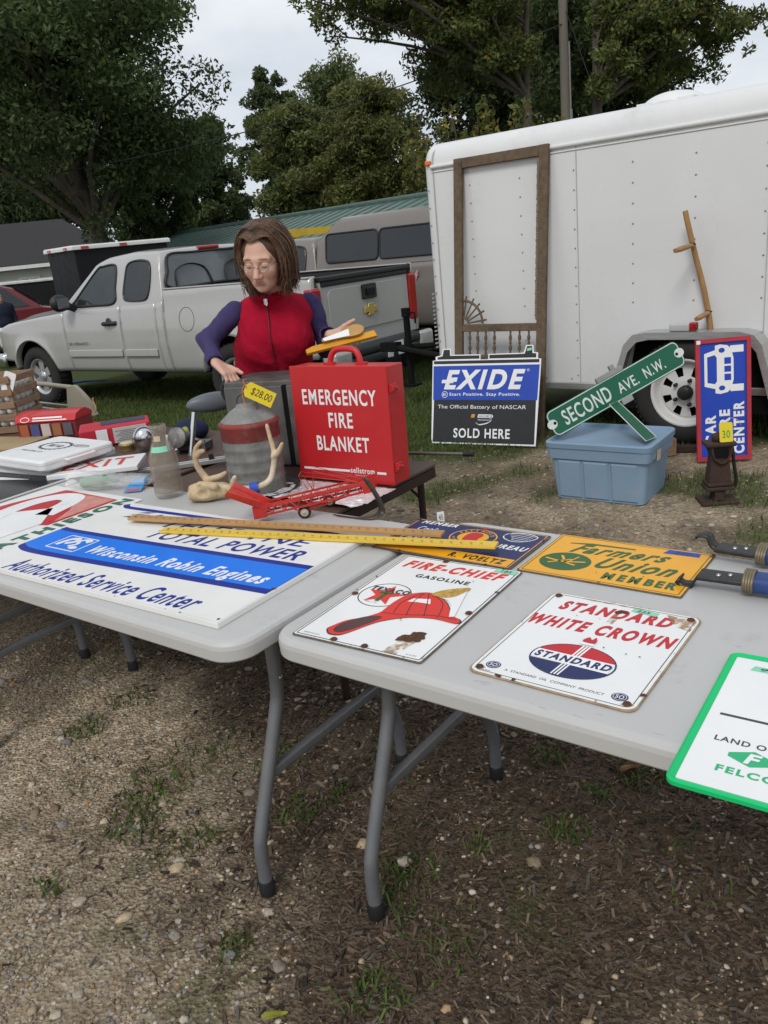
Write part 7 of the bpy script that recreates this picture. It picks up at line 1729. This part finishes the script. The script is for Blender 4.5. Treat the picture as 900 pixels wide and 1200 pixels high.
hp = xf(hp, HM)
sR = atY(276, 366, YP+.0); sL = atY(364, 356, YP+.06)      # picture-left and picture-right shoulders
elR = atY(244, 398, YP-.04); wrR = atY(252, 424, YP-.20); elL = atY(382, 408, YP+.06); wrL = atY(386, 392, YP-.13)
neckb = atY(318, 356, YP+.03); waist = atY(321, 440, YP+.09); hipc = Vector((waist.x+.01, YP+.17, .90))
gzp = float(gh(waist.x, YP))
fr_, fl_ = Vector((hipc.x-.11, YP+.13, gzp)), Vector((hipc.x+.11, YP+.20, gzp))
knR, knL = Vector((hipc.x-.105, YP+.10, .49)), Vector((hipc.x+.105, YP+.16, .49))
torso = [cap(sR.lerp(sL, .16)+Vector((0, .02, -.02)), sL.lerp(sR, .16)+Vector((0, .02, -.02)), .062, k=.05), elp(tuple(chest), (.150, .105, .15), k=.06), elp(tuple(chest.lerp(waist, .55)), (.138, .105, .13), k=.06), elp(tuple(waist), (.150, .110, .12), k=.06), elp((hipc.x, hipc.y, .92), (.165, .12, .14), k=.06),
         elp(tuple(chest+Vector((-.060, -.066, -.050))), (.072, .056, .078), k=.06), elp(tuple(chest+Vector((.062, -.062, -.050))), (.072, .056, .078), k=.06)]
neck = [cap(neckb+Vector((0, .02, -.02)), HM@Vector((0, .03, -.07)), .056, .052, k=.03)]
armR = [cap(sR, elR, .046, .036, k=.02), cap(elR, wrR, .037, .026, k=.02)]
armL = [cap(sL, elL, .046, .036, k=.02), cap(elL, wrL, .037, .026, k=.02)]
legs = [cap((hipc.x-.09, hipc.y, .88), knR, .088, .058, k=.04), cap(knR, fr_+Vector((0, .02, .09)), .057, .038, k=.02), cap((hipc.x+.09, hipc.y, .88), knL, .088, .058, k=.04), cap(knL, fl_+Vector((0, .02, .09)), .057, .038, k=.02)]
shoes = [cap(fr_+Vector((0, .04, .045)), fr_+Vector((0, -.14, .035)), .042, .034, k=.02), cap(fl_+Vector((0, .04, .045)), fl_+Vector((0, -.14, .035)), .042, .034, k=.02)]
hdR = hand(wrR, atY(272, 441, YP-.24)-wrR, Vector((.2, -.2, -1)), 1, [(.25, .45, .4), (.35, .5, .4), (.4, .55, .4), (.5, .6, .4)], sc=.95, thumb_dir=(1, -.35, -.25))
bd0, bd1 = atY(359, 413, YP-.33), atY(440, 391, YP-.24)      # the yellow board she holds
bdm = bd0.lerp(bd1, .62)
pmL = wrL+Vector((.085, -.075, -.008))
hdL = hand(wrL, pmL-wrL, Vector((0, -.1, 1)), -1, [(.05, .55, .5), (.05, .6, .5), (.1, .6, .5), (.15, .65, .5)], sc=.95, thumb_dir=(.75, -.35, .5), thumb_curl=.15)
shrink = lambda P, d: [dict(p, **({'ra': p['ra']-d, 'rb': p['rb']-d} if p['t'] == 'cap' else {'r': tuple(v-d for v in p['r'])})) for p in P]
body = shrink(torso, .014)+neck+shrink(armR, .008)+shrink(armL, .008)+shrink(legs, .012)+shrink(shoes, .012)+hp+hdR+hdL
pw = thing('person', 'woman with brown hair and glasses in a red fleece vest leaning over the tables', 'person', (hipc.x, YP+.15, gzp))
PI_ = Matrix.Translation((-hipc.x, -YP-.15, -gzp))
V, Fq = sdf_mesh(body, .0042, k=.02)
HMi = np.array(HM.inverted())
bo = npmesh('body', V-np.array([hipc.x, YP+.15, gzp]), Fq, skin_m, parent=pw, smooth=True)
def skincol(co):
    P = co+np.array([hipc.x, YP+.15, gzp]); L_ = P@HMi[:3, :3].T+HMi[:3, 3]
    base = np.array([.60, .36, .27]); c = np.tile(base, (len(P), 1))
    g = lambda x, y, z, s: np.exp(-(((L_[:, 0]-x)**2+(L_[:, 1]-y)**2+(L_[:, 2]-z)**2)/(s*s)))[:, None]
    red = np.array([.55, .25, .19])
    for q in ((.042, -.08, -.035, .022), (-.042, -.08, -.035, .022), (0, -.118, -.04, .014)): c = c*(1-.5*g(*q))+red*.5*g(*q)
    lip = np.clip(1-np.maximum(np.abs(L_[:, 0])/.024, np.abs(L_[:, 2]+.071)/.0115)**4, 0, 1)*(L_[:, 1] < -.075); lip = lip[:, None]*.75
    c = c*(1-lip)+np.array([.36, .115, .10])*lip
    for s in (-1, 1):
        e = np.clip(1-(((L_[:, 0]-s*.031)/.0135)**2+((L_[:, 2]+.0075)/.0022)**2), 0, 1)*(L_[:, 1] < -.07); e = np.minimum(1, e*3)[:, None]
        c = c*(1-e)+np.array([.05, .03, .025])*e
        br = np.clip(1-(((L_[:, 0]-s*.033)/.021)**2+((L_[:, 2]-.0225+.10*(np.abs(L_[:, 0])-.033)**1)/.0042)**2), 0, 1)*(L_[:, 1] < -.06); br = np.minimum(.85, br*3)[:, None]
        c = c*(1-br)+np.array([.13, .075, .045])*br
    # nails
    return c
setcol(bo, skincol)
fleece = mat('red_fleece', (.35, .007, .026), .95, var=.12, scale=30, bump=.35, bscale=220, spec=.1)
knit = mat('purple_knit', (.052, .042, .115), .9, var=.15, scale=40, bump=.2, bscale=300, spec=.15)
def cloth(name, prims, m, h=.007, k=.03, cut=None, amp=.012, sc=12):
    V, Fq = sdf_mesh(prims, h, k=k)
    # shallow folds
    w = (fbm(V[:, 0]*1.0+V[:, 2]*.6, V[:, 2]*.8-V[:, 1], sc, 81, 3)-.5)*2*amp
    w = w+amp*.55*np.sin(V[:, 2]*38+V[:, 0]*22+4*fbm(V[:, 0], V[:, 2], 5, 83, 2))*fbm(V[:, 0]+V[:, 1], V[:, 2], 7, 85, 2)
    ax = np.array([hipc.x, YP+.02, 0]); d = V-ax; d[:, 2] = 0; d /= np.linalg.norm(d, axis=1)[:, None]+1e-6
    V = V+d*w[:, None]
    return npmesh(name, V-np.array([hipc.x, YP+.15, gzp]), Fq, m, parent=pw, smooth=True)
vest_p = [dict(p) for p in torso[:4]]+torso[5:]+[cap(neckb+Vector((-.02, -.01, -.03)), neckb+Vector((.02, -.01, -.03)), .078, k=.04), cap(neckb+Vector((0, .0, -.02)), neckb+Vector((-.006, -.068, .058)), .078, .074, k=.015), cap(neckb+Vector((-.004, -.085, .090)), neckb+Vector((0, -.030, .0)), .068, .064, op='-', k=.005), elp((waist.x, waist.y, waist.z-.08), (.172, .130, .16), k=.06), elp(tuple(chest.lerp(waist, .6)), (.150, .116, .15), k=.06)]
vest_p += [cap(sR+(sR-sL).normalized()*.045, sR+(sR-sL).normalized()*.16+Vector((0, 0, -.08)), .078, .10, op='-', k=.012), cap(sL+(sL-sR).normalized()*.045, sL+(sL-sR).normalized()*.16+Vector((0, 0, -.08)), .078, .10, op='-', k=.012)]
vest = cloth('vest', vest_p, fleece, .0055)
for nm, arm in (('sleeve', armR), ('sleeve', armL)):
    p_ = [dict(q) for q in arm]; p_[1]['b'] = tuple(Vector(p_[1]['a']).lerp(Vector(p_[1]['b']), .97)); p_[1]['rb'] = .033
    cloth(nm, p_+[cap(Vector(p_[1]['b']), Vector(p_[1]['b'])+(Vector(p_[1]['b'])-Vector(p_[1]['a'])).normalized()*.04, .026, .03, op='-', k=.004)], knit, .005, amp=.012, sc=20)
cloth('jeans', [torso[4]]+legs, mat('blue_denim', (.03, .045, .09), .9, var=.2, scale=60), .010)
cloth('shoe', shoes[:1], black_pl, .008, amp=0); cloth('shoe', shoes[1:], black_pl, .008, amp=0)
# zip following the front of the vest: found by projecting onto the cloth
vv = np.array([v.co[:] for v in vest.data.vertices])
def front(x, z):
    m = (np.abs(vv[:, 0]-x) < .012) & (np.abs(vv[:, 2]-z) < .012)
    return float(vv[m, 1].min()) if m.any() else None
zt0 = neckb+Vector((-.006, 0, .05)); zpts = []
for i in range(26):
    t = i/25; wx_ = zt0.x+(waist.x+.035-zt0.x)*t-hipc.x; wz_ = zt0.z+(waist.z-.12-zt0.z)*t-gzp; fy = front(wx_, wz_)
    if fy is not None: zpts.append((wx_, fy-.001, wz_))
MB().tube(zpts, .0042, 6, flat=.7).build('zip', mat('zip_maroon', (.10, .008, .014), .5, var=.2, scale=200), vest)
if zpts: MB().tube([zpts[1], (zpts[1][0]+.002, zpts[1][1]-.004, zpts[1][2]-.028)], .0032, 6).tube([(zpts[1][0]-.004, zpts[1][1]-.004, zpts[1][2]-.002), (zpts[1][0]-.005, zpts[1][1]-.005, zpts[1][2]-.024)], .0016, 5).tube([(zpts[1][0]+.006, zpts[1][1]-.004, zpts[1][2]-.002), (zpts[1][0]+.006, zpts[1][1]-.005, zpts[1][2]-.024)], .0016, 5).build('zip_pull', chrome, vest)
# hair: a shaped cap plus many locks
hair_m = mat('brown_hair', (.075, .040, .022), .5, var=.45, scale=14, stretch=(14, 14, 1.2), spec=.4)
off = np.array([hipc.x, YP+.15, gzp])
hc = [elp((0, .020, .038), (.085, .102, .092)), elp((0, .045, -.05), (.080, .07, .09), k=.03),
      cap((.066, -.012, .05), (.076, .010, -.075), .028, .030, k=.03), cap((-.064, -.016, .05), (-.066, -.010, -.085), .024, .022, k=.03), cap((.076, .015, -.06), (.072, .02, -.115), .030, .020, k=.03),
      elp((0, -.085, -.035), (.066, .075, .118), op='-', k=.010), elp((-.008, -.10, .055), (.056, .06, .055), op='-', k=.012)]
V, Fq = sdf_mesh(xf(hc, HM), .005)
npmesh('hair', V-off, Fq, hair_m, parent=pw, smooth=True)
hq = MB(); hr = np.random.default_rng(5)
for i in range(760):
    side = 1 if hr.random() < .55 else -1
    yb_ = hr.uniform(-.072, .105); st = Vector((-.012+hr.normal()*.004, yb_, .132-abs(yb_-.02)**2*5.5))
    ph = hr.uniform(-.1, 1); fwd_ = -.055+.13*ph+yb_*.25
    lo_ = hr.uniform(-.145, -.085) if side > 0 else hr.uniform(-.155, -.10)
    ox = (.094 if side > 0 else .084)+hr.normal()*.006
    fx = max(fwd_, -.062)
    m1 = Vector((side*ox*.62, yb_*.75+fx*.2, .118-.02*abs(yb_)/.1)); m2 = Vector((side*ox*.98, fx+.01, .045)); m3 = Vector((side*(ox+.004), fx+.012+hr.normal()*.008, -.045)); m4 = Vector((side*(ox-.012+hr.normal()*.010), fx+.015+hr.normal()*.012, lo_))
    if side < 0: m3.x += .014; m4.x += .018
    pts = [HM@p-Vector(off) for p in spline([st, m1, m2, m3, m4], 4)]
    n = len(pts); r0 = hr.uniform(.0016, .0034)
    hq.tube(pts, [r0*(.6+.6*math.sin(PI*min(1, .15+.8*j/n))) for j in range(n-1)]+[.0004], 4, caps=False)
for i in range(160):   # back
    a_ = hr.uniform(-1.1, 1.1); b0 = Vector((0, .03, .135)); m1 = Vector((.07*math.sin(a_), .09*math.cos(a_)+.02, .10)); m2 = Vector((.10*math.sin(a_), .115*math.cos(a_)+.02, .02)); m3 = Vector((.10*math.sin(a_), .10*math.cos(a_)+.02, hr.uniform(-.15, -.10)))
    pts = [HM@p-Vector(off) for p in spline([b0, m1, m2, m3], 4)]; hq.tube(pts, [.003]*(len(pts)-1)+[.0005], 4, caps=False)
for i in range(170):
    side = 1 if hr.random() < .5 else -1; st = Vector((-.01+hr.normal()*.01, hr.uniform(-.06, .09), .130)); ox = (.100 if side > 0 else .090)+abs(hr.normal())*.006; fy_ = hr.uniform(-.06, .07)
    pts = [HM@p-Vector(off) for p in spline([st, Vector((side*ox*.62, fy_, .126)), Vector((side*ox, fy_+hr.normal()*.01, .04)), Vector((side*(ox+hr.normal()*.008), fy_+hr.normal()*.012, -.05)), Vector((side*(ox-.015+hr.normal()*.014), fy_+hr.normal()*.02, hr.uniform(-.165, -.11)))], 4)]
    hq.tube(pts, [.0009]*(len(pts)-1)+[.0002], 3, caps=False)
hq.build('hair_locks', mat('brown_hair_locks', (.105, .058, .032), .42, var=.5, scale=60, spec=.45), pw)
# glasses
q = MB()
for s in (-1, 1):
    q.tube([HM@Vector((s*.032+.021*math.cos(t), -.1035+.004*abs(math.cos(t)), -.006+.0145*math.sin(t)))-Vector(off) for t in [2*PI*k/24 for k in range(24)]], .0011, 5, closed=True)
    q.tube([HM@Vector(p)-Vector(off) for p in ((s*.053, -.100, -.002), (s*.066, -.085, .001), (s*.076, -.03, .004), (s*.078, .02, .0))], .0014, 5)
q.tube([HM@Vector(p)-Vector(off) for p in ((-.011, -.1035, -.004), (0, -.1065, .0), (.011, -.1035, -.004))], .0013, 5)
gl = q.build('glasses', mat('thin_gold_frame', (.42, .36, .26), .25, .9), pw)
lm = bpy.data.materials.new('lens'); lm.use_nodes = True; lb_ = lm.node_tree.nodes['Principled BSDF']; lb_.inputs['Alpha'].default_value = .10; lb_.inputs['Roughness'].default_value = .03; lb_.inputs['Base Color'].default_value = (.5, .5, .5, 1)
q = MB()
for s in (-1, 1): q.add([tuple(HM@Vector((s*.032+.020*math.cos(t), -.1033+.004*abs(math.cos(t)), -.006+.0138*math.sin(t)))-Vector(off)) for t in [2*PI*k/20 for k in range(20)]], [tuple(range(20))])
q.build('lens', lm, gl)
# things in her hand
x = (bd1-bd0); BL = x.length; x.normalize(); nrm = Vector((-.15, -.72, .70)); nrm = (nrm-x*nrm.dot(x)).normalized(); y_ = nrm.cross(x)
MBd = Matrix(((x.x, y_.x, nrm.x, bd0.x), (x.y, y_.y, nrm.y, bd0.y), (x.z, y_.z, nrm.z, bd0.z), (0, 0, 0, 1)))
yb = thing('yellow_board', 'yellow wooden stick held in her hand under a paper covered paddle', 'wooden stick', M=MBd)
MB().prism([(0, -.012), (BL, -.016), (BL, .014), (.03, .016), (0, .008)], -.007, .007).build('strip', mat('yellow_orange_paint', (.62, .28, .015), .45, var=.12), yb, bevel=.002)
pd = thing('wooden_paddle', 'small tan wooden paddle with a white paper face held above the yellow stick', 'paddle', M=MBd@T(.075, .018, .018)@RZ(3))
MB().prism(spl2([(0, -.008), (.06, -.012), (.10, -.022), (.14, -.024), (.165, -.008), (.165, .014), (.14, .028), (.10, .026), (.06, .012), (0, .008)], 4), -.004, .004).build('blade', mat('tan_wood', (.42, .24, .08), .5, var=.2, scale=12), pd, bevel=.001)
MB().sheet([(.0, -.007), (.10, -.018), (.11, .015), (.0, .007)], .0046).build('paper', white_p, pd)

# --- man in the far left, navy jacket
mp_ = atY(12, 372, 19.5); gm_ = float(gz(0, 19.5))
mh = atY(9, 349, 19.5).z-gm_+.10
mn = thing('person', 'grey haired man in a dark navy jacket standing by the red car', 'person', (mp_.x-.15, 19.5, gm_), R(35))
H_ = mh
tor = [elp((0, 0, H_*.72), (.21, .14, .24), k=.06), elp((0, 0, H_*.55), (.18, .14, .16), k=.06), cap((-.17, 0, H_*.80), (.17, 0, H_*.80), .075, k=.05)]
am = [cap((.21, 0, H_*.79), (.25, .02, H_*.60), .06, .05), cap((.25, .02, H_*.60), (.24, -.06, H_*.46), .05, .036), cap((-.21, 0, H_*.79), (-.25, .02, H_*.60), .06, .05), cap((-.25, .02, H_*.60), (-.24, -.06, H_*.46), .05, .036)]
lg = [cap((.09, 0, H_*.50), (.10, .0, H_*.27), .095, .065), cap((.10, 0, H_*.27), (.10, .02, .09), .064, .045), cap((-.09, 0, H_*.50), (-.10, .0, H_*.27), .095, .065), cap((-.10, 0, H_*.27), (-.10, .02, .09), .064, .045), cap((.10, .03, .05), (.11, -.16, .04), .045, .038), cap((-.10, .03, .05), (-.11, -.16, .04), .045, .038)]
hd_ = [elp((0, .01, H_-.11), (.078, .098, .105)), elp((0, -.03, H_-.16), (.058, .06, .07), k=.03), cap((0, -.09, H_-.12), (0, -.115, H_-.15), .010, .013, k=.01), cap((0, .02, H_-.26), (0, .01, H_-.17), .058, .055, k=.02), elp((.08, .01, H_-.13), (.012, .025, .035), k=.01), elp((-.08, .01, H_-.13), (.012, .025, .035), k=.01)]
hs_ = [elp((.235, -.10, H_*.43), (.028, .035, .05)), elp((-.235, -.10, H_*.43), (.028, .035, .05))]
V, Fq = sdf_mesh(shrink(tor+am+lg, .012)+hd_+hs_, .016, k=.03); npmesh('body', V, Fq, skin_m, parent=mn, smooth=True, col=np.tile([.36, .19, .14], (len(V), 1)))
V, Fq = sdf_mesh(tor+am, .016, k=.04); npmesh('jacket', V, Fq, mat('navy_jacket', (.010, .014, .030), .8, var=.2), parent=mn, smooth=True)
V, Fq = sdf_mesh(lg[:4], .016, k=.04); npmesh('trousers', V, Fq, mat('dark_trousers', (.03, .03, .04), .9), parent=mn, smooth=True)
V, Fq = sdf_mesh(lg[4:], .014, k=.02); npmesh('shoes', V, Fq, black_pl, parent=mn, smooth=True)
V, Fq = sdf_mesh([elp((0, .02, H_-.085), (.086, .102, .095)), elp((0, -.07, H_-.15), (.09, .075, .10), op='-', k=.01)], .012); npmesh('hair', V, Fq, mat('grey_hair', (.20, .19, .18), .7), parent=mn, smooth=True)
